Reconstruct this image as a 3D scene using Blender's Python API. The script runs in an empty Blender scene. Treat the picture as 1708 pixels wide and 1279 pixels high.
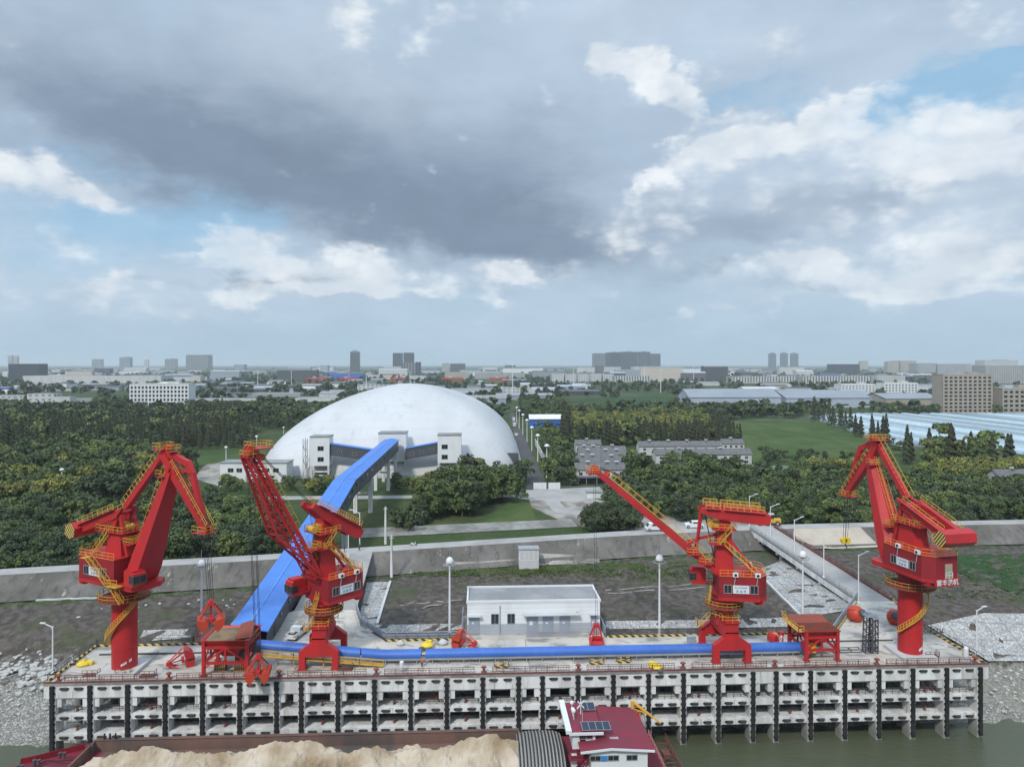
import bpy, bmesh, math, random
import numpy as np
from mathutils import Vector, Matrix
R = math.radians
rnd = random.Random(7)
SC = bpy.context.scene
COL = SC.collection
# ---------------------------------------------------------------- camera
YAW = R(2.69); CY, SY = math.cos(YAW), math.sin(YAW)
F, CX0, HY, CH = 1183.0, 854.0, 607.0, 55.0     # focal in photo pixels, centre column, horizon row, camera height over the quay deck
cd = bpy.data.cameras.new('camera'); cam = bpy.data.objects.new('camera', cd); COL.objects.link(cam)
cam.location = (0, 0, CH); cam.rotation_euler = (R(90), 0, -YAW)
cd.sensor_width = 36; cd.lens = 36*F/1708; cd.shift_y = -32.5/1708
cd.clip_start = 1; cd.clip_end = 60000
SC.camera = cam
SC.view_settings.view_transform = 'Standard'; SC.view_settings.look = 'None'
SC.view_settings.gamma = 1; SC.view_settings.exposure = 0.12
cy = SC.cycles
cy.max_bounces = 6; cy.diffuse_bounces = 3; cy.glossy_bounces = 2; cy.transmission_bounces = 2; cy.volume_bounces = 1
cy.transparent_max_bounces = 6; cy.caustics_reflective = False; cy.caustics_refractive = False
# ---------------------------------------------------------------- sun
SUN_EL, SUN_AZ = 44, 205       # azimuth clockwise from world +Y: behind the camera, a little to its left
sl = bpy.data.lights.new('sun', 'SUN'); so = bpy.data.objects.new('sun', sl); COL.objects.link(so)
sl.energy = 2.5; sl.angle = R(7); sl.color = (1, .96, .9)
sd = Vector((math.sin(R(SUN_AZ))*math.cos(R(SUN_EL)), math.cos(R(SUN_AZ))*math.cos(R(SUN_EL)), math.sin(R(SUN_EL))))
so.rotation_euler = sd.to_track_quat('Z', 'Y').to_euler(); so.location = (0, 0, 300)
# ---------------------------------------------------------------- sky (world): clear Nishita sky behind layers of procedural cloud
def lin(r, g, b):
    return tuple(((v/255)/12.92 if v/255 <= .04045 else ((v/255+.055)/1.055)**2.4) for v in (r, g, b))
class NT:
    def __init__(s, nt): s.t = nt
    def n(s, typ, **k):
        x = s.t.nodes.new(typ)
        for a, b in k.items(): setattr(x, a, b)
        return x
    def put(s, sock, v):
        if hasattr(v, 'is_linked') or hasattr(v, 'links'): s.t.links.new(v, sock)
        else:
            if isinstance(v, (tuple, list)) and len(v) == 3 and sock.type == 'RGBA': v = (*v, 1)
            sock.default_value = v
    def m(s, op, a, b=0.0, c=0.0, clamp=False):
        x = s.n('ShaderNodeMath', operation=op, use_clamp=clamp)
        for i, v in enumerate((a, b, c)): s.put(x.inputs[i], v)
        return x.outputs[0]
    def mix(s, f, a, b, blend='MIX'):
        x = s.n('ShaderNodeMix', data_type='RGBA', blend_type=blend)
        s.put(x.inputs['Factor'], f); s.put(x.inputs[6], a); s.put(x.inputs[7], b)
        return x.outputs[2]
    def noise(s, vec, scale, detail=4, rough=.55, dist=0.0, out=0):
        x = s.n('ShaderNodeTexNoise')
        if vec is not None: s.put(x.inputs['Vector'], vec)
        x.inputs['Scale'].default_value = scale; x.inputs['Detail'].default_value = detail
        x.inputs['Roughness'].default_value = rough; x.inputs['Distortion'].default_value = dist
        return x.outputs[out]
    def step(s, v, a, b):       # smoothstep
        x = s.n('ShaderNodeMapRange', interpolation_type='SMOOTHSTEP')
        s.put(x.inputs[0], v); x.inputs[1].default_value = a; x.inputs[2].default_value = b
        return x.outputs[0]
    def xyz(s, v):
        x = s.n('ShaderNodeSeparateXYZ'); s.put(x.inputs[0], v); return x.outputs
    def vec(s, a, b, c):
        x = s.n('ShaderNodeCombineXYZ')
        for i, v in enumerate((a, b, c)): s.put(x.inputs[i], v)
        return x.outputs[0]
    def mapv(s, v, scale=(1, 1, 1), loc=(0, 0, 0), rot=(0, 0, 0)):
        x = s.n('ShaderNodeMapping'); s.put(x.inputs[0], v)
        x.inputs['Scale'].default_value = scale; x.inputs['Location'].default_value = loc; x.inputs['Rotation'].default_value = rot
        return x.outputs[0]
W = bpy.data.worlds.new('World'); SC.world = W; W.use_nodes = True
def build_sky():
    t = W.node_tree; t.nodes.clear(); k = NT(t)
    tc = k.n('ShaderNodeTexCoord').outputs['Generated']
    sky = k.n('ShaderNodeTexSky', sky_type='NISHITA', sun_disc=False, sun_elevation=R(SUN_EL), sun_rotation=R(SUN_AZ))
    x, y, z = k.xyz(tc)[:3]
    X = k.m('SUBTRACT', k.m('MULTIPLY', x, CY), k.m('MULTIPLY', y, SY))
    Y = k.m('ADD', k.m('MULTIPLY', x, SY), k.m('MULTIPLY', y, CY))
    az = k.m('ARCTAN2', X, Y); el = k.m('ARCSINE', z)
    # small turbulent displacement of the cloud field
    v3 = k.vec(k.m('MULTIPLY', az, 1.0), k.m('MULTIPLY', el, 2.0), 0.0)
    wn = k.n('ShaderNodeTexNoise'); k.put(wn.inputs['Vector'], v3)
    wn.inputs['Scale'].default_value = 9; wn.inputs['Detail'].default_value = 7; wn.inputs['Roughness'].default_value = .6
    wr, wg, wb = [k.m('SUBTRACT', o, .5) for o in k.xyz(wn.outputs['Color'])[:3]]
    azw = k.m('MULTIPLY_ADD', wr, .24, az); elw = k.m('MULTIPLY_ADD', wg, .11, el)
    def blob(px, py, sx, sy, amp, rot=0, warp=True):
        a = math.atan((px-CX0)/F); e = math.atan((HY-py)/F*math.cos(a))
        sx, sy = sx/F, sy/F
        da = k.m('SUBTRACT', azw if warp else az, a); de = k.m('SUBTRACT', elw if warp else el, e)
        c, s_ = math.cos(R(rot)), math.sin(R(rot))
        p = k.m('ADD', k.m('MULTIPLY', da, c/sx), k.m('MULTIPLY', de, s_/sx))
        q = k.m('ADD', k.m('MULTIPLY', da, -s_/sy), k.m('MULTIPLY', de, c/sy))
        d2 = k.m('MULTIPLY_ADD', p, p, k.m('MULTIPLY', q, q))
        return k.m('MULTIPLY', k.m('EXPONENT', k.m('MULTIPLY', d2, -1.0)), amp)
    def total(lst):
        o = None
        for b in lst:
            v = blob(*b); o = v if o is None else k.m('ADD', o, v)
        return o
    fine = k.noise(k.vec(az, k.m('MULTIPLY', el, 1.8), .3), 7, 8, .58)
    fine2 = k.noise(k.vec(az, k.m('MULTIPLY', el, 2.6), .7), 16, 8, .62)
    broad = k.noise(k.vec(az, k.m('MULTIPLY', el, 2.2), 2.3), 3.0, 5, .5)
    dark = total([(240, 170, 480, 125, .52, -10), (680, 270, 380, 130, .56, -12), (130, 200, 230, 60, .32, -13), (330, 262, 200, 55, .36, -14), (560, 320, 240, 60, .42, -13), (780, 372, 220, 50, .55, -8), (850, 415, 120, 22, .35, -4),
                  (880, 290, 120, 130, .32, 0), (1250, 365, 190, 50, .55, -2), (1140, 200, 150, 60, .28, 0), (1010, 420, 110, 34, .32, 0), (1180, 448, 90, 16, .45, 3), (425, 462, 58, 14, .95, 0), (525, 456, 52, 11, .85, 0), (1340, 482, 70, 9, .5, 0),
                  (1400, 110, 220, 40, .2, 0), (1480, 330, 160, 34, .35, 0), (230, 470, 60, 8, .35, 0), (1580, 455, 90, 10, .3, 0), (700, 40, 300, 50, .12, 0)])
    bright = total([(372, 413, 50, 32, 1.15, 10), (470, 436, 60, 34, .7, 0), (615, 440, 85, 44, 1.15, 3), (560, 480, 150, 14, .5, 0), (845, 463, 75, 20, .85, 0), (220, 448, 55, 17, .7, 14),
                    (1060, 118, 95, 24, .9, -14), (1130, 155, 80, 26, .8, -25), (985, 100, 30, 26, .6, -40), (590, 68, 60, 44, .6, -35), (40, 285, 90, 26, .75, -8), (160, 312, 120, 15, .5, -14), (720, 30, 180, 30, .3, 0),
                    (1180, 238, 80, 18, .8, 4), (1300, 222, 120, 24, .9, 8), (1400, 205, 60, 16, .6, 0), (1500, 245, 70, 24, .95, -10), (1625, 222, 130, 40, 1.0, 14), (1560, 285, 230, 90, .34, 0), (1480, 450, 280, 50, .34, 0), (1150, 300, 90, 90, .32, 0), (1330, 235, 120, 30, .5, 6), (1100, 292, 36, 18, .7, 25), (1430, 175, 60, 14, .55, 0),
                    (1330, 440, 50, 16, .9, 0), (1480, 455, 180, 20, .55, 5), (1610, 415, 110, 40, .42, 0), (1670, 330, 90, 60, .3, 0), (1560, 488, 140, 14, .7, 0), (1640, 270, 120, 30, .28, 0),
                    (100, 400, 80, 40, .4, 0), (560, 490, 260, 14, .55, 0), (60, 480, 150, 20, .45, 0), (1165, 520, 60, 13, .5, 0), (1060, 375, 90, 60, .5, 0), (1450, 60, 300, 50, .25, 0), (100, 60, 200, 40, .15, 0), (260, 520, 160, 12, .35, 0)])
    blue = total([(1610, 155, 150, 50, 1.1, 8), (1560, 205, 60, 36, .8, 0), (395, 345, 70, 36, .95, -12), (140, 262, 130, 14, .55, -8), (280, 400, 200, 50, .5, 0),
                  (1220, 160, 80, 24, .6, 0), (200, 350, 200, 30, .5, 0), (60, 430, 80, 40, .4, 0), (1680, 95, 40, 14, .5, 0), (1330, 180, 60, 20, .4, 0)])
    # colours (linear radiance of the cloud deck as it stands in the sky)
    hz = k.step(el, .0, .22)
    base = k.mix(hz, lin(168, 193, 211), lin(174, 193, 213))
    base = k.mix(k.m('MULTIPLY', k.step(broad, .35, .7), .6), base, lin(195, 210, 226))
    clear = k.mix(1.0, sky.outputs[0], (.1, .1, .1), 'MULTIPLY')
    clear = k.mix(.75, clear, lin(157, 198, 228))
    c = k.mix(k.step(k.m('ADD', blue, k.m('MULTIPLY', k.m('SUBTRACT', .5, fine), 1.1)), .1, .9), base, clear)
    dk = k.step(k.m('ADD', dark, k.m('MULTIPLY', k.m('SUBTRACT', fine, .5), .9)), .0, 1.35)
    c = k.mix(k.m('MULTIPLY', dk, .92), c, lin(119, 136, 157))
    wv = k.vec(k.m('MULTIPLY_ADD', wr, .05, az), k.m('MULTIPLY', k.m('MULTIPLY_ADD', wg, .03, el), 1.35), .4)
    def puff(sc):
        v_ = k.n('ShaderNodeTexVoronoi', feature='F1'); k.put(v_.inputs['Vector'], wv); v_.inputs['Scale'].default_value = sc
        return k.m('SUBTRACT', .55, v_.outputs['Distance'])
    pf = k.m('ADD', puff(13), k.m('ADD', k.m('MULTIPLY', puff(29), .55), k.m('MULTIPLY', puff(61), .3)))
    br = k.step(k.m('ADD', bright, k.m('ADD', k.m('MULTIPLY', pf, .62), k.m('MULTIPLY', k.m('SUBTRACT', fine2, .5), .9))), .28, 1.0)
    br = k.m('MULTIPLY', br, k.m('MULTIPLY_ADD', k.step(k.m('ADD', k.m('MULTIPLY', pf, .5), fine), .35, .85), .45, .55))
    c = k.mix(k.m('MULTIPLY', br, .92), c, lin(231, 236, 240))
    shade = k.m('MULTIPLY_ADD', k.m('SUBTRACT', fine, .5), .34, 1.0)
    shade = k.m('MULTIPLY_ADD', k.m('SUBTRACT', fine2, .5), .14, shade)
    c = k.mix(1.0, c, k.vec(shade, shade, shade), 'MULTIPLY')
    # a flat warm-grey veil near the horizon
    vel = k.m('EXPONENT', k.m('MULTIPLY', k.m('MAXIMUM', el, 0.0), -26.0))
    c = k.mix(k.m('MULTIPLY', vel, .75), c, lin(166, 191, 210))
    # overcast luminance grows towards the zenith, above the picture
    up = k.m('MULTIPLY_ADD', k.step(el, .5, 1.1), ZEN, 1.0)
    bg = k.n('ShaderNodeBackground'); k.put(bg.inputs['Color'], c); k.put(bg.inputs['Strength'], up)
    o = k.n('ShaderNodeOutputWorld'); t.links.new(bg.outputs[0], o.inputs[0])
ZEN = 1.4
build_sky()
W.cycles.sampling_method = 'MANUAL'; W.cycles.sample_map_resolution = 512
# ---------------------------------------------------------------- pixel <-> world
def cam2w(X, Y): return X*CY + Y*SY, -X*SY + Y*CY
def w2px(x, y, z):
    X = x*CY - y*SY; Y = x*SY + y*CY
    return CX0 + F*X/Y, HY + F*(CH-z)/Y
def G(px, py, z):            # the point of the level z seen at a photo pixel
    Y = (CH-z)*F/(py-HY); x, y = cam2w((px-CX0)/F*Y, Y); return Vector((x, y, z))
def DP(px, py, Y):           # the point at depth Y seen at a photo pixel
    x, y = cam2w((px-CX0)/F*Y, Y); return Vector((x, y, CH-(py-HY)*Y/F))
WDIR = lambda ax, ay: math.atan2(ay, ax) - YAW     # heading in the world from a direction given in the camera's plan
# ---------------------------------------------------------------- tags and builders
def tag(o, label=None, cat=None, group=None, kind=None):
    if label: o['label'] = label
    if cat: o['category'] = cat
    if group: o['group'] = group
    if kind: o['kind'] = kind
    return o
def thing(name, label, cat, loc=(0, 0, 0), rz=0.0, group=None, rot=None):
    o = bpy.data.objects.new(name, None); COL.objects.link(o)
    o.empty_display_size = .3; o.location = loc; o.rotation_euler = rot or (0, 0, rz)
    return tag(o, label, cat, group)
def inst(name, me, parent=None, loc=(0, 0, 0), rz=0.0, scale=None, rot=None):
    o = bpy.data.objects.new(name, me); COL.objects.link(o)
    o.location = loc; o.rotation_euler = rot or (0, 0, rz)
    if scale: o.scale = scale
    if parent: o.parent = parent
    return o
KIDS = {}
def copy_tree(o, parent=None):
    c = o.copy(); COL.objects.link(c)
    if parent: c.parent = parent
    for ch in o.children: copy_tree(ch, c)
    return c
class MB:
    def __init__(s): s.v = []; s.f = []; s.mi = []
    def add(s, vs, fs, mi=0):
        b = len(s.v); s.v += [tuple(v) for v in vs]
        s.f += [tuple(b+i for i in f) for f in fs]; s.mi += [mi]*len(fs); return s
    def box(s, c, d, rz=0, mi=0):
        x, y, z = d[0]/2, d[1]/2, d[2]/2; co, si = math.cos(rz), math.sin(rz)
        vs = []
        for sz in (-z, z):
            for sx, sy in ((-x, -y), (x, -y), (x, y), (-x, y)):
                vs.append((c[0]+sx*co-sy*si, c[1]+sx*si+sy*co, c[2]+sz))
        return s.add(vs, [(3, 2, 1, 0), (4, 5, 6, 7), (0, 1, 5, 4), (1, 2, 6, 5), (2, 3, 7, 6), (3, 0, 4, 7)], mi)
    def bar(s, p, q, w, h, mi=0, w2=None, h2=None, up=(0, 0, 1)):
        p, q = Vector(p), Vector(q); d = (q-p).normalized(); u = Vector(up)
        if abs(d.dot(u)) > .99: u = Vector((1, 0, 0))
        a = d.cross(u).normalized(); b = a.cross(d).normalized()
        w2 = w if w2 is None else w2; h2 = h if h2 is None else h2
        vs = [p+a*sx*w/2+b*sy*h/2 for sx, sy in ((-1, -1), (1, -1), (1, 1), (-1, 1))]
        vs += [q+a*sx*w2/2+b*sy*h2/2 for sx, sy in ((-1, -1), (1, -1), (1, 1), (-1, 1))]
        return s.add(vs, [(3, 2, 1, 0), (4, 5, 6, 7), (0, 1, 5, 4), (1, 2, 6, 5), (2, 3, 7, 6), (3, 0, 4, 7)], mi)
    def tube(s, p, q, r, n=8, r2=None, mi=0):
        p, q = Vector(p), Vector(q); d = (q-p).normalized(); u = Vector((0, 0, 1)) if abs(d.z) < .95 else Vector((1, 0, 0))
        a = d.cross(u).normalized(); b = a.cross(d); r2 = r if r2 is None else r2
        vs = []
        for c, rr in ((p, r), (q, r2)):
            for i in range(n):
                t = 2*math.pi*i/n; vs.append(c+a*math.cos(t)*rr+b*math.sin(t)*rr)
        fs = [(i, (i+1) % n, n+(i+1) % n, n+i) for i in range(n)] + [tuple(range(n-1, -1, -1)), tuple(range(n, 2*n))]
        return s.add(vs, fs, mi)
    def prism(s, pts, vec, mi=0):
        n = len(pts); v = Vector(vec); a = [Vector(p) for p in pts]
        fs = [(i, (i+1) % n, n+(i+1) % n, n+i) for i in range(n)] + [tuple(range(n-1, -1, -1)), tuple(range(n, 2*n))]
        return s.add(a+[p+v for p in a], fs, mi)
    def lathe(s, prof, c=(0, 0, 0), n=16, mi=0, cap=True):
        vs = [(c[0]+r*math.cos(2*math.pi*i/n), c[1]+r*math.sin(2*math.pi*i/n), c[2]+z) for r, z in prof for i in range(n)]
        fs = []
        for k in range(len(prof)-1):
            for i in range(n): fs.append((k*n+i, k*n+(i+1) % n, (k+1)*n+(i+1) % n, (k+1)*n+i))
        if cap: fs += [tuple(range(n-1, -1, -1)), tuple((len(prof)-1)*n+i for i in range(n))]
        return s.add(vs, fs, mi)
    def loft(s, rings, mi=0, closed=True, cap=True):
        n = len(rings[0]); vs = [p for r in rings for p in r]; fs = []
        for k in range(len(rings)-1):
            for i in range(n if closed else n-1): fs.append((k*n+i, k*n+(i+1) % n, (k+1)*n+(i+1) % n, (k+1)*n+i))
        if cap and closed: fs += [tuple(range(n-1, -1, -1)), tuple((len(rings)-1)*n+i for i in range(n))]
        return s.add(vs, fs, mi)
    def rail(s, pts, h=1.1, r=.038, step=1.6, rows=(1.0, .5), closed=False, toe=False, mi=0):
        pts = [Vector(p) for p in pts]
        if closed: pts.append(pts[0].copy())
        for a, b in zip(pts, pts[1:]):
            L = (b-a).length
            if L < .01: continue
            for f in rows: s.bar(a+Vector((0, 0, h*f)), b+Vector((0, 0, h*f)), 2*r, 2*r, mi)
            if toe: s.bar(a+Vector((0, 0, .1)), b+Vector((0, 0, .1)), .05, .2, mi)
            k = max(1, round(L/step))
            for i in range(k+1):
                p = a.lerp(b, i/k); s.bar(p, p+Vector((0, 0, h)), 2*r, 2*r, mi)
        return s
    def stair(s, p, q, w=.8, side=(0, 1, 0), rail=True, r=.036, mi=0):
        p, q = Vector(p), Vector(q); sv = Vector(side).normalized()*w/2
        for e in (-1, 1):
            s.bar(p+sv*e, q+sv*e, .06, .16, mi)
            if rail:
                u = Vector((0, 0, 1.0)); s.bar(p+sv*e+u, q+sv*e+u, 2*r, 2*r, mi)
                k = max(1, int((q-p).length/1.3))
                for i in range(k+1):
                    c = p.lerp(q, i/k)+sv*e; s.bar(c, c+u, 2*r, 2*r, mi)
        n = max(2, int(abs(q.z-p.z)/.28))
        for i in range(n):
            c = p.lerp(q, (i+.5)/n); s.bar(c-sv, c+sv, .16, .04, mi)
        return s
    def build(s, name, mat, parent=None, loc=(0, 0, 0), rz=0.0, smooth=False, rot=None, fix=True):
        me = bpy.data.meshes.new(name); me.from_pydata(s.v, [], s.f)
        mats = mat if isinstance(mat, (list, tuple)) else [mat]
        for m in mats: me.materials.append(m)
        if len(mats) > 1: me.polygons.foreach_set('material_index', s.mi)
        if fix:
            bm = bmesh.new(); bm.from_mesh(me); bmesh.ops.recalc_face_normals(bm, faces=bm.faces); bm.to_mesh(me); bm.free()
        if smooth:
            me.polygons.foreach_set('use_smooth', [True]*len(me.polygons))
            try: me.set_sharp_from_angle(angle=R(38))
            except Exception: pass
        me.update()
        return inst(name, me, parent, loc, rz, rot=rot)
def npmesh(name, V, Q, mats, mi=None, smooth=False, cols=None):
    me = bpy.data.meshes.new(name); V = np.asarray(V, np.float32); Q = np.asarray(Q, np.int32); k = Q.shape[1]
    me.vertices.add(len(V)); me.vertices.foreach_set('co', V.ravel())
    me.loops.add(Q.size); me.loops.foreach_set('vertex_index', Q.ravel())
    me.polygons.add(len(Q)); me.polygons.foreach_set('loop_start', np.arange(0, Q.size, k, dtype=np.int32))
    for m in mats: me.materials.append(m)
    if mi is not None: me.polygons.foreach_set('material_index', np.asarray(mi, np.int32))
    if smooth: me.polygons.foreach_set('use_smooth', np.ones(len(Q), bool))
    me.update(calc_edges=True)
    if cols is not None:
        a = me.color_attributes.new('zone', 'FLOAT_COLOR', 'POINT'); a.data.foreach_set('color', np.asarray(cols, np.float32).ravel())
    return me
# ---------------------------------------------------------------- materials
def mat(name, col, rough=.6, col2=None, scale=.4, amt=.6, stretch=(1, 1, 1), bump=0.0, bscale=None, metal=0.0, spec=.4, fine=.12, emit=None):
    """painted or mineral surface: two tones mixed by a broad and a fine noise"""
    m = bpy.data.materials.new(name); m.use_nodes = True; t = m.node_tree; k = NT(t); p = t.nodes['Principled BSDF']
    oc = k.n('ShaderNodeTexCoord').outputs['Object']; v = k.mapv(oc, stretch)
    col2 = col2 or tuple(c*.72 for c in col)
    n1 = k.step(k.noise(v, scale, 5, .6), .38, .68)
    c = k.mix(k.m('MULTIPLY', n1, amt), col, col2)
    n2 = k.noise(v, scale*14, 3, .6)
    g = k.m('MULTIPLY_ADD', k.m('SUBTRACT', n2, .5), fine*2, 1.0)
    c = k.mix(1.0, c, k.vec(g, g, g), 'MULTIPLY')
    k.put(p.inputs['Base Color'], c); p.inputs['Roughness'].default_value = rough; p.inputs['Metallic'].default_value = metal
    p.inputs['Specular IOR Level'].default_value = spec
    if bump:
        b = k.n('ShaderNodeBump'); b.inputs['Strength'].default_value = bump; b.inputs['Distance'].default_value = .1
        k.put(b.inputs['Height'], k.noise(v, bscale or scale*10, 4, .6)); k.put(p.inputs['Normal'], b.outputs[0])
    return m
M = {}
M['red'] = mat('red_paint', (.45, .020, .022), .5, (.32, .02, .024), .3, .7, (1, 1, .4), fine=.1)
M['red_deep'] = mat('deep_red_paint', (.27, .015, .022), .55, (.19, .014, .02), .35, .75, (1, 1, .4), fine=.1)
M['orange_red'] = mat('orange_red_paint', (.45, .045, .02), .5, (.36, .05, .03), .5, .7)
M['rust'] = mat('rusty_red_steel', (.26, .05, .03), .75, (.16, .06, .035), .8, .9, bump=.3)
M['yellow'] = mat('yellow_paint', (.60, .34, .05), .5, (.46, .25, .05), .6, .5)
M['hivis'] = mat('bright_yellow_paint', (.72, .52, .03), .5)
M['white'] = mat('white_paint', (.64, .66, .67), .5, (.54, .55, .55), .2, .5, (1, 1, .3), fine=.04)
M['offwhite'] = mat('offwhite_render', (.50, .51, .51), .8, (.38, .38, .37), .15, .6, (1, 1, .25))
M['grey_paint'] = mat('blue_grey_paint', (.28, .32, .38), .6, (.23, .26, .31), .3, .6)
M['darkgrey'] = mat('dark_grey_sheet', (.075, .082, .095), .55, (.055, .06, .07), .3, .6)
M['steel'] = mat('galvanised_steel', (.36, .37, .38), .5, None, .5, .5, metal=.3)
M['dark_steel'] = mat('dark_steel', (.06, .065, .08), .55, (.1, .09, .085), .6, .6)
M['black'] = mat('black_rubber', (.012, .012, .013), .75, (.03, .03, .028), 1.5, .7)
M['rope'] = mat('steel_rope', (.03, .03, .032), .6)
M['glass'] = mat('dark_glass', (.018, .022, .026), .12, (.03, .035, .04), .3, .5, spec=.6, fine=.0)
M['blue_roof'] = mat('blue_sheet_roof_plain', (.055, .20, .62), .45, (.05, .17, .52), .12, .6, fine=.05)
M['blue_pipe'] = mat('blue_conveyor_cover', (.035, .13, .46), .4, (.03, .10, .38), .3, .6, fine=.05)
M['brown_rail'] = mat('brown_red_rail', (.16, .055, .045), .6, (.09, .04, .035), 1.0, .8)
M['deck_red'] = mat('ship_deck_red', (.20, .022, .042), .6, (.14, .03, .045), .35, .8)
M['roof_grey'] = mat('grey_tile_roof', (.13, .13, .13), .8, (.09, .09, .092), .5, .8, (1, 1, 1), bump=.3, bscale=3)
M['flat_roof'] = mat('grey_flat_roof', (.21, .215, .22), .85, (.30, .30, .30), .15, .8, fine=.1)
def mat_quay():
    m = bpy.data.materials.new('quay_concrete'); m.use_nodes = True; t = m.node_tree; k = NT(t); p = t.nodes['Principled BSDF']
    g = k.n('ShaderNodeNewGeometry').outputs['Position']; x, y, z = k.xyz(g)[:3]
    c = k.mix(k.step(k.noise(k.mapv(g, (1, 1, .2)), .35, 6, .65), .38, .66), (.68, .68, .665), (.47, .465, .45))
    st = k.m('MULTIPLY', k.step(k.noise(k.mapv(g, (1, 1, .07)), 1.1, 5, .7), .55, .68), .6); c = k.mix(st, c, (.25, .24, .225))
    ru = k.m('MULTIPLY', k.step(k.noise(k.mapv(g, (1, 1, .06), (17, 3, 0)), .8, 4, .6), .63, .7), .5); c = k.mix(ru, c, (.27, .15, .09))
    td = k.step(k.m('ADD', z, k.m('MULTIPLY', k.m('SUBTRACT', k.noise(g, .8, 4), .5), 2.2)), -8.6, -12.6); c = k.mix(k.m('MULTIPLY', td, .75), c, (.19, .19, .16))
    f = k.m('MULTIPLY_ADD', k.m('SUBTRACT', k.noise(g, 4, 3), .5), .2, 1.0); c = k.mix(1.0, c, k.vec(f, f, f), 'MULTIPLY')
    k.put(p.inputs['Base Color'], c); p.inputs['Roughness'].default_value = .88; p.inputs['Specular IOR Level'].default_value = .25
    b = k.n('ShaderNodeBump'); b.inputs['Strength'].default_value = .2; b.inputs['Distance'].default_value = .08; k.put(b.inputs['Height'], k.noise(g, 3, 4)); k.put(p.inputs['Normal'], b.outputs[0]); return m
M['concrete'] = mat_quay()
M['concrete_dark'] = mat('shaded_concrete', (.22, .22, .215), .9, (.12, .12, .115), .25, .8, (1, 1, .4), bump=.2, bscale=3)  # piles, girders and back wall: underdeck shade painted into the concrete tone
M['road'] = mat('concrete_road', (.34, .33, .315), .9, (.24, .235, .225), .12, .8, fine=.1)
M['asphalt'] = mat('asphalt', (.055, .055, .058), .9, (.075, .073, .072), .1, .8)
M['sand'] = mat('pale_sand', (.48, .41, .32), .95, (.24, .17, .095), .09, 1.0, bump=.6, bscale=1.2, fine=.1)
M['mud'] = mat('brown_ore_dust', (.22, .15, .09), .95, (.13, .10, .06), .5, .9, bump=.3)
M['skin'] = mat('skin', (.45, .27, .2), .6); M['cloth_dark'] = mat('dark_cloth', (.02, .022, .03), .9); M['cloth_hi'] = mat('orange_cloth', (.6, .12, .02), .9)
M['bark'] = mat('bark', (.10, .08, .06), .95, (.06, .05, .04), 2, .8)

def mat_sheet(name, c, c2, axis, pitch, dirt, seam=.4):
    """coated sheet with standing seams along one axis and dusty streaks"""
    m = bpy.data.materials.new(name); m.use_nodes = True; t = m.node_tree; k = NT(t); p = t.nodes['Principled BSDF']
    oc = k.n('ShaderNodeTexCoord').outputs['Object']; v = k.xyz(oc)[axis]
    f = k.m('FRACT', k.m('DIVIDE', v, pitch)); j = k.m('LESS_THAN', f, .06)
    col = k.mix(k.m('MULTIPLY', k.step(k.noise(oc, .1, 5, .6), .35, .68), .7), c, c2)
    col = k.mix(k.m('MULTIPLY', k.step(k.noise(k.mapv(oc, (1, .12, 1) if axis == 1 else (.6, 1, .2)), .9, 5, .65), .52, .72), .45), col, dirt)
    col = k.mix(k.m('MULTIPLY', j, seam), col, tuple(x*.5 for x in c))
    k.put(p.inputs['Base Color'], col); p.inputs['Roughness'].default_value = .48
    b = k.n('ShaderNodeBump'); b.inputs['Strength'].default_value = seam*.8; b.inputs['Distance'].default_value = .03; k.put(b.inputs['Height'], k.m('SINE', k.m('MULTIPLY', v, 2*math.pi/(pitch/4)))); k.put(p.inputs['Normal'], b.outputs[0])
    return m
M['blue_roof'] = mat_sheet('blue_sheet_roof', (.060, .205, .62), (.05, .165, .50), 1, 3.0, (.12, .24, .52))
M['blue_pipe'] = mat_sheet('blue_conveyor_cover', (.035, .13, .46), (.03, .10, .37), 0, 3.2, (.09, .17, .38), .12)
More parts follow.
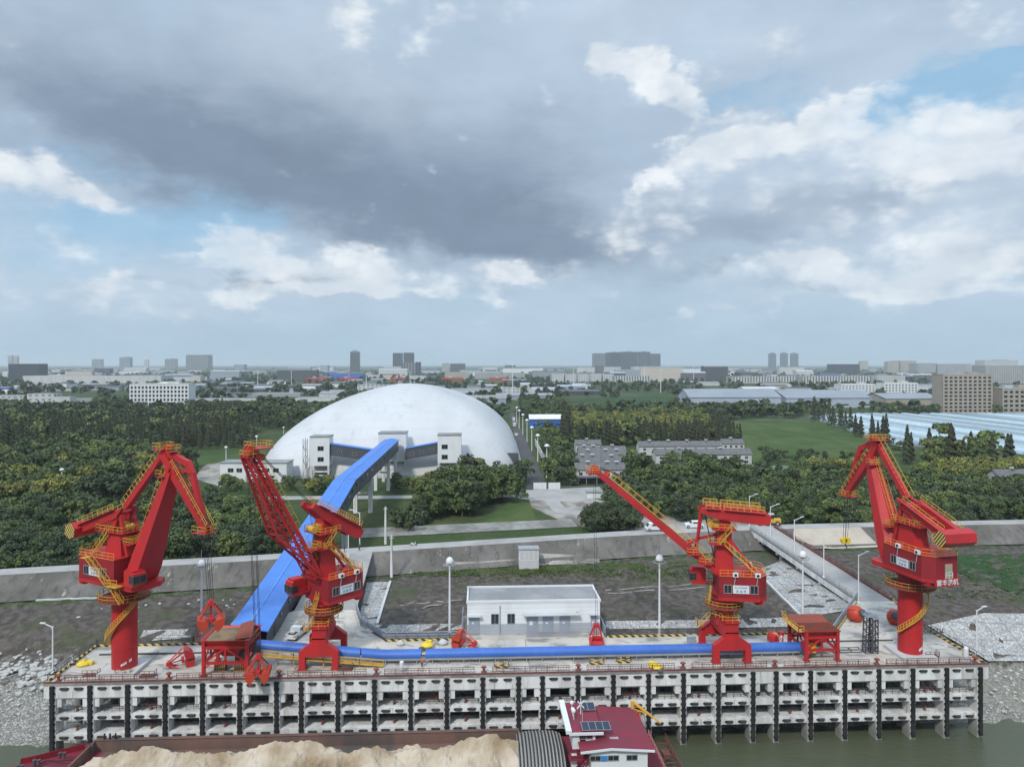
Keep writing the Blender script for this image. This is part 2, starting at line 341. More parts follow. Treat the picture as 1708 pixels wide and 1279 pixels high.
# ---------------------------------------------------------------- ground materials
def mat_ground():
    m = bpy.data.materials.new('ground_cover'); m.use_nodes = True; t = m.node_tree; k = NT(t); p = t.nodes['Principled BSDF']
    at = k.n('ShaderNodeAttribute', attribute_name='zone'); oc = k.n('ShaderNodeTexCoord').outputs['Object']
    zr, zg, zb = k.xyz(at.outputs['Color'])[:3]          # r: bare bank soil, g: rock and gravel, b: grass
    n1 = k.noise(oc, .07, 6, .6); n2 = k.noise(oc, .6, 6, .65); n3 = k.noise(oc, 3.0, 4, .6); far = k.noise(oc, .004, 6, .6)
    soil = k.mix(k.step(n2, .35, .65), (.055, .047, .041), (.115, .10, .088))
    soil = k.mix(k.m('MULTIPLY', k.step(n1, .5, .65), .7), soil, (.06, .072, .036))
    speck = k.step(k.noise(oc, 1.3, 5, .75), .66, .74); soil = k.mix(k.m('MULTIPLY', speck, .8), soil, (.36, .35, .33))
    vo = k.n('ShaderNodeTexVoronoi', feature='DISTANCE_TO_EDGE'); k.put(vo.inputs['Vector'], oc); vo.inputs['Scale'].default_value = 2.3
    vc = k.n('ShaderNodeTexVoronoi'); k.put(vc.inputs['Vector'], oc); vc.inputs['Scale'].default_value = 2.3
    stone = k.mix(k.step(vo.outputs[0], .0, .25), (.16, .155, .14), (.36, .35, .325))
    gv = k.m('MULTIPLY_ADD', k.xyz(vc.outputs['Color'])[0], .6, .55); stone = k.mix(1.0, stone, k.vec(gv, gv, gv), 'MULTIPLY')
    stone = k.mix(k.m('MULTIPLY', k.step(n1, .45, .6), .5), stone, (.17, .165, .13))
    grass = k.mix(k.step(n2, .3, .7), (.028, .05, .016), (.05, .082, .024))
    grass = k.mix(k.m('MULTIPLY', k.step(n1, .45, .7), .6), grass, (.085, .078, .045))
    grass = k.mix(k.m('MULTIPLY', k.step(far, .52, .62), .45), grass, (.11, .115, .10))
    c = k.mix(k.step(k.m('MULTIPLY_ADD', k.m('SUBTRACT', n2, .5), .9, zr), .35, .65), grass, soil)
    c = k.mix(k.step(k.m('MULTIPLY_ADD', k.m('SUBTRACT', n2, .5), 1.1, zg), .35, .65), c, stone)
    g = k.m('MULTIPLY_ADD', k.m('SUBTRACT', n3, .5), .35, 1.0); c = k.mix(1.0, c, k.vec(g, g, g), 'MULTIPLY')
    k.put(p.inputs['Base Color'], c); p.inputs['Roughness'].default_value = .95; p.inputs['Specular IOR Level'].default_value = .15
    b = k.n('ShaderNodeBump'); b.inputs['Strength'].default_value = .7; b.inputs['Distance'].default_value = .35
    k.put(b.inputs['Height'], k.m('ADD', n2, k.m('MULTIPLY', n3, .4))); k.put(p.inputs['Normal'], b.outputs[0])
    return m
def mat_cobble(name, s=.9, tone=1.0):
    m = bpy.data.materials.new(name); m.use_nodes = True; t = m.node_tree; k = NT(t); p = t.nodes['Principled BSDF']
    oc = k.n('ShaderNodeTexCoord').outputs['Object']; v = k.mapv(oc, (1, .8, 1))
    vo = k.n('ShaderNodeTexVoronoi', feature='DISTANCE_TO_EDGE'); k.put(vo.inputs['Vector'], v); vo.inputs['Scale'].default_value = s
    vc = k.n('ShaderNodeTexVoronoi'); k.put(vc.inputs['Vector'], v); vc.inputs['Scale'].default_value = s
    g = k.m('MULTIPLY_ADD', k.xyz(vc.outputs['Color'])[0], .45, .72)
    c = k.mix(k.step(vo.outputs[0], .02, .16), (.24*tone, .24*tone, .235*tone), (.42*tone, .42*tone, .41*tone))
    c = k.mix(1.0, c, k.vec(g, g, g), 'MULTIPLY')
    n1 = k.noise(oc, .12, 6, .65); c = k.mix(k.m('MULTIPLY', k.step(n1, .45, .68), .55), c, (.22*tone, .215*tone, .20*tone))
    # grid of wider paving joints
    x, y, z = k.xyz(k.mapv(oc, (1/4.2, 1/4.2, 1), rot=(0, 0, R(3))))[:3]
    jx = k.m('LESS_THAN', k.m('FRACT', x), .06); jy = k.m('LESS_THAN', k.m('FRACT', y), .06)
    c = k.mix(k.m('MULTIPLY', k.m('MAXIMUM', jx, jy), .5), c, (.14, .14, .135))
    k.put(p.inputs['Base Color'], c); p.inputs['Roughness'].default_value = .9; p.inputs['Specular IOR Level'].default_value = .2
    b = k.n('ShaderNodeBump'); b.inputs['Strength'].default_value = .6; b.inputs['Distance'].default_value = .15
    k.put(b.inputs['Height'], vo.outputs[0]); k.put(p.inputs['Normal'], b.outputs[0])
    return m
def mat_deck():
    m = bpy.data.materials.new('deck_concrete'); m.use_nodes = True; t = m.node_tree; k = NT(t); p = t.nodes['Principled BSDF']
    oc = k.n('ShaderNodeTexCoord').outputs['Object']
    n1 = k.noise(oc, .09, 6, .62); n2 = k.noise(k.mapv(oc, (1, 1.6, 1), (31, 7, 0)), .21, 6, .65, .6); n3 = k.noise(oc, 2.2, 4, .6)
    c = k.mix(k.step(n1, .35, .68), (.52, .48, .415), (.36, .35, .33))
    c = k.mix(k.m('MULTIPLY', k.step(n2, .50, .63), .85), c, (.20, .19, .18))
    c = k.mix(k.m('MULTIPLY', k.step(k.noise(k.mapv(oc, (1, 1, 1), (9, 90, 0)), .16, 5, .6), .56, .7), .7), c, (.27, .20, .15))
    x, y, z = k.xyz(oc)[:3]
    jx = k.m('LESS_THAN', k.m('FRACT', k.m('DIVIDE', x, 12.7)), .006); jy = k.m('LESS_THAN', k.m('FRACT', k.m('DIVIDE', y, 5.4)), .012)
    c = k.mix(k.m('MULTIPLY', k.m('MAXIMUM', jx, jy), .55), c, (.12, .12, .115))
    g = k.m('MULTIPLY_ADD', k.m('SUBTRACT', n3, .5), .22, 1.0); c = k.mix(1.0, c, k.vec(g, g, g), 'MULTIPLY')
    k.put(p.inputs['Base Color'], c)
    k.put(p.inputs['Roughness'], k.m('MULTIPLY_ADD', k.step(n2, .57, .7), -.35, .85)); p.inputs['Specular IOR Level'].default_value = .3
    return m
def mat_water():
    m = bpy.data.materials.new('river_water'); m.use_nodes = True; t = m.node_tree; k = NT(t); p = t.nodes['Principled BSDF']
    oc = k.n('ShaderNodeTexCoord').outputs['Object']
    k.put(p.inputs['Base Color'], k.mix(k.step(k.noise(oc, .03, 4), .4, .65), (.07, .08, .048), (.085, .093, .06)))
    p.inputs['Roughness'].default_value = .06; p.inputs['IOR'].default_value = 1.33
    b = k.n('ShaderNodeBump'); b.inputs['Strength'].default_value = .6; b.inputs['Distance'].default_value = .3
    h = k.m('ADD', k.noise(k.mapv(oc, (1, 1.7, 1)), .55, 5, .6), k.m('MULTIPLY', k.noise(k.mapv(oc, (1, 2.2, 1)), 2.4, 3, .6), .35))
    k.put(b.inputs['Height'], h); k.put(p.inputs['Normal'], b.outputs[0])
    return m
def mat_slope():
    m = bpy.data.materials.new('dike_concrete'); m.use_nodes = True; t = m.node_tree; k = NT(t); p = t.nodes['Principled BSDF']
    oc = k.n('ShaderNodeTexCoord').outputs['Object']
    n1 = k.noise(oc, .09, 6, .65); n2 = k.noise(k.mapv(oc, (1, .35, .35)), .6, 5, .65); n3 = k.noise(oc, 2.5, 4, .65)
    c = k.mix(k.step(n1, .36, .66), (.105, .097, .087), (.165, .155, .142))
    c = k.mix(k.m('MULTIPLY', k.step(n2, .5, .68), .6), c, (.055, .051, .047))
    c = k.mix(k.m('MULTIPLY', k.step(k.noise(k.mapv(oc, (1, .4, .4), (5, 5, 5)), .35, 5, .7), .62, .7), .8), c, (.40, .37, .33))
    g = k.m('MULTIPLY_ADD', k.m('SUBTRACT', n3, .5), .4, 1.0); c = k.mix(1.0, c, k.vec(g, g, g), 'MULTIPLY')
    k.put(p.inputs['Base Color'], c); p.inputs['Roughness'].default_value = .95; p.inputs['Specular IOR Level'].default_value = .15
    return m
def mat_field(name, a, b, s=.05, rows=None):
    m = bpy.data.materials.new(name); m.use_nodes = True; t = m.node_tree; k = NT(t); p = t.nodes['Principled BSDF']
    oc = k.n('ShaderNodeTexCoord').outputs['Object']
    n1 = k.noise(k.mapv(oc, (1, .6, 1)), s, 6, .65); n2 = k.noise(oc, s*14, 5, .7)
    c = k.mix(k.step(n1, .35, .66), a, b); g = k.m('MULTIPLY_ADD', k.m('SUBTRACT', n2, .5), .8, 1.0)
    c = k.mix(1.0, c, k.vec(g, g, g), 'MULTIPLY')
    k.put(p.inputs['Base Color'], c); p.inputs['Roughness'].default_value = .95; p.inputs['Specular IOR Level'].default_value = .1
    return m
M['ground'] = mat_ground(); M['cobble'] = mat_cobble('stone_paving', 2.0); M['deck'] = mat_deck(); M['water'] = mat_water(); M['slope'] = mat_slope()
M['grass'] = mat_field('meadow_grass', (.042, .075, .022), (.078, .105, .036), .05)
M['grass_dark'] = mat_field('dark_field', (.025, .055, .022), (.04, .075, .03), .02)
M['dirt'] = mat_field('rubble_dirt', (.15, .135, .115), (.34, .32, .29), .12)
M['verge'] = mat_field('verge_grass', (.040, .062, .02), (.075, .08, .036), .15)
M['yard'] = mat_field('old_concrete_yard', (.30, .295, .275), (.16, .155, .14), .1)
M['pond'] = mat_field('lotus_pond', (.10, .14, .09), (.2, .25, .2), .1)
# ---------------------------------------------------------------- terrain
ZI = -5.0          # level of the land behind the dike
NEAR = [G(x, y, 5) for x, y in ((-700, 1008), (-200, 972), (0, 957), (90, 952), (465, 931), (604, 920), (1058, 891), (1250, 882), (1464, 877), (1700, 872.5), (2300, 862))]
NX = [p.x for p in NEAR]; NYv = [p.y for p in NEAR]
def yn(x): return np.interp(x, NX, NYv)
def H(x, y):
    x = np.asarray(x, float); y = np.asarray(y, float); e = yn(x)
    xp = np.stack(np.broadcast_arrays(np.full_like(e, 80), 117, 131, 149, 157, e-6.5, e, e+6, e+18, e+40000), -1)
    zp = np.array([-20, -17, -13.4, -6.2, -2.0, .3, 5, 5, ZI, ZI]); out = np.full(np.broadcast(x, y).shape, -20.0)
    for i in range(9):
        a, b = xp[..., i], xp[..., i+1]; t = (y-a)/(b-a); s = (y >= a) & (y < b)
        out = np.where(s, zp[i]+(zp[i+1]-zp[i])*t, out)
    return out
def h1(x, y): return float(H(np.array([x]), np.array([y]))[0])
def GH(px, py, dz=0.0):      # where the ray of a photo pixel meets the terrain
    X = (px-CX0)/F; t = (py-HY)/F; Yp = None
    for Y in np.arange(110, 420, .25):
        x, y = cam2w(X*Y, Y)
        if CH-t*Y <= h1(x, y): return Vector((x, y, h1(x, y)+dz))
    return G(px, py, ZI+dz)
def build_ground():
    xs = np.concatenate([-np.geomspace(260, 26000, 26)[::-1], np.arange(-258, 300, 2.0), np.geomspace(302, 26000, 26)])
    ys = np.concatenate([[60, 90, 105], np.arange(112, 262, 1.25), np.geomspace(264, 600, 60), np.geomspace(612, 26000, 60)])
    XX, YY = np.meshgrid(xs, ys); ZZ = H(XX, YY); e = yn(XX)
    ZZ = np.where((YY > e-7) & (YY < e+7), ZZ-.45, ZZ)
    rg = np.random.default_rng(3); bank = (YY > 128) & (YY < e-8)
    ZZ = ZZ + np.where(bank, rg.normal(0, .16, ZZ.shape), 0) + np.where(bank & (ZZ < -3.5) & ((XX < -76) | (XX > 97)), np.where(ZZ < -8.5, .3, 1)*rg.normal(0, .36, ZZ.shape), 0)
    cols = np.zeros(XX.shape+(4,)); cols[..., 3] = 1
    inland = YY > e+6
    cols[..., 0] = np.where(inland, .0, 1.0)
    cols[..., 0] = np.where((~inland) & (ZZ > -1) & (np.abs(YY-(e-8)) < 2.0), .45, cols[..., 0])
    rx = (XX > 500) & (YY < e-8) & (YY > 150) & (XX-105 > (168-YY)*.9); cols[..., 0] = np.where(rx & (ZZ > -2.2), .1, cols[..., 0])
    cols[..., 1] = np.where((ZZ < -8.5) & ~inland, 1, np.where((ZZ < -5.5) & ~inland, .5, np.where((ZZ < -3.5) & ~inland, .3, 0)))
    cols[..., 2] = inland
    n, k = len(ys), len(xs); idx = np.arange(n*k).reshape(n, k)
    Q = np.stack([idx[:-1, :-1], idx[:-1, 1:], idx[1:, 1:], idx[1:, :-1]], -1).reshape(-1, 4)
    me = npmesh('ground', np.stack([XX, YY, ZZ], -1).reshape(-1, 3), Q, [M['ground']], smooth=True, cols=cols.reshape(-1, 4))
    tag(inst('ground', me), kind='structure')
build_ground()
mb = MB(); mb.add([(-26000, -300, -13.3), (26000, -300, -13.3), (26000, 140, -13.3), (-26000, 140, -13.3)], [(0, 1, 2, 3)])
tag(mb.build('river_water', M['water']), kind='structure')
def sheet(name, A, B, mat_, dz=.1, n=40, m=3, kind='structure', conform=True):
    """sheet between two polylines, laid on the terrain"""
    def rs(P):
        P = [Vector(p) for p in P]; d = [0]
        for a, b in zip(P, P[1:]): d.append(d[-1]+(b-a).length)
        o = []
        for i in range(n+1):
            s = d[-1]*i/n; j = max(0, min(len(P)-2, int(np.searchsorted(d, s))-1)); L = d[j+1]-d[j]
            o.append(P[j].lerp(P[j+1], (s-d[j])/L if L else 0))
        return o
    a, b = rs(A), rs(B); vs = []
    for i in range(n+1):
        for j in range(m+1):
            p = a[i].lerp(b[i], j/m)
            vs.append((p.x, p.y, (h1(p.x, p.y) if conform else p.z)+dz))
    fs = [(i*(m+1)+j, (i+1)*(m+1)+j, (i+1)*(m+1)+j+1, i*(m+1)+j+1) for i in range(n) for j in range(m)]
    o = MB().add(vs, fs).build(name, mat_, fix=False)
    if o.data.polygons[0].normal.z < 0: o.data.flip_normals()
    if kind: tag(o, kind=kind)
    return o
XS = np.concatenate([np.linspace(-400, 420, 90)])
sheet('dike_road', [(x, yn(x)-.3, 0) for x in XS], [(x, yn(x)+4.6, 0) for x in XS], M['road'], .06, 120, 2)
sheet('dike_slope', [(x, yn(x)-6.9, 0) for x in XS], [(x, yn(x)-.3, 0) for x in XS], M['slope'], .03, 160, 3)
sheet('verge', [(x, yn(x)+4.6, 0) for x in XS], [(x, yn(x)+17, 0) for x in XS], M['verge'], .02, 120, 6)
def flat(name, poly, mat_, dz=.06, z=ZI, kind='structure'):
    P = [G(x, y, z) for x, y in poly]; o = MB().add([(p.x, p.y, z+dz) for p in P], [tuple(range(len(P)))]).build(name, mat_, fix=False)
    if o.data.polygons[0].normal.z < 0: o.data.flip_normals()
    return tag(o, kind=kind)
flat('meadow', [(1188, 735), (1196, 704), (1290, 697), (1380, 704), (1440, 724), (1505, 752), (1490, 775), (1330, 772), (1220, 768)], M['grass'], .06)
flat('far_field', [(925, 676), (960, 667), (1090, 660), (1140, 667), (1105, 681), (930, 684)], M['grass_dark'], .10)
flat('asphalt_road', [(849, 690), (856, 688), (914, 815), (880, 815)], M['asphalt'], .08)
flat('road_verge', [(857, 690), (864, 690), (940, 815), (916, 815)], M['verge'], .07)
flat('village_yard', [(865, 818), (1000, 812), (1020, 800), (1030, 822), (960, 838), (868, 832)], M['road'], .09)
flat('construction_rubble', [(862, 828), (960, 824), (1075, 852), (1140, 866), (1140, 889), (990, 884), (930, 866), (885, 845)], M['dirt'], .05)
flat('concrete_path', [(904, 832), (926, 829), (944, 848), (1010, 858), (1180, 872), (1180, 881), (1000, 866), (925, 855)], M['road'], .11)
flat('parking_yard', [(1075, 884), (1150, 868), (1250, 866), (1330, 880), (1330, 899), (1075, 899)], M['road'], .13)
flat('lawn', [(795, 876), (860, 830), (882, 832), (895, 868), (860, 885)], M['grass'], .06)
flat('bare_plot', [(322, 798), (345, 772), (450, 764), (450, 790), (370, 812)], M['dirt'], .05)
flat('grass_plot', [(300, 778), (330, 762), (440, 752), (450, 764), (345, 774), (322, 792)], M['grass'], .07)
flat('service_path', [(350, 828), (560, 827), (700, 826), (860, 824), (860, 829), (560, 833), (350, 834)], M['road'], .08)
flat('garden_ground', [(590, 838), (780, 835), (830, 880), (600, 900), (560, 880)], M['verge'], .04)
flat('old_yard', [(595, 898), (964, 879), (952, 866), (595, 882)], M['yard'], .2)
flat('lotus_pond', [(1255, 775), (1345, 778), (1350, 800), (1250, 796)], M['pond'], .06)
# ---------------------------------------------------------------- quay
def xw(px, yw):              # world x where the vertical plane y=yw crosses a photo column
    a = (px-CX0)/F; Y = yw/(CY-SY*a); return cam2w(a*Y, Y)[0]
def mat_hazard(nm='hazard_stripes', P=1.5):
    m = bpy.data.materials.new(nm); m.use_nodes = True; t = m.node_tree; k = NT(t); p = t.nodes['Principled BSDF']
    x, y, z = k.xyz(k.n('ShaderNodeTexCoord').outputs['Object'])[:3]
    f = k.m('GREATER_THAN', k.m('FRACT', k.m('DIVIDE', k.m('ADD', k.m('ADD', x, k.m('MULTIPLY', y, 1.0)), k.m('MULTIPLY', z, .8)), P)), .5)
    k.put(p.inputs['Base Color'], k.mix(f, (.03, .03, .03), (.60, .42, .10))); p.inputs['Roughness'].default_value = .7
    return m
M['hazard'] = mat_hazard(); M['hazard_fine'] = mat_hazard('fine_hazard_stripes', .62)
M['rubber_worn'] = mat('worn_rubber', (.016, .017, .017), .8, (.10, .09, .075), 2.2, .5)
QY = 125.7; BACK = 142.0
P0, P1 = xw(87, QY), xw(1635, QY); WB = (P1-P0)/(24+3*.67)
PIL = [P0]
for i in range(27): PIL.append(PIL[-1]+(WB*.67 if i in (6, 13, 20) else WB))
def pad_mesh():
    b = MB(); w, h, d = .62, .2, .34
    ring = lambda y, s: [(-w*s, y, -h*s), (w*s, y, -h*s), (w*s, y, h*s), (-w*s, y, h*s)]
    b.loft([ring(0, 1), ring(-d*.6, 1), ring(-d, .72)])
    b.box((-.72, -.05, 0), (.16, .1, .22)); b.box((.72, -.05, 0), (.16, .1, .22)); return b
def quay_section(k, label):
    rs = random.Random(20+k)
    i0, i1 = 7*k, 7*k+6
    xa = -74.9 if k == 0 else PIL[i0]-WB*.335+.02; xb = 93.4 if k == 3 else PIL[i1]+WB*.335-.02
    root = thing('quay_section', label, 'quay', (xa, QY, 0)); root['group'] = 'concrete quay sections along the river'
    L = lambda x: x-xa
    d = MB(); d.box((( xb-xa)/2, (BACK-QY)/2, -.2), (xb-xa, BACK-QY, .4)); d.build('deck', M['deck'], root)
    kb = MB(); kb.box(((xb-xa)/2, .14, .12), (xb-xa-.04, .26, .24))
    kb.build('kerb', M['brown_rail'], root)
    pads = pad_mesh(); pm = None; pil = None; strip = None
    for i in range(i0, i1+1):
        if pil is None:
            p = MB(); p.box((0, 1.25, -8.3), (1.12, 2.4, 15.8)); o = p.build('pillar', M['concrete'], root, (L(PIL[i]), 0, 0)); pil = o.data
            s = MB()
            for j in range(4): s.box((0, -.12, -1.95-j*3.14), (.66, .36, 3.0))
            for j in range(12):
                for e in (-1, 1): s.box((e*.42, -.03, -.7-j*1.05), (.12, .12, .35))
            so_ = s.build('fender_strip', M['black'], o); strip = so_.data
        else:
            o = inst('pillar', pil, root, (L(PIL[i]), 0, 0)); inst('fender_strip', strip, o)
    bays = list(range(i0, i1))+([i1] if k < 3 else [])
    spans = [(PIL[i]+.57, PIL[i+1]-.57, i in (6, 13, 20)) for i in bays]
    if k == 0: spans.append((xa+.05, PIL[0]-.57, True))
    if k == 3: spans.append((PIL[27]+.57, xb-.05, True))
    for n, (a, b, nar) in enumerate(spans):
        c = L((a+b)/2); w = b-a; end = w < 2
        t = MB(); t.box((0, .75, -1.5), (w, 1.3, 2.2))
        if not end:
            for e in (-1, 1): t.box((e*(w/2-.42), .95, -3.4), (.84, 1.3, 1.62))
            t.box((0, 1.75, -2.9), (w-1.7, .6, 1.0))
        tb = t.build('top_beam', M['concrete'], root, (c, 0, 0))
        beams = [(tb, -.95)]
        if not end:
            m_ = MB(); m_.box((0, .55, -5.98), (w, .9, .95)); m_.box((0, 2.1, -6.9), (w, .5, .9))
            beams.append((m_.build('middle_beam', M['concrete'], root, (c, 0, 0)), -5.98))
            m_ = MB(); m_.box((0, .55, -9.35), (w, .9, 1.05))
            beams.append((m_.build('lower_beam', M['concrete'], root, (c, 0, 0)), -9.35))
        if not nar:
            for o, z in beams:
                for e in (-1, 1):
                    loc = (e*w*.235+rs.uniform(-.05, .05), .1, z)
                    if pm is None: pm = pads.build('rubber_fender', M['rubber_worn'], o, loc).data
                    else: inst('rubber_fender', pm, o, loc)
    f = MB(); x0, x1 = (PIL[i0]+PIL[i0])/2, PIL[min(27, i1+1)] if k < 3 else PIL[27]
    for z in (-5.72, -9.05): f.box((L((x0+x1)/2), 2.45, z), (x1-x0-.1, 2.9, .3))
    f.build('walkway_floor', M['concrete'], root)
    r = MB()
    for (a, b, nar) in spans:
        if b-a < 2: continue
        for z in (-5.5, -8.85): r.rail([(L(a)+.1, 1.05 if z > -6 else 3.2, z), (L(b)-.1, 1.05 if z > -6 else 3.2, z)], 1.1, .028, 1.3)
    r.build('walkway_rail', M['dark_steel'], root)
    pm2 = None
    for i in range(i0, i1+1):
        for y in (8.2, 12.2, 15.2):
            if pm2 is None:
                q = MB(); q.lathe([(.62, -17), (.62, -1.6)], n=14); q.box((0, 0, -1.2), (1.6, 1.6, .9)); pm2 = q.build('pile', M['concrete_dark'], root, (L(PIL[i]), y, 0), smooth=True).data
            else: inst('pile', pm2, root, (L(PIL[i]), y, 0))
    g = MB()
    for y in (6.0, 11.0): g.box(((xb-xa)/2, y, -1.1), (xb-xa-.3, .9, 1.4))
    for i in range(i0, i1+1): g.box((L(PIL[i]), 9.4, -1.15), (1.0, 13.4, 1.5))
    g.build('under_deck_girder', M['concrete_dark'], root)
    w_ = MB(); w_.box(((xb-xa)/2, 16.0, -3.4), (xb-xa-.2, .3, 6.0)); w_.build('back_wall', M['concrete_dark'], root)
    st = {0: (2,), 1: (3,), 2: (2,), 3: (4,)}[k]
    st = [5*0+v for v in st]
    for v in st:
        a = PIL[i0+v]; s = MB()
        for (z0, z1, y) in ((-5.5, -.9, 2.4), (-8.85, -6.3, 3.2)):
            s.stair((L(a)+4.9, y, z0), (L(a)+2.0, y, z1), .9, (0, 1, 0), True, .04)
            s.rail([(L(a)+1.2, y-.5, z0), (L(a)+5.4, y-.5, z0)], 1.0, .03)
        s.build('stairway', M['brown_rail'], root)
    hk = None
    for i in range(i0, i1, 2):
        x = L(PIL[i])+WB*.52
        for z in (-5.57, -8.9):
            if hk is None:
                h = MB(); h.lathe([(.3, 0), (.22, .12), (.16, .5), (.32, .62), (.3, .75)], n=10); hk = h.build('mooring_post', M['brown_rail'], root, (x, 1.7, z)).data
            else: inst('mooring_post', hk, root, (x, 1.7, z))
    return root
quay_section(0, 'leftmost section of the concrete quay, under the hopper with sand on its tray')
quay_section(1, 'second concrete quay section from the left, under the lattice boom crane')
quay_section(2, 'third concrete quay section from the left, right behind the barge wheelhouse')
quay_section(3, 'rightmost section of the concrete quay, standing clear in open water')
# bollards at every third pillar
def bollard():
    r = thing('bollard', '', 'bollard')
    b = MB(); b.box((0, 0, .06), (.95, .8, .12)); b.lathe([(.36, .12), (.24, .3), (.2, .75)], n=12); b.build('post', M['brown_rail'], r)
    h = MB(); h.lathe([(.2, .75), (.42, .85), (.4, 1.08), (.2, 1.15)], n=12); h.tube((-.5, 0, .92), (.5, 0, .92), .13, 8); h.build('cap', M['rust'], r)
    return r
BL = ['at the left end of the quay edge', 'between the left crane pedestal and the sandy hopper', 'next to the clamshell grab hanging over the edge', 'just right of the lattice boom crane legs',
      'in front of the white building', 'above the barge wheelhouse, right of the building', 'left of the front legs of the box boom crane', 'just right of the box boom crane legs',
      'between the rusty hopper and the right pedestal', 'at the right end of the quay edge']
b0 = bollard()
for n, i in enumerate(range(0, 28, 3)):
    o = b0 if n == 0 else copy_tree(b0)
    o.location = (PIL[i]+(.5 if n == 0 else -.3 if n == 9 else .2), QY+1.0, .0); o.rotation_euler.z = rnd.uniform(-.2, .2)
    tag(o, 'dark red mooring bollard '+BL[n], 'bollard', 'mooring bollards along the quay edge')
# front railings between bollards
FR = ['by the left crane pedestal', 'under the sandy hopper', 'beside the hanging clamshell grab', 'by the lattice boom crane legs', 'left of the white building front', 'in front of the white building',
      'right of the white building', 'by the box boom crane legs', 'under the rusty hopper', 'by the right crane pedestal']
def rail_panel(L):
    b = MB(); b.rail([(0, 0, 0), (L, 0, 0)], 1.15, .04, 2.0, (1.0, .28, .72))
    for i in range(int(L/.5)): b.bar((.25+i*.5, 0, .32), (.25+i*.5, 0, .83), .05, .05)
    return b
for n in range(9):
    a, b = PIL[3*n]+1.7, PIL[3*n+3]-1.5
    o = rail_panel(b-a).build('guard_railing', M['brown_rail'], None, (a, QY+.55, .0)); tag(o, 'brown steel guard railing on the quay edge '+FR[n+(n > 7)], 'railing', 'railings along the quay front')
# rear kerbs with yellow and black stripes, and their railings
def kerb(pts, label, rail_mat='dark_steel', rl=True, z=0.0):
    a = MB()
    for p, q in zip(pts, pts[1:]): a.bar((p[0], p[1], z+.16), (q[0], q[1], z+.16), .34, .36)
    r = a.build('striped_kerb', M['hazard']); tag(r, label, 'kerb', 'striped kerbs round the quay deck')
    if rl:
        b = MB(); b.rail([(p[0], p[1], z+.3) for p in pts], 1.15, .04, 2.0, (1, .55)); b.build('railing', M[rail_mat], r)
    return r
XL, XR = -74.6, 93.0
RAMP = [xw(375, BACK), xw(566, BACK)]                     # where the gallery and its ramp leave the deck
PLAT = [xw(771, BACK), xw(1009, BACK)]                    # building platform
APR = [xw(1392, BACK), XR]
kerb([(XL+.2, QY+.5), (XL+.2, BACK-.2)], 'striped yellow and black kerb on the left end of the quay')
kerb([(XL+.4, BACK-.2), (RAMP[0], BACK-.2)], 'striped rear kerb behind the left crane pedestal')
kerb([(RAMP[1]+9, BACK-.2), (PLAT[0]-.4, BACK-.2)], 'striped rear kerb left of the white building')
kerb([(PLAT[1]+.4, BACK-.2), (APR[0], BACK-.2)], 'striped rear kerb right of the white building')
kerb([(XR-.2, BACK+1.4), (XR-.2, QY+.5)], 'striped kerb on the right end of the quay by the short lamp')
# ramp from the deck up to the dike beside the gallery, apron and platform
def slabsheet(name, pts, m_, th=.5):
    b = MB(); b.prism([(p[0], p[1], p[2]-th) for p in pts], (0, 0, th)); return tag(b.build(name, m_), kind='structure')
rt = Vector(cam2w(-37.0, 186)); rl_ = Vector(cam2w(-47.3, 186))
slabsheet('ramp_road', [(RAMP[0]+3.2, BACK, 0), (RAMP[1]+9, BACK, 0), (rt.x+3.5, 150, .15), (rt.x+1.2, 158, .8), (rl_.x-2, 158, .8), (RAMP[0]+1, 150, .15)], M['deck'])
slabsheet('ramp_road', [(rt.x+1.2, 158, .8), (rt.x, yn(rt.x)-.4, 5.05), (rl_.x-2, yn(rl_.x)-.4, 5.05), (rl_.x-2, 158, .8)], M['road'])
slabsheet('building_platform', [(PLAT[0], BACK, -.004), (PLAT[1], BACK, -.004), (PLAT[1], 155.5, -.004), (PLAT[0], 155.5, -.004)], M['deck'], 3.2)
slabsheet('quay_apron', [(APR[0], BACK, -.004), (XR, BACK, -.004), (XR, BACK+2.2, -.004), (xw(1496, 158), 158, -.004), (xw(1486, 163), 163.4, .15), (xw(1430, 163), 163, .15)], M['deck'], 1.2)
# stone paving on the bank
def poly_px(pts): return [GH(x, y) for x, y in pts]
sheet('stone_paving', poly_px([(600, 1056), (690, 1054), (772, 1052)]), poly_px([(592, 1044), (690, 1043), (772, 1041)]), M['cobble'], .12, 30, 4)
sheet('stone_paving', poly_px([(1010, 1050), (1150, 1049), (1345, 1046)]), poly_px([(1010, 1037), (1150, 1036), (1335, 1030)]), M['cobble'], .12, 40, 4)
sheet('stone_paving', poly_px([(230, 1072), (300, 1067), (385, 1060)]), poly_px([(240, 1053), (310, 1050), (395, 1045)]), M['cobble'], .12, 30, 4)
sheet('stone_paving', poly_px([(596, 1046), (606, 1000), (612, 972)]), poly_px([(629, 1042), (641, 1000), (651, 971)]), M['cobble'], .15, 30, 6)
sheet('stone_paving', poly_px([(1262, 952), (1300, 988), (1340, 1034)]), poly_px([(1330, 925), (1385, 975), (1440, 1015)]), M['cobble'], .15, 40, 16)
sheet('stone_paving', poly_px([(1548, 1046), (1620, 1090), (1650, 1108)]) , poly_px([(1640, 1026), (1760, 1028), (1900, 1032)]), M['cobble'], .5, 40, 16)
sheet('stone_paving', poly_px([(1650, 1108), (1720, 1108), (1900, 1108)]), poly_px([(1900, 1035), (1905, 1034), (1910, 1033)]), M['cobble'], .6, 20, 12)
sheet('stone_paving', poly_px([(386, 1044), (410, 1015), (437, 980)]), poly_px([(400, 1040), (426, 1005), (447, 978)]), M['cobble'], .15, 20, 3)
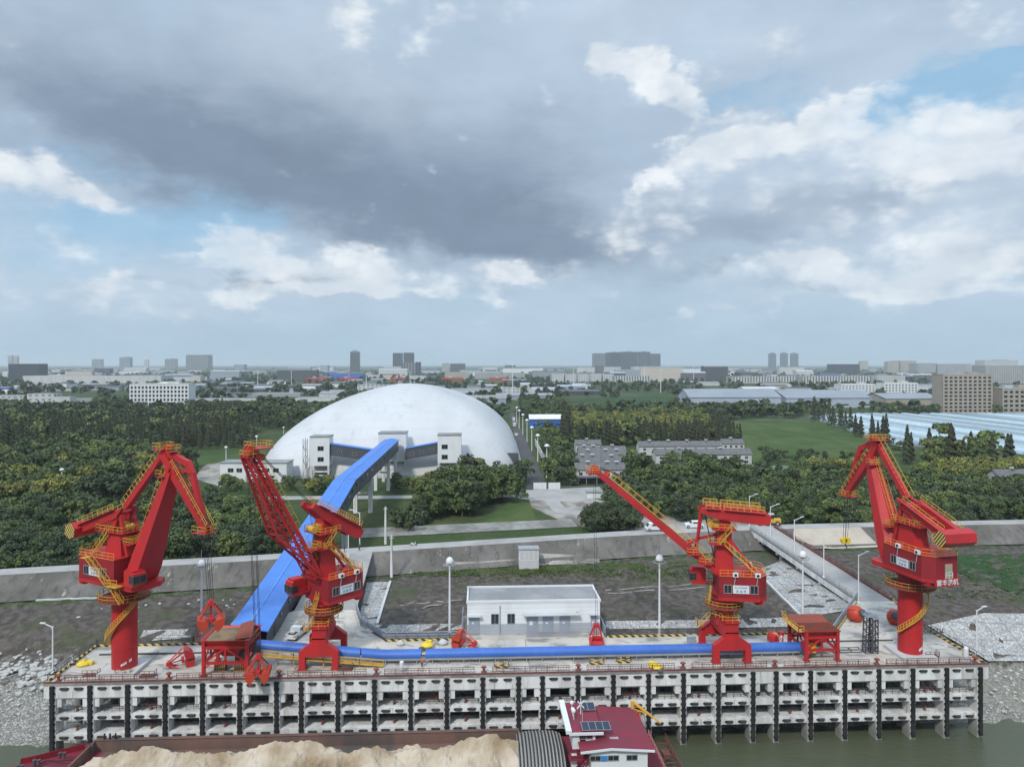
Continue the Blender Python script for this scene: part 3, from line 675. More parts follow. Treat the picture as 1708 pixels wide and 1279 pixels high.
for a, b, lb in (((629, 1042), (651, 971), 'pale concrete kerb beside the stone strip right of the ramp'), ((1262, 954), (1341, 1034), 'pale concrete kerb along the paving left of the bridge'),
                 ((386, 1046), (437, 980), 'pale concrete kerb left of the blue gallery foot')):
    k = MB(); N = 14; P = [GH(a[0]+(b[0]-a[0])*i/N, a[1]+(b[1]-a[1])*i/N, .2) for i in range(N+1)]
    for p, q in zip(P, P[1:]): k.bar(p, q, .55, .5)
    tag(k.build('bank_kerb', M['offwhite']), lb, 'kerb', 'pale kerbs beside the stone paving')
sheet('sand_patch', poly_px([(1322, 900), (1390, 916), (1470, 913)]), [Vector((p.x, yn(p.x)-.4, 0)) for p in poly_px([(1325, 884), (1390, 881), (1435, 881)])], mat('pale_dirt', (.42, .375, .31), .95, (.33, .29, .24), .15, .9), .14, 20, 6)
sheet('pale_rubble', poly_px([(740, 946), (800, 944), (865, 941)]), poly_px([(745, 939), (800, 937), (866, 932)]), M['dirt'], .09, 20, 3)
sheet('pale_rubble', poly_px([(897, 943), (950, 941), (1000, 940)]), poly_px([(897, 924), (950, 926), (1000, 932)]), M['dirt'], .09, 20, 3)
sheet('grass_strip', poly_px([(700, 963), (850, 957), (1060, 948), (1210, 941)]), poly_px([(700, 954), (850, 946), (1060, 940), (1210, 934)]), M['verge'], .1, 50, 5)
sheet('grass_patch', poly_px([(1588, 950), (1640, 972), (1760, 1012)]), poly_px([(1588, 926), (1650, 924), (1760, 926)]), M['grass_dark'], .12, 30, 8)
for a, c in (((1010, 985), (1205, 972)), ((1015, 990), (1210, 979)), ((690, 1018), (770, 1000)), ((660, 1010), (740, 1003))):
    P = [GH(a[0]+(c[0]-a[0])*i/20, a[1]+(c[1]-a[1])*i/20+1.2*math.sin(i*.7)) for i in range(21)]
    sheet('tyre_track', P, [p+Vector((0, .45, 0)) for p in P], M['dirt'], .06, 20, 1)
# light path line on the left bank
k = MB(); P = [GH(60+110*i/12, 1002-4*i/12, .15) for i in range(13)]
for p, q in zip(P, P[1:]): k.bar(p, q, .5, .3)
tag(k.build('drain_kerb', M['offwhite']), 'thin white drain kerb on the bank left of the crane', 'kerb')
# rocks of the bank
def rock_mesh(seed):
    r = random.Random(seed); bm = bmesh.new(); bmesh.ops.create_icosphere(bm, subdivisions=2, radius=1)
    for v in bm.verts: v.co *= r.uniform(.75, 1.1); v.co.z *= .65
    me = bpy.data.meshes.new('rock'); bm.to_mesh(me); bm.free(); me.materials.append(M['rock']); return me
M['rock'] = mat('pale_rock', (.42, .42, .40), .9, (.28, .275, .26), .6, .8, bump=.4, bscale=2)
RK = [rock_mesh(i) for i in range(5)]
for n in range(240):
    if n < 150: px, py = rnd.uniform(-20, 92), rnd.gauss(1118, 16)
    elif n < 170: px, py = rnd.uniform(0, 80), rnd.uniform(1160, 1195)
    elif n < 195: px, py = rnd.uniform(130, 400), rnd.uniform(1000, 1040)
    else: px, py = rnd.uniform(1652, 1720), rnd.uniform(1115, 1190)
    p = GH(px, py); 
    if -76 < p.x < 95 and p.y < 144: continue
    s = rnd.uniform(.25, .75)*(1.0 if n < 150 else .6)
    o = inst('boulder', RK[n % 5], None, (p.x, p.y, p.z+s*.2), rnd.uniform(0, 6), (s*1.2, s, s))
    lb = 'pale boulder in the riprap on the bank left of the quay' if n < 170 else 'small pale stone on the dark soil behind the left crane' if n < 195 else 'pale stone on the gravel bank right of the quay'
    tag(o, lb, 'boulder', lb.replace('pale boulder', 'pale boulders').replace('stone on', 'stones on'))
# ---------------------------------------------------------------- white building on the platform
def corrug(mat_name, c, c2):
    m = bpy.data.materials.new(mat_name); m.use_nodes = True; t = m.node_tree; k = NT(t); p = t.nodes['Principled BSDF']
    oc = k.n('ShaderNodeTexCoord').outputs['Object']; x, y, z = k.xyz(oc)[:3]
    j = k.m('LESS_THAN', k.m('FRACT', k.m('DIVIDE', z, .75)), .07)
    col = k.mix(k.m('MULTIPLY', j, .5), k.mix(k.m('MULTIPLY', k.step(k.noise(k.mapv(oc, (1, 1, .25)), .4, 5), .4, .7), .5), c, c2), tuple(v*.45 for v in c))
    k.put(p.inputs['Base Color'], col); p.inputs['Roughness'].default_value = .55
    return m
M['panel_white'] = corrug('white_wall_panels', (.68, .70, .71), (.58, .59, .59)); M['panel_grey'] = corrug('grey_wall_panels', (.36, .39, .42), (.30, .33, .36))
def window_parts(root, loc, w, h, rz=0, frame='grey_paint', depth=.12):
    f = MB(); t = .09
    for e in (-1, 1): f.box((e*(w/2-t/2), 0, 0), (t, depth, h)); f.box((0, 0, e*(h/2-t/2)), (w-2*t, depth, t))
    f.box((0, 0, 0), (t*.7, depth*.8, h-2*t))
    o = f.build('window', M[frame], root, loc, rz)
    g = MB(); g.box((0, depth*.25, 0), (w-2*t, .03, h-2*t)); g.build('pane', M['glass'], o); return o
def substation():
    x0 = xw(779, 144.4); x1 = xw(1001, 144.4); w = x1-x0; d = 9.6; h = 6.5
    r = thing('substation_building', 'white flat-roofed building with grey lower band on the quay deck', 'building', (x0, 144.4, 0))
    b = MB(); b.box((w/2, d/2, 1.05), (w, d, 2.1), mi=1); b.box((w/2, d/2, 2.1+(h-2.1)/2), (w-.06, d-.06, h-2.1), mi=0)
    b.build('wall', [M['panel_white'], M['panel_grey']], r)
    p = MB(); p.box((w/2, d/2, h-.12), (w-.5, d-.5, .3)); p.build('roof', M['flat_roof'], r)
    q = MB()
    for c, s in (((w/2, .1, h+.12), (w+.3, .35, .5)), ((w/2, d-.1, h+.12), (w+.3, .35, .5)), ((.1, d/2, h+.12), (.35, d-.3, .5)), ((w-.1, d/2, h+.12), (.35, d-.3, .5))): q.box(c, s)
    q.build('parapet', M['white'], r)
    X = lambda px: xw(px, 144.4)-x0
    sm = None
    for px, pw in ((791, 18), (888, 19), (914, 18), (942, 18), (990, 10)):
        dw = pw*.1222*.98; c = X(px)
        o = MB().box((0, 0, 1.75), (dw, .14, 3.3)).build('door', M['grey_paint'], r, (c, -.05, .1))
        MB().box((dw*.35, -.1, 1.6), (.1, .08, .35)).build('handle', M['steel'], o)
        MB().box((-dw*.12, -.08, 2.1 if px > 800 else 2.3), (.42 if px != 888 else .7, .03, .35 if px != 888 else .8)).build('notice', M['white'], o)
    for px in (825.5, 852.5): window_parts(r, (X(px), -.02, 3.15), 1.6, 2.1)
    c = MB(); c.box((X(919), -.75, 4.15), (11.5, 1.5, .18)); c.box((X(791), -.55, 3.95), (2.9, 1.1, .15)); c.box((X(990), -.55, 3.95), (1.9, 1.1, .15)); c.build('canopy', M['offwhite'], r)
    t = MB(); t.tube((X(834), -.12, 0), (X(834), -.12, h-.6), .09); t.box((X(877), -.1, 4.0), (.5, .2, .45)); t.box((X(963), -.1, 4.15), (.45, .2, .4)); t.build('drain_pipe', M['grey_paint'], r)
    s = MB(); s.prism([(X(877), -.1, 0), (X(877), -2.0, 0), (X(877), -.1, .35)], (11.0, 0, 0)); s.box((X(990), -.7, .12), (2.2, 1.2, .24)); s.build('doorstep', M['flat_roof'], r)
substation()
def side_fence(name, pts, label, m_='grey_paint', h=1.5, panel=True):
    b = MB()
    for p, q in zip(pts, pts[1:]):
        p, q = Vector(p), Vector(q); L = (q-p).length; k = max(1, round(L/2.2))
        for i in range(k+1): c = p.lerp(q, i/k); b.bar(c, c+Vector((0, 0, h)), .14, .14)
        b.bar(p+Vector((0, 0, h)), q+Vector((0, 0, h)), .16, .14)
        if panel:
            b.bar(p+Vector((0, 0, h*.5)), q+Vector((0, 0, h*.5)), .05, h*.62)
    return tag(b.build(name, M[m_]), label, 'fence', 'blue grey panel fences on the quay')
side_fence('panel_fence', [(PLAT[0]-.1, BACK+.3, 0), (PLAT[0]-.1, 155, 0)], 'blue grey panel fence left of the white building', h=2.0)
side_fence('panel_fence', [(PLAT[1]+.1, BACK+.3, 0), (PLAT[1]+.1, 155, 0)], 'blue grey panel fence right of the white building', h=2.0)
side_fence('panel_fence', [(rt.x+1.0, 159, .8), (rt.x+3.6, 150, .25), (RAMP[1]+9.2, BACK+.4, 0)], 'blue grey panel fence along the ramp behind the lattice boom crane')
side_fence('panel_fence', [(RAMP[1]+9.2, BACK+.45, 0), (PLAT[0]-.6, BACK+.45, 0)], 'long blue grey panel fence behind the rear kerb')
side_fence('panel_fence', [(APR[0]-.1, BACK+.5, 0), (xw(1430, 163), 163, .1)], 'blue grey panel fence slanting up to the bridge', h=1.2)
kerb([(APR[0]+.4, BACK+.2), (xw(1430, 163)+.4, 162.5)], 'striped kerb slanting from the quay to the bridge', rl=False)
kerb([(XR-.2, BACK+2.0), (xw(1497, 158), 158), (xw(1487, 163), 163.3)], 'striped kerb between the right pedestal and the bridge')
# ---------------------------------------------------------------- approach bridge
def bridge():
    L0, L1 = G(1431, 1002, .1), G(1251, 881, 5.1); R0, R1 = G(1488, 1002, .1), G(1291, 879, 5.1)
    r = thing('approach_bridge', 'pale concrete trestle bridge climbing from the quay to the dike road', 'bridge', (0, 0, 0))
    d = MB(); d.prism([L0-Vector((0, 0, .45)), R0-Vector((0, 0, .45)), R1-Vector((0, 0, .45)), L1-Vector((0, 0, .45))], (0, 0, .45)); d.build('deck', M['road'], r)
    g = MB()
    for f in (.0, .33, .67, 1.0):
        a, b = L0.lerp(R0, f), L1.lerp(R1, f); o = Vector((0, 0, -1.05)); g.bar(a+o, b+o, .45, 1.2)
    g.build('girder', M['concrete'], r)
    for f in (.1, .3, .5, .7, .9):
        a, b = L0.lerp(L1, f), R0.lerp(R1, f); z = min(h1(a.x, a.y), h1(b.x, b.y))-1; p = MB(); up = Vector((0, 0, -1.95))
        p.bar(a+up, b+up, 1.1, .8)
        for q in (.18, .82):
            c = a.lerp(b, q); p.tube((c.x, c.y, z), (c.x, c.y, c.z-2.0), .55, 12)
        p.build('pier', M['concrete'], r)
    for a, b in ((L0, L1), (R0, R1)):
        k = MB(); o = Vector((0, 0, .2)); k.bar(a+o, b+o, .35, .5); k.rail([a+o, b+o], 1.1, .045, 2.4, (1, .66, .4)); k.build('parapet', M['steel'] if a is L0 else M['brown_rail'], r)
    return L0, L1, R0, R1
BR = bridge()
# ---------------------------------------------------------------- blue tube conveyor along the deck
CVY = 131.6
def conveyor():
    r = thing('belt_conveyor', 'long blue covered belt conveyor lying along the quay deck', 'conveyor', (0, 0, 0))
    def prof(px): return 1.45 if px > 640 else 1.45+(640-px)/210*2.3
    cuts = [(430, 602), (604, 703), (710, 1200), (1201, 1341)]
    for n, (a, b) in enumerate(cuts):
        t = MB(); rings = []
        for i in range(13):
            px = a+(b-a)*i/12; x = xw(px, CVY); z = prof(px)
            rings.append([(x, CVY+1.0*math.cos(u), z+1.0*math.sin(u)*.95) for u in np.linspace(-.35, math.pi+.35, 15)])
        t.loft(rings); t.build('cover', M['blue_pipe'], r, smooth=True)
    f = MB()
    for px in range(436, 1340, 26):
        x = xw(px, CVY); z = prof(px)
        for e in (-.75, .75): f.bar((x, CVY+e, 0), (x, CVY+e*.8, z-.4), .14, .14)
        f.bar((x, CVY-.8, max(.3, z-.75)), (x, CVY+.8, max(.3, z-.75)), .12, .14)
    for e in (-.85, .85):
        P = [(xw(px, CVY), CVY+e, prof(px)-.55) for px in range(430, 1342, 20)]
        for p, q in zip(P, P[1:]): f.bar(p, q, .16, .28)
    f.build('support_frame', M['steel'], r)
    g = MB(); P = [Vector((xw(px, CVY-1.7), CVY-1.7, prof(px)-1.2)) for px in (437, 490, 540, 600, 640)]
    for p, q in zip(P, P[1:]): g.bar(p, q, .9, .12)
    g.rail([p+Vector((0, -.42, 0)) for p in P], 1.1, .04, 1.8)
    for p in P: g.bar(p, (p.x, p.y, 0), .12, .12)
    g.build('gangway', M['yellow'], r)
    e = MB(); x = xw(1341, CVY); e.box((x+.9, CVY, 1.5), (1.8, 2.3, 1.5)); e.build('tail_box', M['hivis'], r)
conveyor()
# ---------------------------------------------------------------- inclined blue gallery
def gallery():
    r = thing('conveyor_gallery', 'blue-roofed inclined conveyor gallery rising from the quay to the dome', 'gallery', (0, 0, 0))
    W_ = 7.2
    # right-hand roof edge: near end, bend, far end  (depth, roof level, offset)
    S = [(DP(447, 1047, 138.0)), (DP(592, 800, 250)), (DP(665, 733, 371))]
    def left(p): return p+Vector((-W_*CY, W_*SY*0, 0))
    hh = [5.4, 5.9, 6.0]
    a0, a1, a2 = S
    roof = MB(); ridge = .75
    def ring(p, f=0.0):
        l = left(p); c = (p+l)/2; ov = .35; ex = Vector((ov, 0, 0)); up = Vector((0, 0, .18))
        return [l-ex, c+Vector((0, 0, ridge)), p+ex, p+ex-up, c+Vector((0, 0, ridge))-up, l-ex-up]
    P = [a0-(a1-a0)*.012, a0.lerp(a1, .25), a0.lerp(a1, .5), a0.lerp(a1, .75), a1, a1.lerp(a2, .5), a2]
    roof.loft([ring(p) for p in P]); ro = roof.build('roof', M['blue_roof'], r)
    rc = MB(); cc = [(p+left(p))/2+Vector((0, 0, ridge+.06)) for p in P]
    for p, q in zip(cc, cc[1:]): rc.bar(p, q, .3, .1)
    rc.build('ridge_cap', mat('pale_blue_ridge', (.12, .28, .68), .5), ro)
    # walls hang under the roof; the foot stands on the ramp
    def low(p, h): return Vector((p.x, p.y, max(p.z-h, h1(p.x, p.y) if False else p.z-h)))
    t0 = .02
    for sd in (0, 1):
        w = MB(); vs = []
        for i in range(13):
            p = a0.lerp(a1, i/8) if i <= 8 else a1.lerp(a2, (i-8)/4); q = p if sd == 0 else left(p)
            h = 5.6; zb = q.z-h
            if i == 0: zb = -.0
            elif i == 1: zb = max(zb, .1)
            s = -.12 if sd == 0 else .12
            vs.append([(q.x+s, q.y, q.z-.1), (q.x+s, q.y, zb), (q.x+s*2.2, q.y, zb), (q.x+s*2.2, q.y, q.z-.1)])
        w.loft(vs); wo = w.build('side_wall', M['darkgrey'], r)
        if sd == 0:
            for i in range(26):
                f = (i+.5)/26; p = a0.lerp(a1, .06+f*1.6) if f < .585 else a1.lerp(a2, (f-.585)/.415)
                MB().box((0, 0, 0), (.12, 1.3 if f < .5 else 2.0, 1.0)).build('window', M['glass'], wo, (p.x-.04, p.y, p.z-(2.4 if f > .12 else 1.8)))
            for f in (.05, .16): 
                p = a0.lerp(a1, f); MB().box((0, 0, 0), (.1, 1.2, 2.2)).build('door', M['dark_steel'], wo, (p.x-.04, p.y, max(1.15, p.z-4.4)))
    fl = MB()
    for p, q in zip([a0.lerp(a1, .22), a1], [a1, a2]):
        fl.add([p-Vector((0, 0, 5.5)), q-Vector((0, 0, 5.5)), left(q)-Vector((0, 0, 5.5)), left(p)-Vector((0, 0, 5.5))], [(0, 1, 2, 3)])
        fl.add([p-Vector((0, 0, 5.7)), q-Vector((0, 0, 5.7)), left(q)-Vector((0, 0, 5.7)), left(p)-Vector((0, 0, 5.7))], [(0, 1, 2, 3)])
    fl.build('floor', M['darkgrey'], r)
    e = MB(); l = left(a0); e.box(((a0.x+l.x)/2-2.0, a0.y+.3, 1.6), (W_-4.4, .2, 3.2)); e.build('end_wall', M['darkgrey'], r)
    tm = M['concrete']
    for k, f in ((0, .60), (0, .83), (1, .30), (1, .72), (1, .93)):
        p = (a0.lerp(a1, f) if k == 0 else a1.lerp(a2, f))-Vector((.6, 0, 5.7)); q = left(p)+Vector((1.2, 0, 0))
        if k == 0 and f < .5: continue
        t = MB()
        for c in (p, q):
            z = h1(c.x, c.y)-.3; t.bar((c.x, c.y, z), (c.x, c.y, c.z), 1.5, 1.5)
        for s in (.25, .65):
            za = h1(p.x, p.y); z = za+(p.z-za)*(1-s*.6); t.bar((p.x, p.y, z-.3), (q.x, q.y, z-.3), .7, .8)
        t.build('trestle', tm, r)
gallery()
# ---------------------------------------------------------------- cranes
def text_mesh(name, txt, size, m_, parent, loc, rot, ext=.02):
    cu = bpy.data.curves.new(name, 'FONT'); cu.body = txt; cu.size = size; cu.align_x = 'CENTER'; cu.align_y = 'CENTER'; cu.extrude = ext; cu.offset = size*.012
    tmp = bpy.data.objects.new(name, cu); COL.objects.link(tmp)
    dg = bpy.context.evaluated_depsgraph_get(); me = bpy.data.meshes.new_from_object(tmp.evaluated_get(dg)); bpy.data.objects.remove(tmp)
    me.name = name; me.materials.clear(); me.materials.append(m_); return inst(name, me, parent, loc, rot=rot)
M['sign_ink'] = mat('sign_ink', (.05, .12, .30), .6)
M['cab_red'] = mat('cab_red_paint', (.46, .02, .022), .35, (.36, .02, .022), .3, .4)
Z3 = lambda x, y, z: Vector((x, y, z))
def house(root, x0, x1, hw, z0, z1, sides, ch=1.6, skirt=.9, door=True, acs=(), win=True, rear_door=False):
    out = [(x1, -hw), (x1, hw), (x0+ch, hw), (x0, hw-ch), (x0, -hw+ch), (x0+ch, -hw)]
    b = MB(); b.prism([(x, y, z0) for x, y in out], (0, 0, z1-z0)); o = b.build('machine_house', M['red_deep'], root)
    s = MB(); g = [(x*1.004+(.05 if x > 0 else -.05), y*1.015) for x, y in out]; s.prism([(x, y, z0-skirt*.55) for x, y in g], (0, 0, skirt*.55-.02)); s.prism([(x, y, z0) for x, y in g], (0, 0, .1))
    s.box((x0+ch*.9, 0, z0-skirt*.75), (1.4, 2*hw-1.2, skirt*1.2))
    s.build('base_frame', M['red'], o)
    t = MB(); t.prism([(x*1.01, y*1.02, z1) for x, y in out], (0, 0, .09)); t.box((x0*.55, hw*.3, z1+.35), (1.5, 1.3, .6)); t.build('roof', M['red'], o)
    r = MB(); E = .12
    P = [(x1-.2, -hw+E), (x0+ch, -hw+E), (x0+E, -hw+ch), (x0+E, hw-ch), (x0+ch, hw-E), (x1-.2, hw-E)]
    r.rail([(x, y, z1+.08) for x, y in P], 1.1, .034, 1.5); 
    for p, q in zip(P, P[1:]): r.bar((p[0]*1.012, p[1]*1.025, z1+.06), (q[0]*1.012, q[1]*1.025, z1+.06), .12, .14)
    r.build('roof_railing', M['yellow'], o)
    for sd in sides:
        cx = (x0+ch+x1)/2-.3; y = sd*(hw+.03); rot = (R(90), 0, 0) if sd < 0 else (R(90), 0, R(180))
        if win:
            for k, dx in enumerate((-2.35, 2.35)):
                window_parts(o, (cx+dx, y, z0+1.75), 1.45, 1.6, 0 if sd < 0 else math.pi, frame='steel')
        sg = MB().box((0, 0, 0), (2.9, .08, 1.5)).build('sign', M['white'], o, (cx, y+sd*.1, z0+(1.75 if win != 'low' else 1.0)))
        text_mesh('sign_lettering', 'CLWHARF', .48, M['sign_ink'], sg, (0, sd*.045, .32), rot, .006)
        text_mesh('sign_lettering', '吉 运 港', .52, M['sign_ink'], sg, (0, sd*.045, -.36), rot, .006)
        for k, dx in enumerate(acs):
            a = MB().box((0, 0, 0), (.95, .5, .75)).build('air_conditioner', M['white'], o, (dx, sd*(hw+.1), z1+.42))
            f = MB(); f.tube((0, sd*.24, 0), (0, sd*.28, 0), .27, 12); f.build('fan', M['black'], a)
            MB().bar((0, sd*.05, -.3), (.25, sd*.05, -1.9), .07, .07).build('drain_hose', M['offwhite'], a)
    return o
def cab(root, c, rz=0.0, sx=2.6, sy=2.0, sz=2.5):
    """operator's cabin: glazed nose towards +x"""
    b = MB(); x0, x1 = -sx/2, sx/2; y = sy/2
    prof = [(x0, 0), (x1-.55, 0), (x1-.12, .55), (x1, 1.1), (x1-.1, sz-.25), (x1-.6, sz), (x0, sz)]
    b.prism([(px, -y, pz) for px, pz in prof], (0, sy, 0)); o = b.build('operator_cab', M['cab_red'], root, c, rz)
    w = MB(); w.box((x1-.62, 0, 1.42), (1.25, sy+.08, 1.25)); w.build('cab_window', M['glass'], o)
    f = MB()
    for e in (-1, 1):
        for px in (x1+.02, x1-.55, x1-1.22): f.box((px, e*(y+.03), 1.42), (.09, .09, 1.35))
        for pz in (.82, 1.45, 2.05): f.box((x1-.6, e*(y+.045), pz), (1.35, .06, .08))
    for pz in (.8, 2.07): f.box((x1+.03, 0, pz), (.08, sy+.1, .1))
    f.box((x1+.03, 0, 1.42), (.08, .09, 1.3)); f.build('window_frame', M['dark_steel'], o)
    h = MB(); h.box((x0+sx*.45, 0, sz+.12), (sx*.8, sy*.8, .22)); h.build('cab_roof', M['red'], o)
    s = MB(); s.box((x1-.9, 0, .95), (.6, .7, .9)); s.build('cab_seat', M['offwhite'], o)
    return o
def ring_platform(root, z, r0, r1, segs=24, gap=None):
    b = MB(); n = segs
    vs = []
    for i in range(n):
        a = 2*math.pi*i/n; c, s = math.cos(a), math.sin(a)
        vs += [(r0*c, r0*s, z), (r1*c, r1*s, z), (r1*c, r1*s, z-.22), (r0*c, r0*s, z-.22)]
    fs = []
    for i in range(n):
        j = (i+1) % n
        for k in range(4): fs.append((i*4+k, i*4+(k+1) % 4, j*4+(k+1) % 4, j*4+k))
    b.add(vs, fs); o = b.build('ring_platform', M['rust'], root)
    q = MB(); q.rail([(r1*math.cos(2*math.pi*i/n), r1*math.sin(2*math.pi*i/n), z) for i in range(n)], 1.1, .036, 1.2, closed=True); q.build('ring_railing', M['yellow'], o)
def spiral(root, r, z0, z1, a0, a1, n=16, w=.95):
    b = MB(); P = []
    for i in range(n+1):
        a = a0+(a1-a0)*i/n; P.append((a, z0+(z1-z0)*i/n))
    for (a, z), (a2, z2) in zip(P, P[1:]):
        for rr in (r+.05, r+w):
            p = Z3(rr*math.cos(a), rr*math.sin(a), z); q = Z3(rr*math.cos(a2), rr*math.sin(a2), z2); b.bar(p, q, .07, .16)
        rr = r+w
        for hh in (.55, 1.1): b.bar(Z3(rr*math.cos(a), rr*math.sin(a), z+hh), Z3(rr*math.cos(a2), rr*math.sin(a2), z2+hh), .09, .09)
        b.bar(Z3(rr*math.cos(a), rr*math.sin(a), z), Z3(rr*math.cos(a), rr*math.sin(a), z+1.1), .09, .09)
        for t in (.25, .75):
            am = a+(a2-a)*t; zm = z+(z2-z)*t; b.bar(Z3((r+.05)*math.cos(am), (r+.05)*math.sin(am), zm), Z3((r+w)*math.cos(am), (r+w)*math.sin(am), zm), .2, .04)
    a, z = P[0]; b.bar(Z3((r+.5)*math.cos(a), (r+.5)*math.sin(a), z), Z3((r+.5)*math.cos(a-.25), (r+.5)*math.sin(a-.25), z), 1.0, .1)
    b.build('spiral_stair', M['yellow'], root)
def ladder_on(b, p, q, off, w=.55, step=.6, r=.036, cage=False):
    """ladder and hand rails lying along a member from p to q, lifted by off"""
    p, q, off = Vector(p)+Vector(off), Vector(q)+Vector(off), Vector(off)
    sv = Vector((0, w/2, 0)); L = (q-p).length
    for e in (-1, 1): b.bar(p+sv*e, q+sv*e, 2*r, 2*r)
    for i in range(int(L/step)+1):
        c = p.lerp(q, i*step/L); b.bar(c-sv, c+sv, .05, .05)
def rail_along(b, p, q, y, up, r=.034, step=1.5, rows=(1, .5)):
    p, q, up = Vector(p), Vector(q), Vector(up); d = Vector((0, y, 0)); L = (q-p).length; n = max(1, round(L/step))
    for f in rows: b.bar(p+d+up*f, q+d+up*f, 2*r, 2*r)
    for i in range(n+1): c = p.lerp(q, i/n)+d; b.bar(c, c+up, 2*r, 2*r)
def platform(b, c, sx, sy, h=1.1, step=1.2, th=.12):
    b.box((c[0], c[1], c[2]-th/2), (sx, sy, th), mi=1); x, y = sx/2, sy/2
    b.rail([(c[0]-x, c[1]-y, c[2]), (c[0]+x, c[1]-y, c[2]), (c[0]+x, c[1]+y, c[2]), (c[0]-x, c[1]+y, c[2])], h, .034, step, closed=True)
def perp(p, q):             # upward normal of a member in the boom plane
    p, q = [Vector((u[0], 0, u[1])) if len(u) == 2 else Vector(u) for u in (p, q)]; d = (q-p).normalized(); n = Vector((-d.z, 0, d.x)); return n if n.z > 0 else -n
M['cream_door'] = mat('pale_tan_door', (.36, .32, .24), .7)
def crane_link(loc, rz, label, sign_sides, foot=(4.2, 17.2), head=(12.2, 36.5), apex=(10.6, 39.7), tip=(20.2, 27.4), bow=((16.2, 38.0), (17.1, 36.4)), spir=(2.6, 5.6), hook=False):
    r = thing('dock_crane', label, 'crane', loc, rz); r['group'] = 'red dock cranes on the quay'
    v = lambda p, y=0: Vector((p[0], y, p[1]))
    # pedestal
    b = MB(); b.lathe([(2.25, 0), (2.25, .3), (2.12, .35), (2.12, 4.3), (2.17, 4.33), (2.17, 4.45), (2.12, 4.48), (2.12, 8.7), (2.17, 8.73), (2.17, 8.85), (2.12, 8.88), (2.12, 13.1), (2.35, 13.4)], n=32); ped = b.build('pedestal', M['red'], r, smooth=True)
    for a0 in (-1.35, -.75):
        m = MB()
        for i in range(4 if a0 < -1 else 2): aa = a0+i*.11-rz; m.box((2.2*math.cos(aa), 2.2*math.sin(aa), 1.55+(a0+1.35)*.9+i*.1), (.1, .2, .42), aa)
        m.build('white_marking', M['white'], ped)
    b = MB(); b.box((0, 0, .3), (6.6, 6.6, .6)); b.build('plinth', M['offwhite'], r, rz=-rz)
    ring_platform(r, 13.2, 2.1, 4.3)
    spiral(r, 2.15, 4.6, 13.1, spir[0]-rz, spir[1]-rz, 20)
    b = MB(); b.lathe([(2.3, 13.35), (2.3, 13.8), (2.05, 13.9), (2.05, 15.0), (2.5, 15.1), (2.5, 15.8)], n=28); b.build('slewing_ring', M['red_deep'], r, smooth=True)
    # turntable, front platform
    b = MB(); b.prism([(-6, -2.9, 15.6), (6.2, -3.4, 15.6), (7.4, -1.6, 15.6), (7.4, 1.6, 15.6), (6.2, 3.4, 15.6), (-6, 2.9, 15.6)], (0, 0, .9)); b.build('turntable', M['red'], r)
    hs = house(r, -8.6, 2.4, 3.8, 16.55, 20.7, sign_sides, acs=(-6.2, -1.5) if hook else (), win=True)
    if hook:
        d = MB(); d.box((-8.62, -.4, 18.1), (.12, 1.5, 2.6)); d.build('rear_door', M['cream_door'], hs)
        q = MB(); q.rail([(-8.75, -1.1, 16.9), (-8.75, .3, 16.9)], 1.0, .05, .8); q.build('door_rail', M['white'], hs)
        text_mesh('maker_lettering', '雷丰港机', 1.15, M['white'], hs, (-8.8, 0, 16.1), (R(90), 0, R(-90)), .02)
        MB().box((-8.62, 0, 16.1), (.14, 5.0, 1.35)).build('name_band', M['red'], hs)
    # tower
    b = MB()
    b.loft([[(-2.9, -1.7, 20.7), (1.4, -1.7, 20.7), (1.4, 1.7, 20.7), (-2.9, 1.7, 20.7)], [(-2.3, -1.5, 24.5), (.9, -1.5, 24.5), (.9, 1.5, 24.5), (-2.3, 1.5, 24.5)]])
    for e in (-1, 1):
        b.bar((-1.9, e*1.25, 24.4), (.2, e*1.25, 28.4), .55, 1.0); b.bar((2.6, e*1.3, 20.8), (.6, e*1.25, 28.2), .5, .7); b.bar((.8, e*1.3, 24.2), (1.9, e*1.3, 23.4), .3, .4)
    b.tube((.3, -1.9, 28.3), (.3, 1.9, 28.3), .35, 10); b.build('tower', M['red'], r)
    b = MB(); platform(b, (-1.2, 0, 25.0), 7.0, 4.4); platform(b, (3.4, 0, 23.0), 1.7, 3.2); b.build('tower_platform', [M['yellow'], M['red']], r)
    b = MB(); b.box((-.5, .2, 25.8), (1.6, 1.4, 1.3)); b.tube((1.0, -.9, 25.7), (1.0, .9, 25.7), .6, 12); b.build('luffing_drive', M['yellow'], r)
    # lever with counterweight
    F_, B_ = (.6, 28.9), (-9.6, 25.1); b = MB()
    for e in (-1, 1):
        b.prism([Z3(1.6, e*1.5-.3, 29.4), Z3(.2, e*1.5-.3, 27.6), Z3(-9.9, e*1.5-.3, 23.9), Z3(-10.4, e*1.5-.3, 25.3), Z3(-3, e*1.5-.3, 28.2)], (0, .6, 0))
    b.bar((-5, -1.5, 26.6), (-5, 1.5, 26.6), .5, .7); b.bar((-1.2, -1.5, 28.2), (-1.2, 1.5, 28.2), .5, .7); b.build('counterweight_arm', M['red'], r)
    b = MB(); c = (-10.5, 24.5); hx = [(c[0]+1.55*math.cos(R(60*i+20)), c[1]+1.55*math.sin(R(60*i+20))) for i in range(6)]
    b.prism([(x, -3.2, z) for x, z in hx], (0, 6.4, 0)); cw = b.build('counterweight', M['red'], r)
    for e in (-1, 1):
        b = MB(); b.prism([(c[0]+(x-c[0])*.96, e*3.23, c[1]+(z-c[1])*.96) for x, z in hx], (0, e*.04, 0)); b.build('striped_end_plate', M['hazard_fine'], cw)
    b = MB(); n = perp(B_, F_)
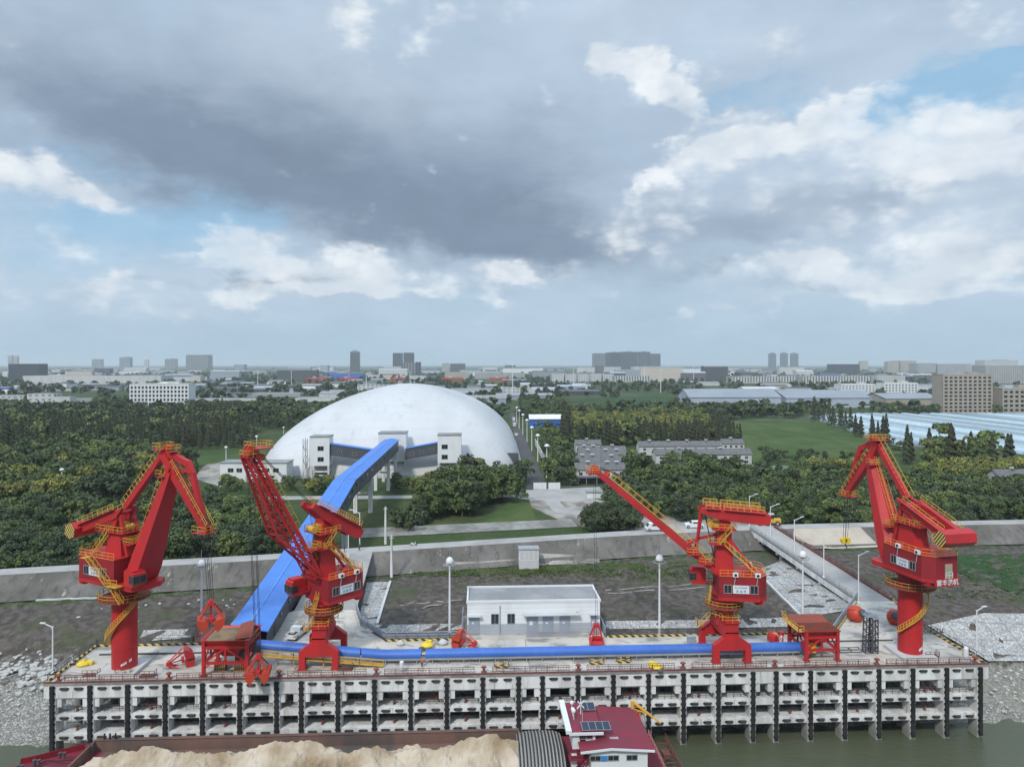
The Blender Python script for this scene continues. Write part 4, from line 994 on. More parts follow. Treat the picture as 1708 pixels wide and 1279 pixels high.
    for y in (-2.0, 2.0):
        rail_along(b, (-9.9, 0, 25.5), (-.2, 0, 29.1), y, n*1.1)
        b.bar(Z3(-9.9, y, 25.45), Z3(-.2, y, 29.05), .7, .1, 1)
    b.build('arm_walkway', [M['yellow'], M['red']], r)
    # tie rod
    t0, t1 = v((.6, 29.3)), v(apex); n = perp(t0, t1); b = MB(); b.bar(t0, t1, 1.15, 1.0, w2=.9, h2=.9); b.build('tie_rod', M['red'], r)
    b = MB(); rail_along(b, t0+n*.45, t1+n*.45, -.52, n*1.0, step=1.1, rows=(1,)); rail_along(b, t0+n*.45, t1+n*.45, .52, n*1.0, step=1.1, rows=(1,)); b.build('tie_rod_railing', M['yellow'], r)
    # boom
    f0, f1 = v(foot), v(head); n = perp(f0, f1); rings = []
    for t, w, dp in ((0, 2.6, 1.7), (.12, 2.5, 2.0), (.35, 2.15, 1.85), (.8, 1.35, 1.35), (1, .95, .9)):
        c = f0.lerp(f1, t); rings.append([c+Z3(0, -w, 0)-n*dp*.75, c+Z3(0, w, 0)-n*dp*.75, c+Z3(0, w, 0)+n*dp*.45, c+Z3(0, w*.45, 0)+n*dp, c+Z3(0, -w*.45, 0)+n*dp, c+Z3(0, -w, 0)+n*dp*.45])
    b = MB(); b.loft(rings); b.bar(f0+Z3(0, -3, -.3), f0+Z3(0, 3, -.3), .7, .9); b.build('boom', M['red'], r)
    b = MB(); a0, a1 = f0.lerp(f1, .03)+n*2.0, f1+n*1.1; ladder_on(b, a0, a1, n*.1, .8); rail_along(b, a0, a1, -.5, n*.9, step=1.5, rows=(1,)); rail_along(b, a0, a1, .5, n*.9, step=1.5, rows=(1,))
    platform(b, (f1.x-1.3, 0, f1.z-.9), 1.6, 3.4); platform(b, (f0.x-.3, 0, f0.z+6.2), 1.5, 5.2); b.build('boom_ladder', [M['yellow'], M['red']], r)
    # jib
    A, T, B1, B2 = v(apex), v(tip), v(bow[0]), v(bow[1]); m0 = v((head[0]-.5, head[1]+1.0)); b = MB()
    b.bar(A+Z3(-.5, 0, .1), m0.lerp(T, .06), 1.5, 1.5, w2=1.3, h2=1.3); b.bar(m0, T, 1.5, 1.5, w2=1.1, h2=1.0); b.bar(A, B1, .8, 1.0); b.bar(B1+Z3(-.2, 0, .25), B2+Z3(.1, 0, -.2), .75, 1.0); b.bar(B2, T+Z3(-.6, 0, 1.6), .75, .9)
    b.bar(m0.lerp(T, .12), B1.lerp(B2, .6), .6, .7); b.tube(f1+Z3(0, -1.1, .4), f1+Z3(0, 1.1, .4), .5, 12); b.build('jib', M['red'], r)
    b = MB(); n2 = perp(m0, T); rail_along(b, m0+n2*.75, T+n2*.6, .7, n2*.9, step=1.3, rows=(1, .5)); rail_along(b, m0+n2*.75, T+n2*.6, -.7, n2*.9, step=1.3, rows=(1, .5))
    platform(b, (A.x-.6, 0, A.z+.5), 2.0, 2.8); platform(b, (A.x+2.0, 0, A.z+.2), 1.2, 2.0); platform(b, (T.x-.3, 0, T.z-.7), 3.0, 2.6); b.build('jib_walkway', [M['yellow'], M['red']], r)
    b = MB()
    for y in (-.5, .5): b.tube(T+Z3(.3, y-.12, -.3), T+Z3(.3, y+.12, -.3), .55, 14); b.tube(A+Z3(.8, y-.12, .9), A+Z3(.8, y+.12, .9), .5, 14)
    b.build('rope_sheave', M['orange_red'], r)
    # cab on the right-hand front corner
    cab(r, (6.2, -2.6, 16.5), R(-8), 3.0, 2.3, 2.7)
    # stairs outside the house
    b = MB(); sd = sign_sides[0] if not hook else -1; b.stair((1.6, sd*4.5, 16.6), (-3.6, sd*4.5, 20.7), .9, (0, 1, 0)); b.rail([(1.6, sd*5.0, 16.6), (4.2, sd*4.6, 16.6)], 1.1, .045); b.box((2.9, sd*4.2, 16.5), (3.0, 1.4, .12)); b.box((-4.2, sd*4.4, 20.72), (1.4, 1.2, .1))
    b.stair((3.9, sd*3.5, 13.3), (1.6, sd*4.0, 16.5), .8, (0, 1, 0)); b.build('house_stair', M['yellow'], r)
    b = MB(); b.stair((-5.5, sd*1.9, 20.8), (-1.6, sd*1.9, 25.0), .8, (0, 1, 0)); b.build('tower_stair', M['yellow'], r)
    # ropes from the winch over the apex
    b = MB()
    for y in (-.6, -.3, .3, .6): b.bar(Z3(-1.5, y, 21), A+Z3(.4, y, .8), .05, .05); b.bar(A+Z3(1.0, y, 1.2), T+Z3(.6, y, .4), .05, .05)
    b.build('hoist_rope', M['rope'], r)
    return r, T
def portal(r, rz):
    for y in (-4.0, 4.0):
        b = MB()
        o = [(-3.5, 0), (-2.45, 0), (-2.45, 2.6), (2.45, 2.6), (2.45, 0), (3.5, 0), (3.5, 3.5), (1.5, 4.9), (-1.5, 4.9), (-3.5, 3.5)]
        # legs and gusset as convex pieces
        b.prism([(-3.5, y-.6, 0), (-2.4, y-.6, 0), (-2.4, y-.6, 2.4), (-3.5, y-.6, 3.3)], (0, 1.2, 0)); b.prism([(3.5, y-.6, 0), (2.4, y-.6, 0), (2.4, y-.6, 2.4), (3.5, y-.6, 3.3)], (0, 1.2, 0))
        b.prism([(-3.5, y-.597, 3.3), (-2.4, y-.597, 2.4), (2.4, y-.597, 2.4), (3.5, y-.597, 3.3), (1.6, y-.597, 4.7), (-1.6, y-.597, 4.7)], (0, 1.194, 0))
        for e in (-1, 1): b.box((e*2.95, y, .15), (1.5, 1.5, .3))
        b.build('portal_leg_frame', M['red'], r, rz=-rz)
    b = MB(); b.loft([[(-1.35, -4.3, 4.5), (1.35, -4.3, 4.5), (1.35, 4.3, 4.5), (-1.35, 4.3, 4.5)], [(-1.35, -4.3, 5.6), (1.35, -4.3, 5.6), (1.35, 4.3, 5.6), (-1.35, 4.3, 5.6)], [(-1.35, -2.2, 7.2), (1.35, -2.2, 7.2), (1.35, 2.2, 7.2), (-1.35, 2.2, 7.2)]])
    b.build('portal_beam', M['red'], r, rz=-rz)
    b = MB(); b.box((0, -3.2, 6.35), (2.5, 2.2, 1.9)); b.build('portal_box', M['red'], r, rz=-rz)
    b = MB(); b.lathe([(1.75, 5.8), (1.75, 10.4), (2.2, 10.6), (2.2, 11.1)], n=28); b.build('column', M['red'], r, smooth=True)
    ring_platform(r, 9.5, 1.8, 3.5)
    b = MB(); platform(b, (0, -3.4, 7.42), 3.0, 2.4); b.rail([(1.5, -2, 7.4), (2.6, 0, 7.6), (2.2, 2.4, 8.4), (0, 3, 9.3)], 1.1, .05, 1.0); b.rail([(-1.5, -2, 7.4), (-2.6, -.6, 7.4), (-2.6, 1, 7.4)], 1.1, .05, 1.0); b.build('column_platform', [M['yellow'], M['red']], r, rz=-rz)
    b = MB(); b.stair((-3.6, 2.6, 4.6), (-1.9, 1.2, 7.3), .8, (.6, 1, 0)); b.rail([(-4.4, 3.6, 4.6), (-4.4, 2.2, 4.6), (-3.4, 2.0, 4.6)], 1.1, .05); b.box((-3.9, 2.9, 4.55), (1.2, 1.4, .1)); b.build('portal_stair', M['yellow'], r, rz=-rz)
def lever(r, ang, x_front=4.3):
    pv = Vector((0, 0, 26.3)); Rm = Matrix.Rotation(-ang, 3, 'Y'); tr = lambda x, y, z: pv+Rm @ (Vector((x, y, z))-pv)
    b = MB()
    for e in (-1, 1):
        o = [(4.4, 27.9), (4.6, 27.0), (2.4, 26.2), (-.6, 25.6), (-7.2, 25.0), (-8.0, 25.3), (-8.2, 26.7), (-7.2, 27.2), (.5, 27.7)]
        b.prism([tr(x, e*1.75-.4, z) for x, z in o], tr(0, .8, 26.3)-tr(0, 0, 26.3))
    b.prism([tr(x, -1.4, z) for x, z in ((-4.6, 25.5), (-7.3, 25.3), (-7.6, 26.6), (-4.6, 26.9))], tr(0, 2.8, 26.3)-tr(0, 0, 26.3))
    b.bar(tr(3.6, -1.4, 27.2), tr(3.6, 1.4, 27.2), .5, .5); b.build('counterweight_arm', M['red'], r)
    b = MB()
    for e in (-1, 1):
        for pa, pb in (((3.6, 27.95), (1.0, 27.8)), ((.3, 27.75), (-7.0, 27.25))):
            p, q = tr(pa[0], e*2.3, pa[1]), tr(pb[0], e*2.3, pb[1]); up = tr(0, 0, 27.4)-tr(0, 0, 26.3); rail_along(b, p, q, 0, up, step=1.2); b.bar(p, q, .8, .12, 1); rail_along(b, p, q, -.8*e, up, step=1.2)
    b.build('arm_walkway', [M['yellow'], M['red']], r)
    return tr
def crane_boom(loc, rz, label, ang, foot, tip, lattice):
    r = thing('portal_crane', label, 'crane', loc, rz); r['group'] = 'red dock cranes on the quay'
    v = lambda p, y=0: Vector((p[0], y, p[1]))
    portal(r, rz)
    house(r, -7.3, 1.5, 3.7, 11.7, 15.7, (1, -1), acs=(-5.4, -1.4) if not lattice else (-1.2, -4.6))
    b = MB(); b.lathe([(2.3, 11.0), (2.6, 11.7)], n=24); b.build('turntable', M['red_deep'], r)
    b = MB(); b.loft([[(-1.5, -1.7, 15.7), (2.0, -1.7, 15.7), (2.0, 1.7, 15.7), (-1.5, 1.7, 15.7)], [(-1.3, -1.5, 21), (1.6, -1.5, 21), (1.6, 1.5, 21), (-1.3, 1.5, 21)], [(-.9, -1.3, 26.3), (.9, -1.3, 26.3), (.9, 1.3, 26.3), (-.9, 1.3, 26.3)]])
    for e in (-1, 1): b.bar((-5.6, e*1.6, 15.8), (-1.2, e*1.3, 21.6), .35, .45)
    b.tube((0, -2.3, 26.3), (0, 2.3, 26.3), .4, 10); b.build('tower', M['red'], r)
    b = MB(); platform(b, (.3, 0, 24.0), 4.4, 5.2); platform(b, (1.6, 1.4, 21.3), 3.0, 2.6); b.stair((1.2, 2.2, 21.3), (-1.0, 2.2, 24.0), .8, (0, 1, 0)); b.stair((-5.6, 2.3, 15.8), (.3, 2.3, 21.2), .9, (0, 1, 0)); b.build('tower_platform', [M['yellow'], M['red']], r)
    b = MB(); b.box((1.2, 0, 24.8), (1.5, 1.8, 1.3)); b.tube((2.6, -1.0, 24.7), (2.6, 1.0, 24.7), .65, 12); b.build('winch', M['yellow'], r)
    tr = lever(r, ang)
    f0, f1 = v(foot), v(tip); n = perp(f0, f1)
    if lattice:
        b = MB(); K = f0.lerp(f1, .42)-n*3.6; K0 = f0.lerp(f1, .10)-n*1.3; hw = lambda t: 1.7-.8*t
        N = 16; up = [[f0.lerp(f1, i/N)+Z3(0, e*hw(i/N), 0) for i in range(N+1)] for e in (-1, 1)]
        def lowp(t): 
            if t < .36: return f0.lerp(K, t/.36)
            return K.lerp(f1-n*1.6, (t-.36)/.64)
        lo = [[lowp(i/N)+Z3(0, e*hw(i/N)*1.0, 0) for i in range(N+1)] for e in (-1, 1)]
        mid = [[f0.lerp(f1, i/N)-n*1.3+Z3(0, e*hw(i/N), 0) for i in range(N+1)] for e in (-1, 1)]
        for e in (0, 1):
            for i in range(N):
                b.bar(up[e][i], up[e][i+1], .42, .42); b.bar(mid[e][i], mid[e][i+1], .24, .24); b.bar(lo[e][i], lo[e][i+1], .36, .36)
                b.bar(up[e][i], mid[e][i+1], .13, .13); b.bar(mid[e][i], up[e][i+1], .13, .13)
                if i % 1 == 0: b.bar(mid[e][i], lo[e][i], .13, .13); b.bar(mid[e][i], lo[e][i+1], .14, .14)
        for i in range(N+1):
            for A in (up, mid, lo): b.bar(A[0][i], A[1][i], .14, .14)
            if i < N: b.bar(lo[0][i], lo[1][i+1], .12, .12); b.bar(up[0][i], up[1][i+1], .12, .12); b.bar(up[1][i], up[0][i+1], .12, .12)
        b.build('lattice_boom', M['red'], r)
    else:
        b = MB()
        for e in (-1, 1):
            b.bar(f0+Z3(0, e*1.45, 0), f0.lerp(f1, .25)+Z3(0, e*1.35, 0), .7, .8, h2=1.25); b.bar(f0.lerp(f1, .25)+Z3(0, e*1.35, 0), f1+Z3(0, e*.85, 0), .6, 1.25, h2=.8)
        for i in range(15):
            t = (i+.6)/15; c = f0.lerp(f1, t); w = 1.45-.6*t; b.bar(c-Z3(0, w, 0)-n*.2, c+Z3(0, w, 0)-n*.2, .4, .35)
            if i < 14: c2 = f0.lerp(f1, (i+1.6)/15); b.bar(c-Z3(0, w, 0), c2+Z3(0, w, 0), .16, .16)
        nd = f0.lerp(f1, .22)+n*2.3
        for e in (-1, 1): b.bar(f0.lerp(f1, .17)+Z3(0, e*1.2, 0), nd+Z3(0, e*.4, 0), .35, .4); b.bar(f0.lerp(f1, .27)+Z3(0, e*1.2, 0), nd+Z3(0, e*.4, 0), .35, .4)
        b.build('box_boom', M['red'], r)
        b = MB(); fr = tr(4.2, 0, 27.3)
        for e in (-1, 1): b.bar(nd+Z3(0, e*.5, 0), fr+Z3(0, e*1.4, 0), .28, .3)
        for i in range(1, 5):
            t = i/5; b.bar(nd.lerp(fr, t)+Z3(0, -.5-.9*t, 0), nd.lerp(fr, t)+Z3(0, .5+.9*t, 0), .14, .14)
        b.bar(nd+Z3(0, 0, .2), Z3(1.5, 0, 22.6), .45, .5); b.build('luffing_rod', M['red'], r)
    b = MB(); o = n*(.35 if lattice else .75); ladder_on(b, f0.lerp(f1, .03), f0.lerp(f1, .93), o, .75)
    for y in (-.9, .9): rail_along(b, f0.lerp(f1, .03)+o, f0.lerp(f1, .93)+o, y*(1 if not lattice else .9), n*.95, step=1.7, rows=(1,))
    if lattice: platform(b, (f1.x-1.3, 0, f1.z+.4), 3.6, 3.4); platform(b, (f1.x+.4, 0, f1.z-1.0), 2.2, 2.6); platform(b, (f0.x+1.8, 1.6, f0.z+5.0), 2.4, 2.4)
    else: platform(b, (f1.x+.6, 0, f1.z-.3), 2.6, 2.6); platform(b, (f0.x+4.6, 1.7, f0.z+3.6), 2.2, 1.6); platform(b, (f0.x+2.4, 1.7, f0.z+1.9), 2.2, 1.6)
    b.build('boom_ladder', [M['yellow'], M['red']], r)
    b = MB(); hd = f1+Z3(.3, 0, .3)
    for y in (-.5, .5): b.tube(hd+Z3(0, y-.15, 0), hd+Z3(0, y+.15, 0), .75, 14); b.tube(f0.lerp(f1, .93)+n*.9+Z3(0, y-.1, 0), f0.lerp(f1, .93)+n*.9+Z3(0, y+.1, 0), .6, 14)
    b.box(f1-n*.2, (1.6, 2.4, .9)); b.build('boom_head', M['orange_red'], r)
    cab(r, (4.6 if not lattice else 3.2, -4.4 if lattice else -2.9, 12.5 if not lattice else 11.9), 0.0, 3.0, 2.4, 3.0)
    b = MB(); b.bar((1.6, -3.0, 12.4), (4.2, -3.6, 12.4), 1.6, .3); b.rail([(1.6, -2.0, 12.5), (3.2, -2.2, 12.5)], 1.1, .045); b.build('cab_bracket', M['red_deep'], r)
    b = MB(); b.stair((3.0, 1.0, 9.5), (2.0, 1.0, 12.4) if lattice else (2.6, 1.0, 12.4), .8, (0, 1, 0)); b.build('cab_stair', M['yellow'], r)
    b = MB(); top = tr(4.2, 0, 27.9)
    for y in (-.7, -.3, .3, .7): b.bar(top+Z3(0, y, 0) if lattice else Z3(.4, y, 26.8), hd+Z3(0, y*.7, .7), .055, .055); b.bar(Z3(1.4, y, 16.2), top+Z3(-.4, y, -.4), .055, .055)
    b.build('luffing_rope', M['rope'], r)
    return r, hd
def hang_rope(crane, tip, grab_top, spread=(.5, .25), n=4):
    """ropes from the head of a crane down to what it carries (children of the crane)"""
    Mw = Matrix.Translation(crane.location) @ Matrix.Rotation(crane.rotation_euler.z, 4, 'Z'); inv = Mw.inverted()
    g = inv @ Vector(grab_top); b = MB()
    for i, (a, c) in enumerate(((-1, -1), (1, -1), (1, 1), (-1, 1))[:n]):
        b.bar(tip+Z3(a*spread[0], c*spread[1], 0), g+Z3(a*spread[0]*.8, c*spread[1]*.8, 0), .06, .06)
    b.build('grab_rope', M['rope'], crane)
c1 = Vector((*cam2w(-69.9, 128), 0)); c4 = Vector((*cam2w(75.6, 134.7), 0)); c2 = Vector((*cam2w(-35.0, 132.0), 0)); c3 = Vector((*cam2w(40.3, 134.8), 0))
k1, t1 = crane_link(c1, WDIR(.906, -.423), 'leftmost red crane on a round pedestal, boom leaning right with a bowed jib', (-1,), spir=(R(190), R(345)))
k4, t4 = crane_link(c4, WDIR(-.208, .978), 'rightmost red crane on a round pedestal, seen from behind with white maker lettering', (1,), foot=(3.4, 17.4), head=(10.3, 35.6), apex=(8.8, 39.2), tip=(17.6, 27.6), bow=((13.6, 37.4), (14.4, 35.6)), spir=(R(200), R(380)), hook=True)
k2, t2 = crane_boom(c2, WDIR(-.66, -.75), 'red portal crane with a steep lattice boom beside the blue gallery', R(27), (1.8, 16.6), (14.4, 40.2), True)
k3, t3 = crane_boom(c3, WDIR(-.993, .12), 'red portal crane with a low box boom right of the white building', R(0), (1.4, 15.6), (24.2, 34.3), False)
# ---------------------------------------------------------------- grabs
def grab(label, loc, rot=(0, 0, 0), s=1.0, op=.35, m_='orange_red', w=3.3):
    r = thing('clamshell_grab', label, 'grab', loc, rot=rot); r.scale = (s, s, s); r['group'] = 'red clamshell grabs'
    for e in (-1, 1):
        b = MB(); n = 8; rr = 2.3; c0 = Vector((e*.12, 0, 1.95)); prof = []
        for i in range(n+1):
            a = -math.pi/2+e*(i/n)*R(78)*1.0
            prof.append((c0.x+rr*math.cos(a) if e > 0 else c0.x+rr*math.cos(a), c0.z+rr*math.sin(a)*.85))
        Rm = Matrix.Rotation(-e*op, 3, 'Y')
        tr = lambda x, y, z: c0+Rm @ (Vector((x, y, z))-c0)
        outer = [tr(x, 0, z) for x, z in prof]; top = tr(e*.25, 0, 1.75)
        out = [p for p in outer]+[tr(e*1.1, 0, 1.85), top]
        b.prism([p+Vector((0, -w/2, 0)) for p in out], (0, w, 0)); b.bar(outer[0]+Vector((0, -w/2-.04, 0)), outer[0]+Vector((0, w/2+.04, 0)), .16, .2)
        b.build('bucket_shell', M[m_], r)
        for y in (-1, 1):
            a = MB(); q = tr(e*2.05, y*(w/2-.25), 1.9); a.bar(q, (e*.35, y*.55, 5.0), .22, .26); a.build('arm', M[m_], r)
    b = MB(); b.box((0, 0, 5.1), (1.1, 1.5, .55)); b.tube((0, -.6, 5.45), (0, .6, 5.45), .32, 10); b.box((0, 0, 2.3), (.8, 2.2, .6)); b.bar((0, 0, 2.4), (0, 0, 5), .2, .2); b.bar((-.3, .5, 2.4), (-.1, .4, 5), .1, .1); b.bar((.3, -.5, 2.4), (.1, -.4, 5), .1, .1)
    b.build('head_block', M['red'] if m_ != 'rust' else M['rust'], r)
    return r
p = DP(352, 1052, 119.3); grab('orange red clamshell grab hanging from the leftmost crane above the sandy hopper', p, (0, 0, R(20)), .92, .5)
hang_rope(k1, t1, p+Vector((0, 0, 5.1)))
p = DP(431, 1139, 121.6); grab('worn clamshell grab hanging open over the quay edge beside the sandy hopper', p, (0, 0, R(8)), .88, .62, 'orange_red')
hang_rope(k2, t2, p+Vector((0, 0, 4.9)))
p = G(995, 1079, 0); grab('dark red clamshell grab standing closed on the deck right of the white building', p, (0, 0, R(85)), .82, .02, 'red')
hang_rope(k3, t3, p+Vector((0, 0, 4.6)), (.2, .15))
grab('red clamshell grab lying on its side left of the sandy hopper', G(322, 1108, 0)+Vector((0, .5, 1.35)), (R(12), R(-98), R(14)), .82, .1, 'red')
grab('bright orange red grab lying on its side at the left corner of the white building', G(756, 1080, 0)+Vector((0, .6, 1.5)), (R(8), R(98), R(-6)), .84, .1, 'orange_red')
grab('red clamshell grab folded on the deck between the box boom crane and the rusty hopper', G(1288, 1075, 0)+Vector((0, .4, .2)), (0, R(60), R(20)), .6, .3, 'red')
# hook block of the rightmost crane
p = DP(1410, 913, 151.0); r = thing('hook_block', 'yellow hook block hanging from the rightmost crane', 'hook', p)
b = MB(); b.box((0, 0, 1.5), (1.5, .7, 1.1)); b.tube((-.4, -.42, 1.6), (-.4, .42, 1.6), .6, 12); b.tube((.4, -.42, 1.6), (.4, .42, 1.6), .6, 12); b.build('sheave_block', M['hivis'], r)
b = MB(); P = [(0, .9), (0, .45), (.28, .2), (.3, -.1), (.05, -.32), (-.25, -.2)]
for a, c in zip(P, P[1:]): b.tube((a[0], 0, a[1]), (c[0], 0, c[1]), .13, 8)
b.build('hook', M['dark_steel'], r)
hang_rope(k4, t4, p+Vector((0, 0, 2.1)), (.45, .3))
# red domed buckets on the apron
def dome_grab(label, loc, rot, s):
    r = thing('orange_peel_grab', label, 'grab', loc, rot=rot); r['group'] = 'round red grabs on the apron'
    n = 10
    for i in range(5):
        b = MB(); a0, a1 = 2*math.pi*i/5+.03, 2*math.pi*(i+1)/5-.03; rings = []
        for k in range(9):
            t = k/8*math.pi*.93; rr = math.sin(t)*1.7+.12; z = -math.cos(t)*1.75
            rings.append([(rr*math.cos(a), rr*math.sin(a), z) for a in np.linspace(a0, a1, 5)]+[(rr*.9*math.cos(a), rr*.9*math.sin(a), z*.95) for a in np.linspace(a1, a0, 5)])
        b.loft(rings); b.build('petal', M['orange_red'], r, smooth=False)
    b = MB(); b.lathe([(.8, 1.6), (.9, 2.1), (.5, 2.5)], n=12); b.build('head', M['dark_steel'], r); r.scale = (s, s, s)
dome_grab('round red petal grab lying on the apron beside the bridge end', G(1429, 1037, 0)+Vector((0, .5, 1.6)), (R(70), 0, R(25)), .98)
dome_grab('round red petal grab half hidden behind the rightmost pedestal', G(1495, 1042, 0)+Vector((0, .5, 1.5)), (R(60), 0, R(-30)), .9)
# ---------------------------------------------------------------- hoppers on the quay
def hopper(label, x0, x1, y0, y1, h, sandy):
    w, d = x1-x0, y1-y0
    r = thing('hopper', label, 'hopper', (x0, y0, 0)); hz = h-1.3
    for x in (0, w):
        for y in (0, d):
            b = MB(); b.box((x, y, h/2), (.55, .55, h)); b.box((x, y, .12), (1.0, 1.0, .24)); b.build('leg', M['red'], r)
    b = MB(); m = h*.36
    for y in (0, d):
        for z in (m, hz): b.bar((.28, y, z), (w-.28, y, z), .38, .42)
        b.bar((w/2, y, m), (w/2, y, hz), .3, .3)
        for e in (0, 1): b.bar((w*e, y, m+.2) if 0 else (.3+(w-.6)*e, y, m+.2), (w/2, y, hz-.1), .24, .28); b.bar((.3+(w-.6)*e, y, m-.9), (1.1+(w-2.2)*e, y, m-.1), .2, .2)
    for x in (0, w):
        for z in (m, hz): b.bar((x, .28, z), (x, d-.28, z), .38, .42)
        b.bar((x, d/2, m), (x, d/2, hz), .3, .3)
        for e in (0, 1): b.bar((x, .3+(d-.6)*e, m+.2), (x, d/2, hz-.1), .24, .28)
    b.build('brace_frame', M['red'], r)
    b = MB(); c = (w/2, d/2); top = [(-.5, -.4, h), (w+.5, -.4, h), (w+.5, d+.4, h), (-.5, d+.4, h)]; lo = [(c[0]-1.2, c[1]-1.2, m+.3), (c[0]+1.2, c[1]-1.2, m+.3), (c[0]+1.2, c[1]+1.2, m+.3), (c[0]-1.2, c[1]+1.2, m+.3)]
    ins = [(x*.94+c[0]*.06, y*.94+c[1]*.06, z-.02) for x, y, z in top]; li = [(x, y, z+.2) for x, y, z in lo]
    b.loft([lo, top, ins, li], cap=False); b.build('funnel', M['red'], r)
    if sandy:
        rr = random.Random(4); n = 14; vs = []
        for i in range(n+1):
            for j in range(n+1):
                u, v = i/n, j/n; z = h-.35+.7*math.sin(math.pi*min(1, u*1.25))*math.sin(math.pi*v)+rr.uniform(-.06, .06)
                if u > .8: z -= (u-.8)*3.5
                vs.append((-.3+u*(w+.6), -.2+v*(d+.4), z))
        b = MB(); b.add(vs, [(i*(n+1)+j, (i+1)*(n+1)+j, (i+1)*(n+1)+j+1, i*(n+1)+j+1) for i in range(n) for j in range(n)]); b.build('ore_heap', M['mud'], r, fix=False, smooth=True)
        b = MB(); b.prism([(w*.72, -.2, h+.05), (w+.5, d*.15, h+.0), (w*.9, d+.3, h+1.0), (w*.6, d*.9, h+.6)], (0, 0, .08)); b.build('steel_flap', M['rust'], r)
    else:
        b = MB(); n = 22
        for i in range(n+1): b.bar((-.3+(w+.6)*i/n, -.3, h-.02), (-.3+(w+.6)*i/n, d+.3, h-.02), .12, .16)
        for j in range(5): b.bar((-.4, -.3+(d+.6)*j/4, h-.1), (w+.4, -.3+(d+.6)*j/4, h-.1), .16, .1)
        b.build('grating', M['rust'], r)
        b = MB(); b.prism([(-.4, d*.55, h-.05), (w+.4, d*.55, h-.05), (w+.4, d+.3, h+.35), (-.4, d+.3, h+.35)], (0, 0, .08)); b.build('feed_plate', M['rust'], r)
    b = MB(); b.box((-1.1, d/2, h-.2), (1.0, d, .1)); b.rail([(-.6, -.3, h-.1), (-1.6, -.3, h-.1), (-1.6, d+.2, h-.1), (-.6, d+.2, h-.1)], 1.1, .045, 1.6); b.build('side_walkway', M['brown_rail'] if sandy else M['yellow'], r)
    return r
hx0, hx1 = G(339, 1128, 0), G(412, 1125.5, 0)
hp = hopper('red hopper heaped with brown ore dust, right of the left crane pedestal', hx0.x, hx1.x, hx0.y+.2, hx0.y+7.0, 6.3, True)
b = MB(); b.box((4.9, 4.2, 2.3), (1.3, 1.4, 4.2)); b.box((6.9, 3.9, 3.4), (4.2, 1.8, 1.0)); b.build('feed_chute', M['dark_steel'], hp)
for px in (368, 401):
    p = G(px, 1117, 0); b = MB(); b.box((0, 0, .75), (1.8, 1.2, 1.3))
    r = b.build('guard_cage', M['dark_steel'], None, p); f = MB()
    for i in range(6): 
        for y in (-.62, .62): f.bar((-.9+.36*i, y, .05), (-.9+.36*i, y, 1.5), .07, .07)
    for z in (.1, .8, 1.48):
        f.box((0, -.62, z), (1.9, .08, .08)); f.box((0, .62, z), (1.9, .08, .08)); f.box((-.93, 0, z), (.08, 1.3, .08)); f.box((.93, 0, z), (.08, 1.3, .08))
    f.build('mesh_guard', M['yellow'], r); tag(r, 'yellow mesh cage under the sandy hopper, '+('left' if px < 380 else 'right')+' of the two', 'cage', 'yellow cages under the hopper')
hx0, hx1 = G(1345, 1102, 0), G(1397, 1101, 0)
hopper('empty red hopper with a rusty grating near the right pedestal', hx0.x, hx1.x, hx0.y, hx0.y+7.2, 5.6, False)
# lattice boom sections standing on the deck
def lattice(label, c, h, w, lean):
    r = thing('lattice_section', label, 'lattice section', c); b = MB(); r['group'] = 'dark lattice sections stood on the apron'
    P = lambda i, z: Vector(((-1 if i in (0, 3) else 1)*w/2+lean*z/h, (-1 if i < 2 else 1)*w/2, z))
    n = 10
    for i in range(4):
        b.bar(P(i, 0), P(i, h), .16, .16)
        for k in range(n):
            z0, z1 = h*k/n, h*(k+1)/n; b.bar(P(i, z0), P((i+1) % 4, z1 if k % 2 else z0), .09, .09); b.bar(P(i, z0 if k % 2 else z1), P((i+1) % 4, z1 if k % 2 else z0), .09, .09)
    b.build('frame', M['dark_steel'], r)
    b = MB(); b.box((lean, 0, h+.2), (w+.2, w+.2, .4)); b.tube((lean, -.6, h+.7), (lean, .6, h+.7), .4, 10); b.build('head', M['grey_paint'], r)
lattice('dark steel lattice section on the apron, left of the pair', G(1446, 1088, 0), 6.9, 1.15, .25)
lattice('dark steel lattice section on the apron, right of the pair', G(1458, 1088, 0), 6.5, 1.0, 0)
b = MB(); p = G(1420, 1088, 0)
for y in (0, 1.2): b.bar((-2.2, y, .5), (2.0, y, .5), .12, .12); b.bar((-2.2, y, .06), (2.0, y, .06), .12, .12)
for x in (-2.2, 0, 2.0): b.bar((x, 0, .5), (x, 1.2, .5), .1, .1); b.bar((x, 0, .06), (x, 0, .5), .1, .1); b.bar((x, 1.2, .06), (x, 1.2, .5), .1, .1)
tag(b.build('steel_frame', M['dark_steel'], None, p), 'low dark steel frame lying right of the rusty hopper', 'frame')
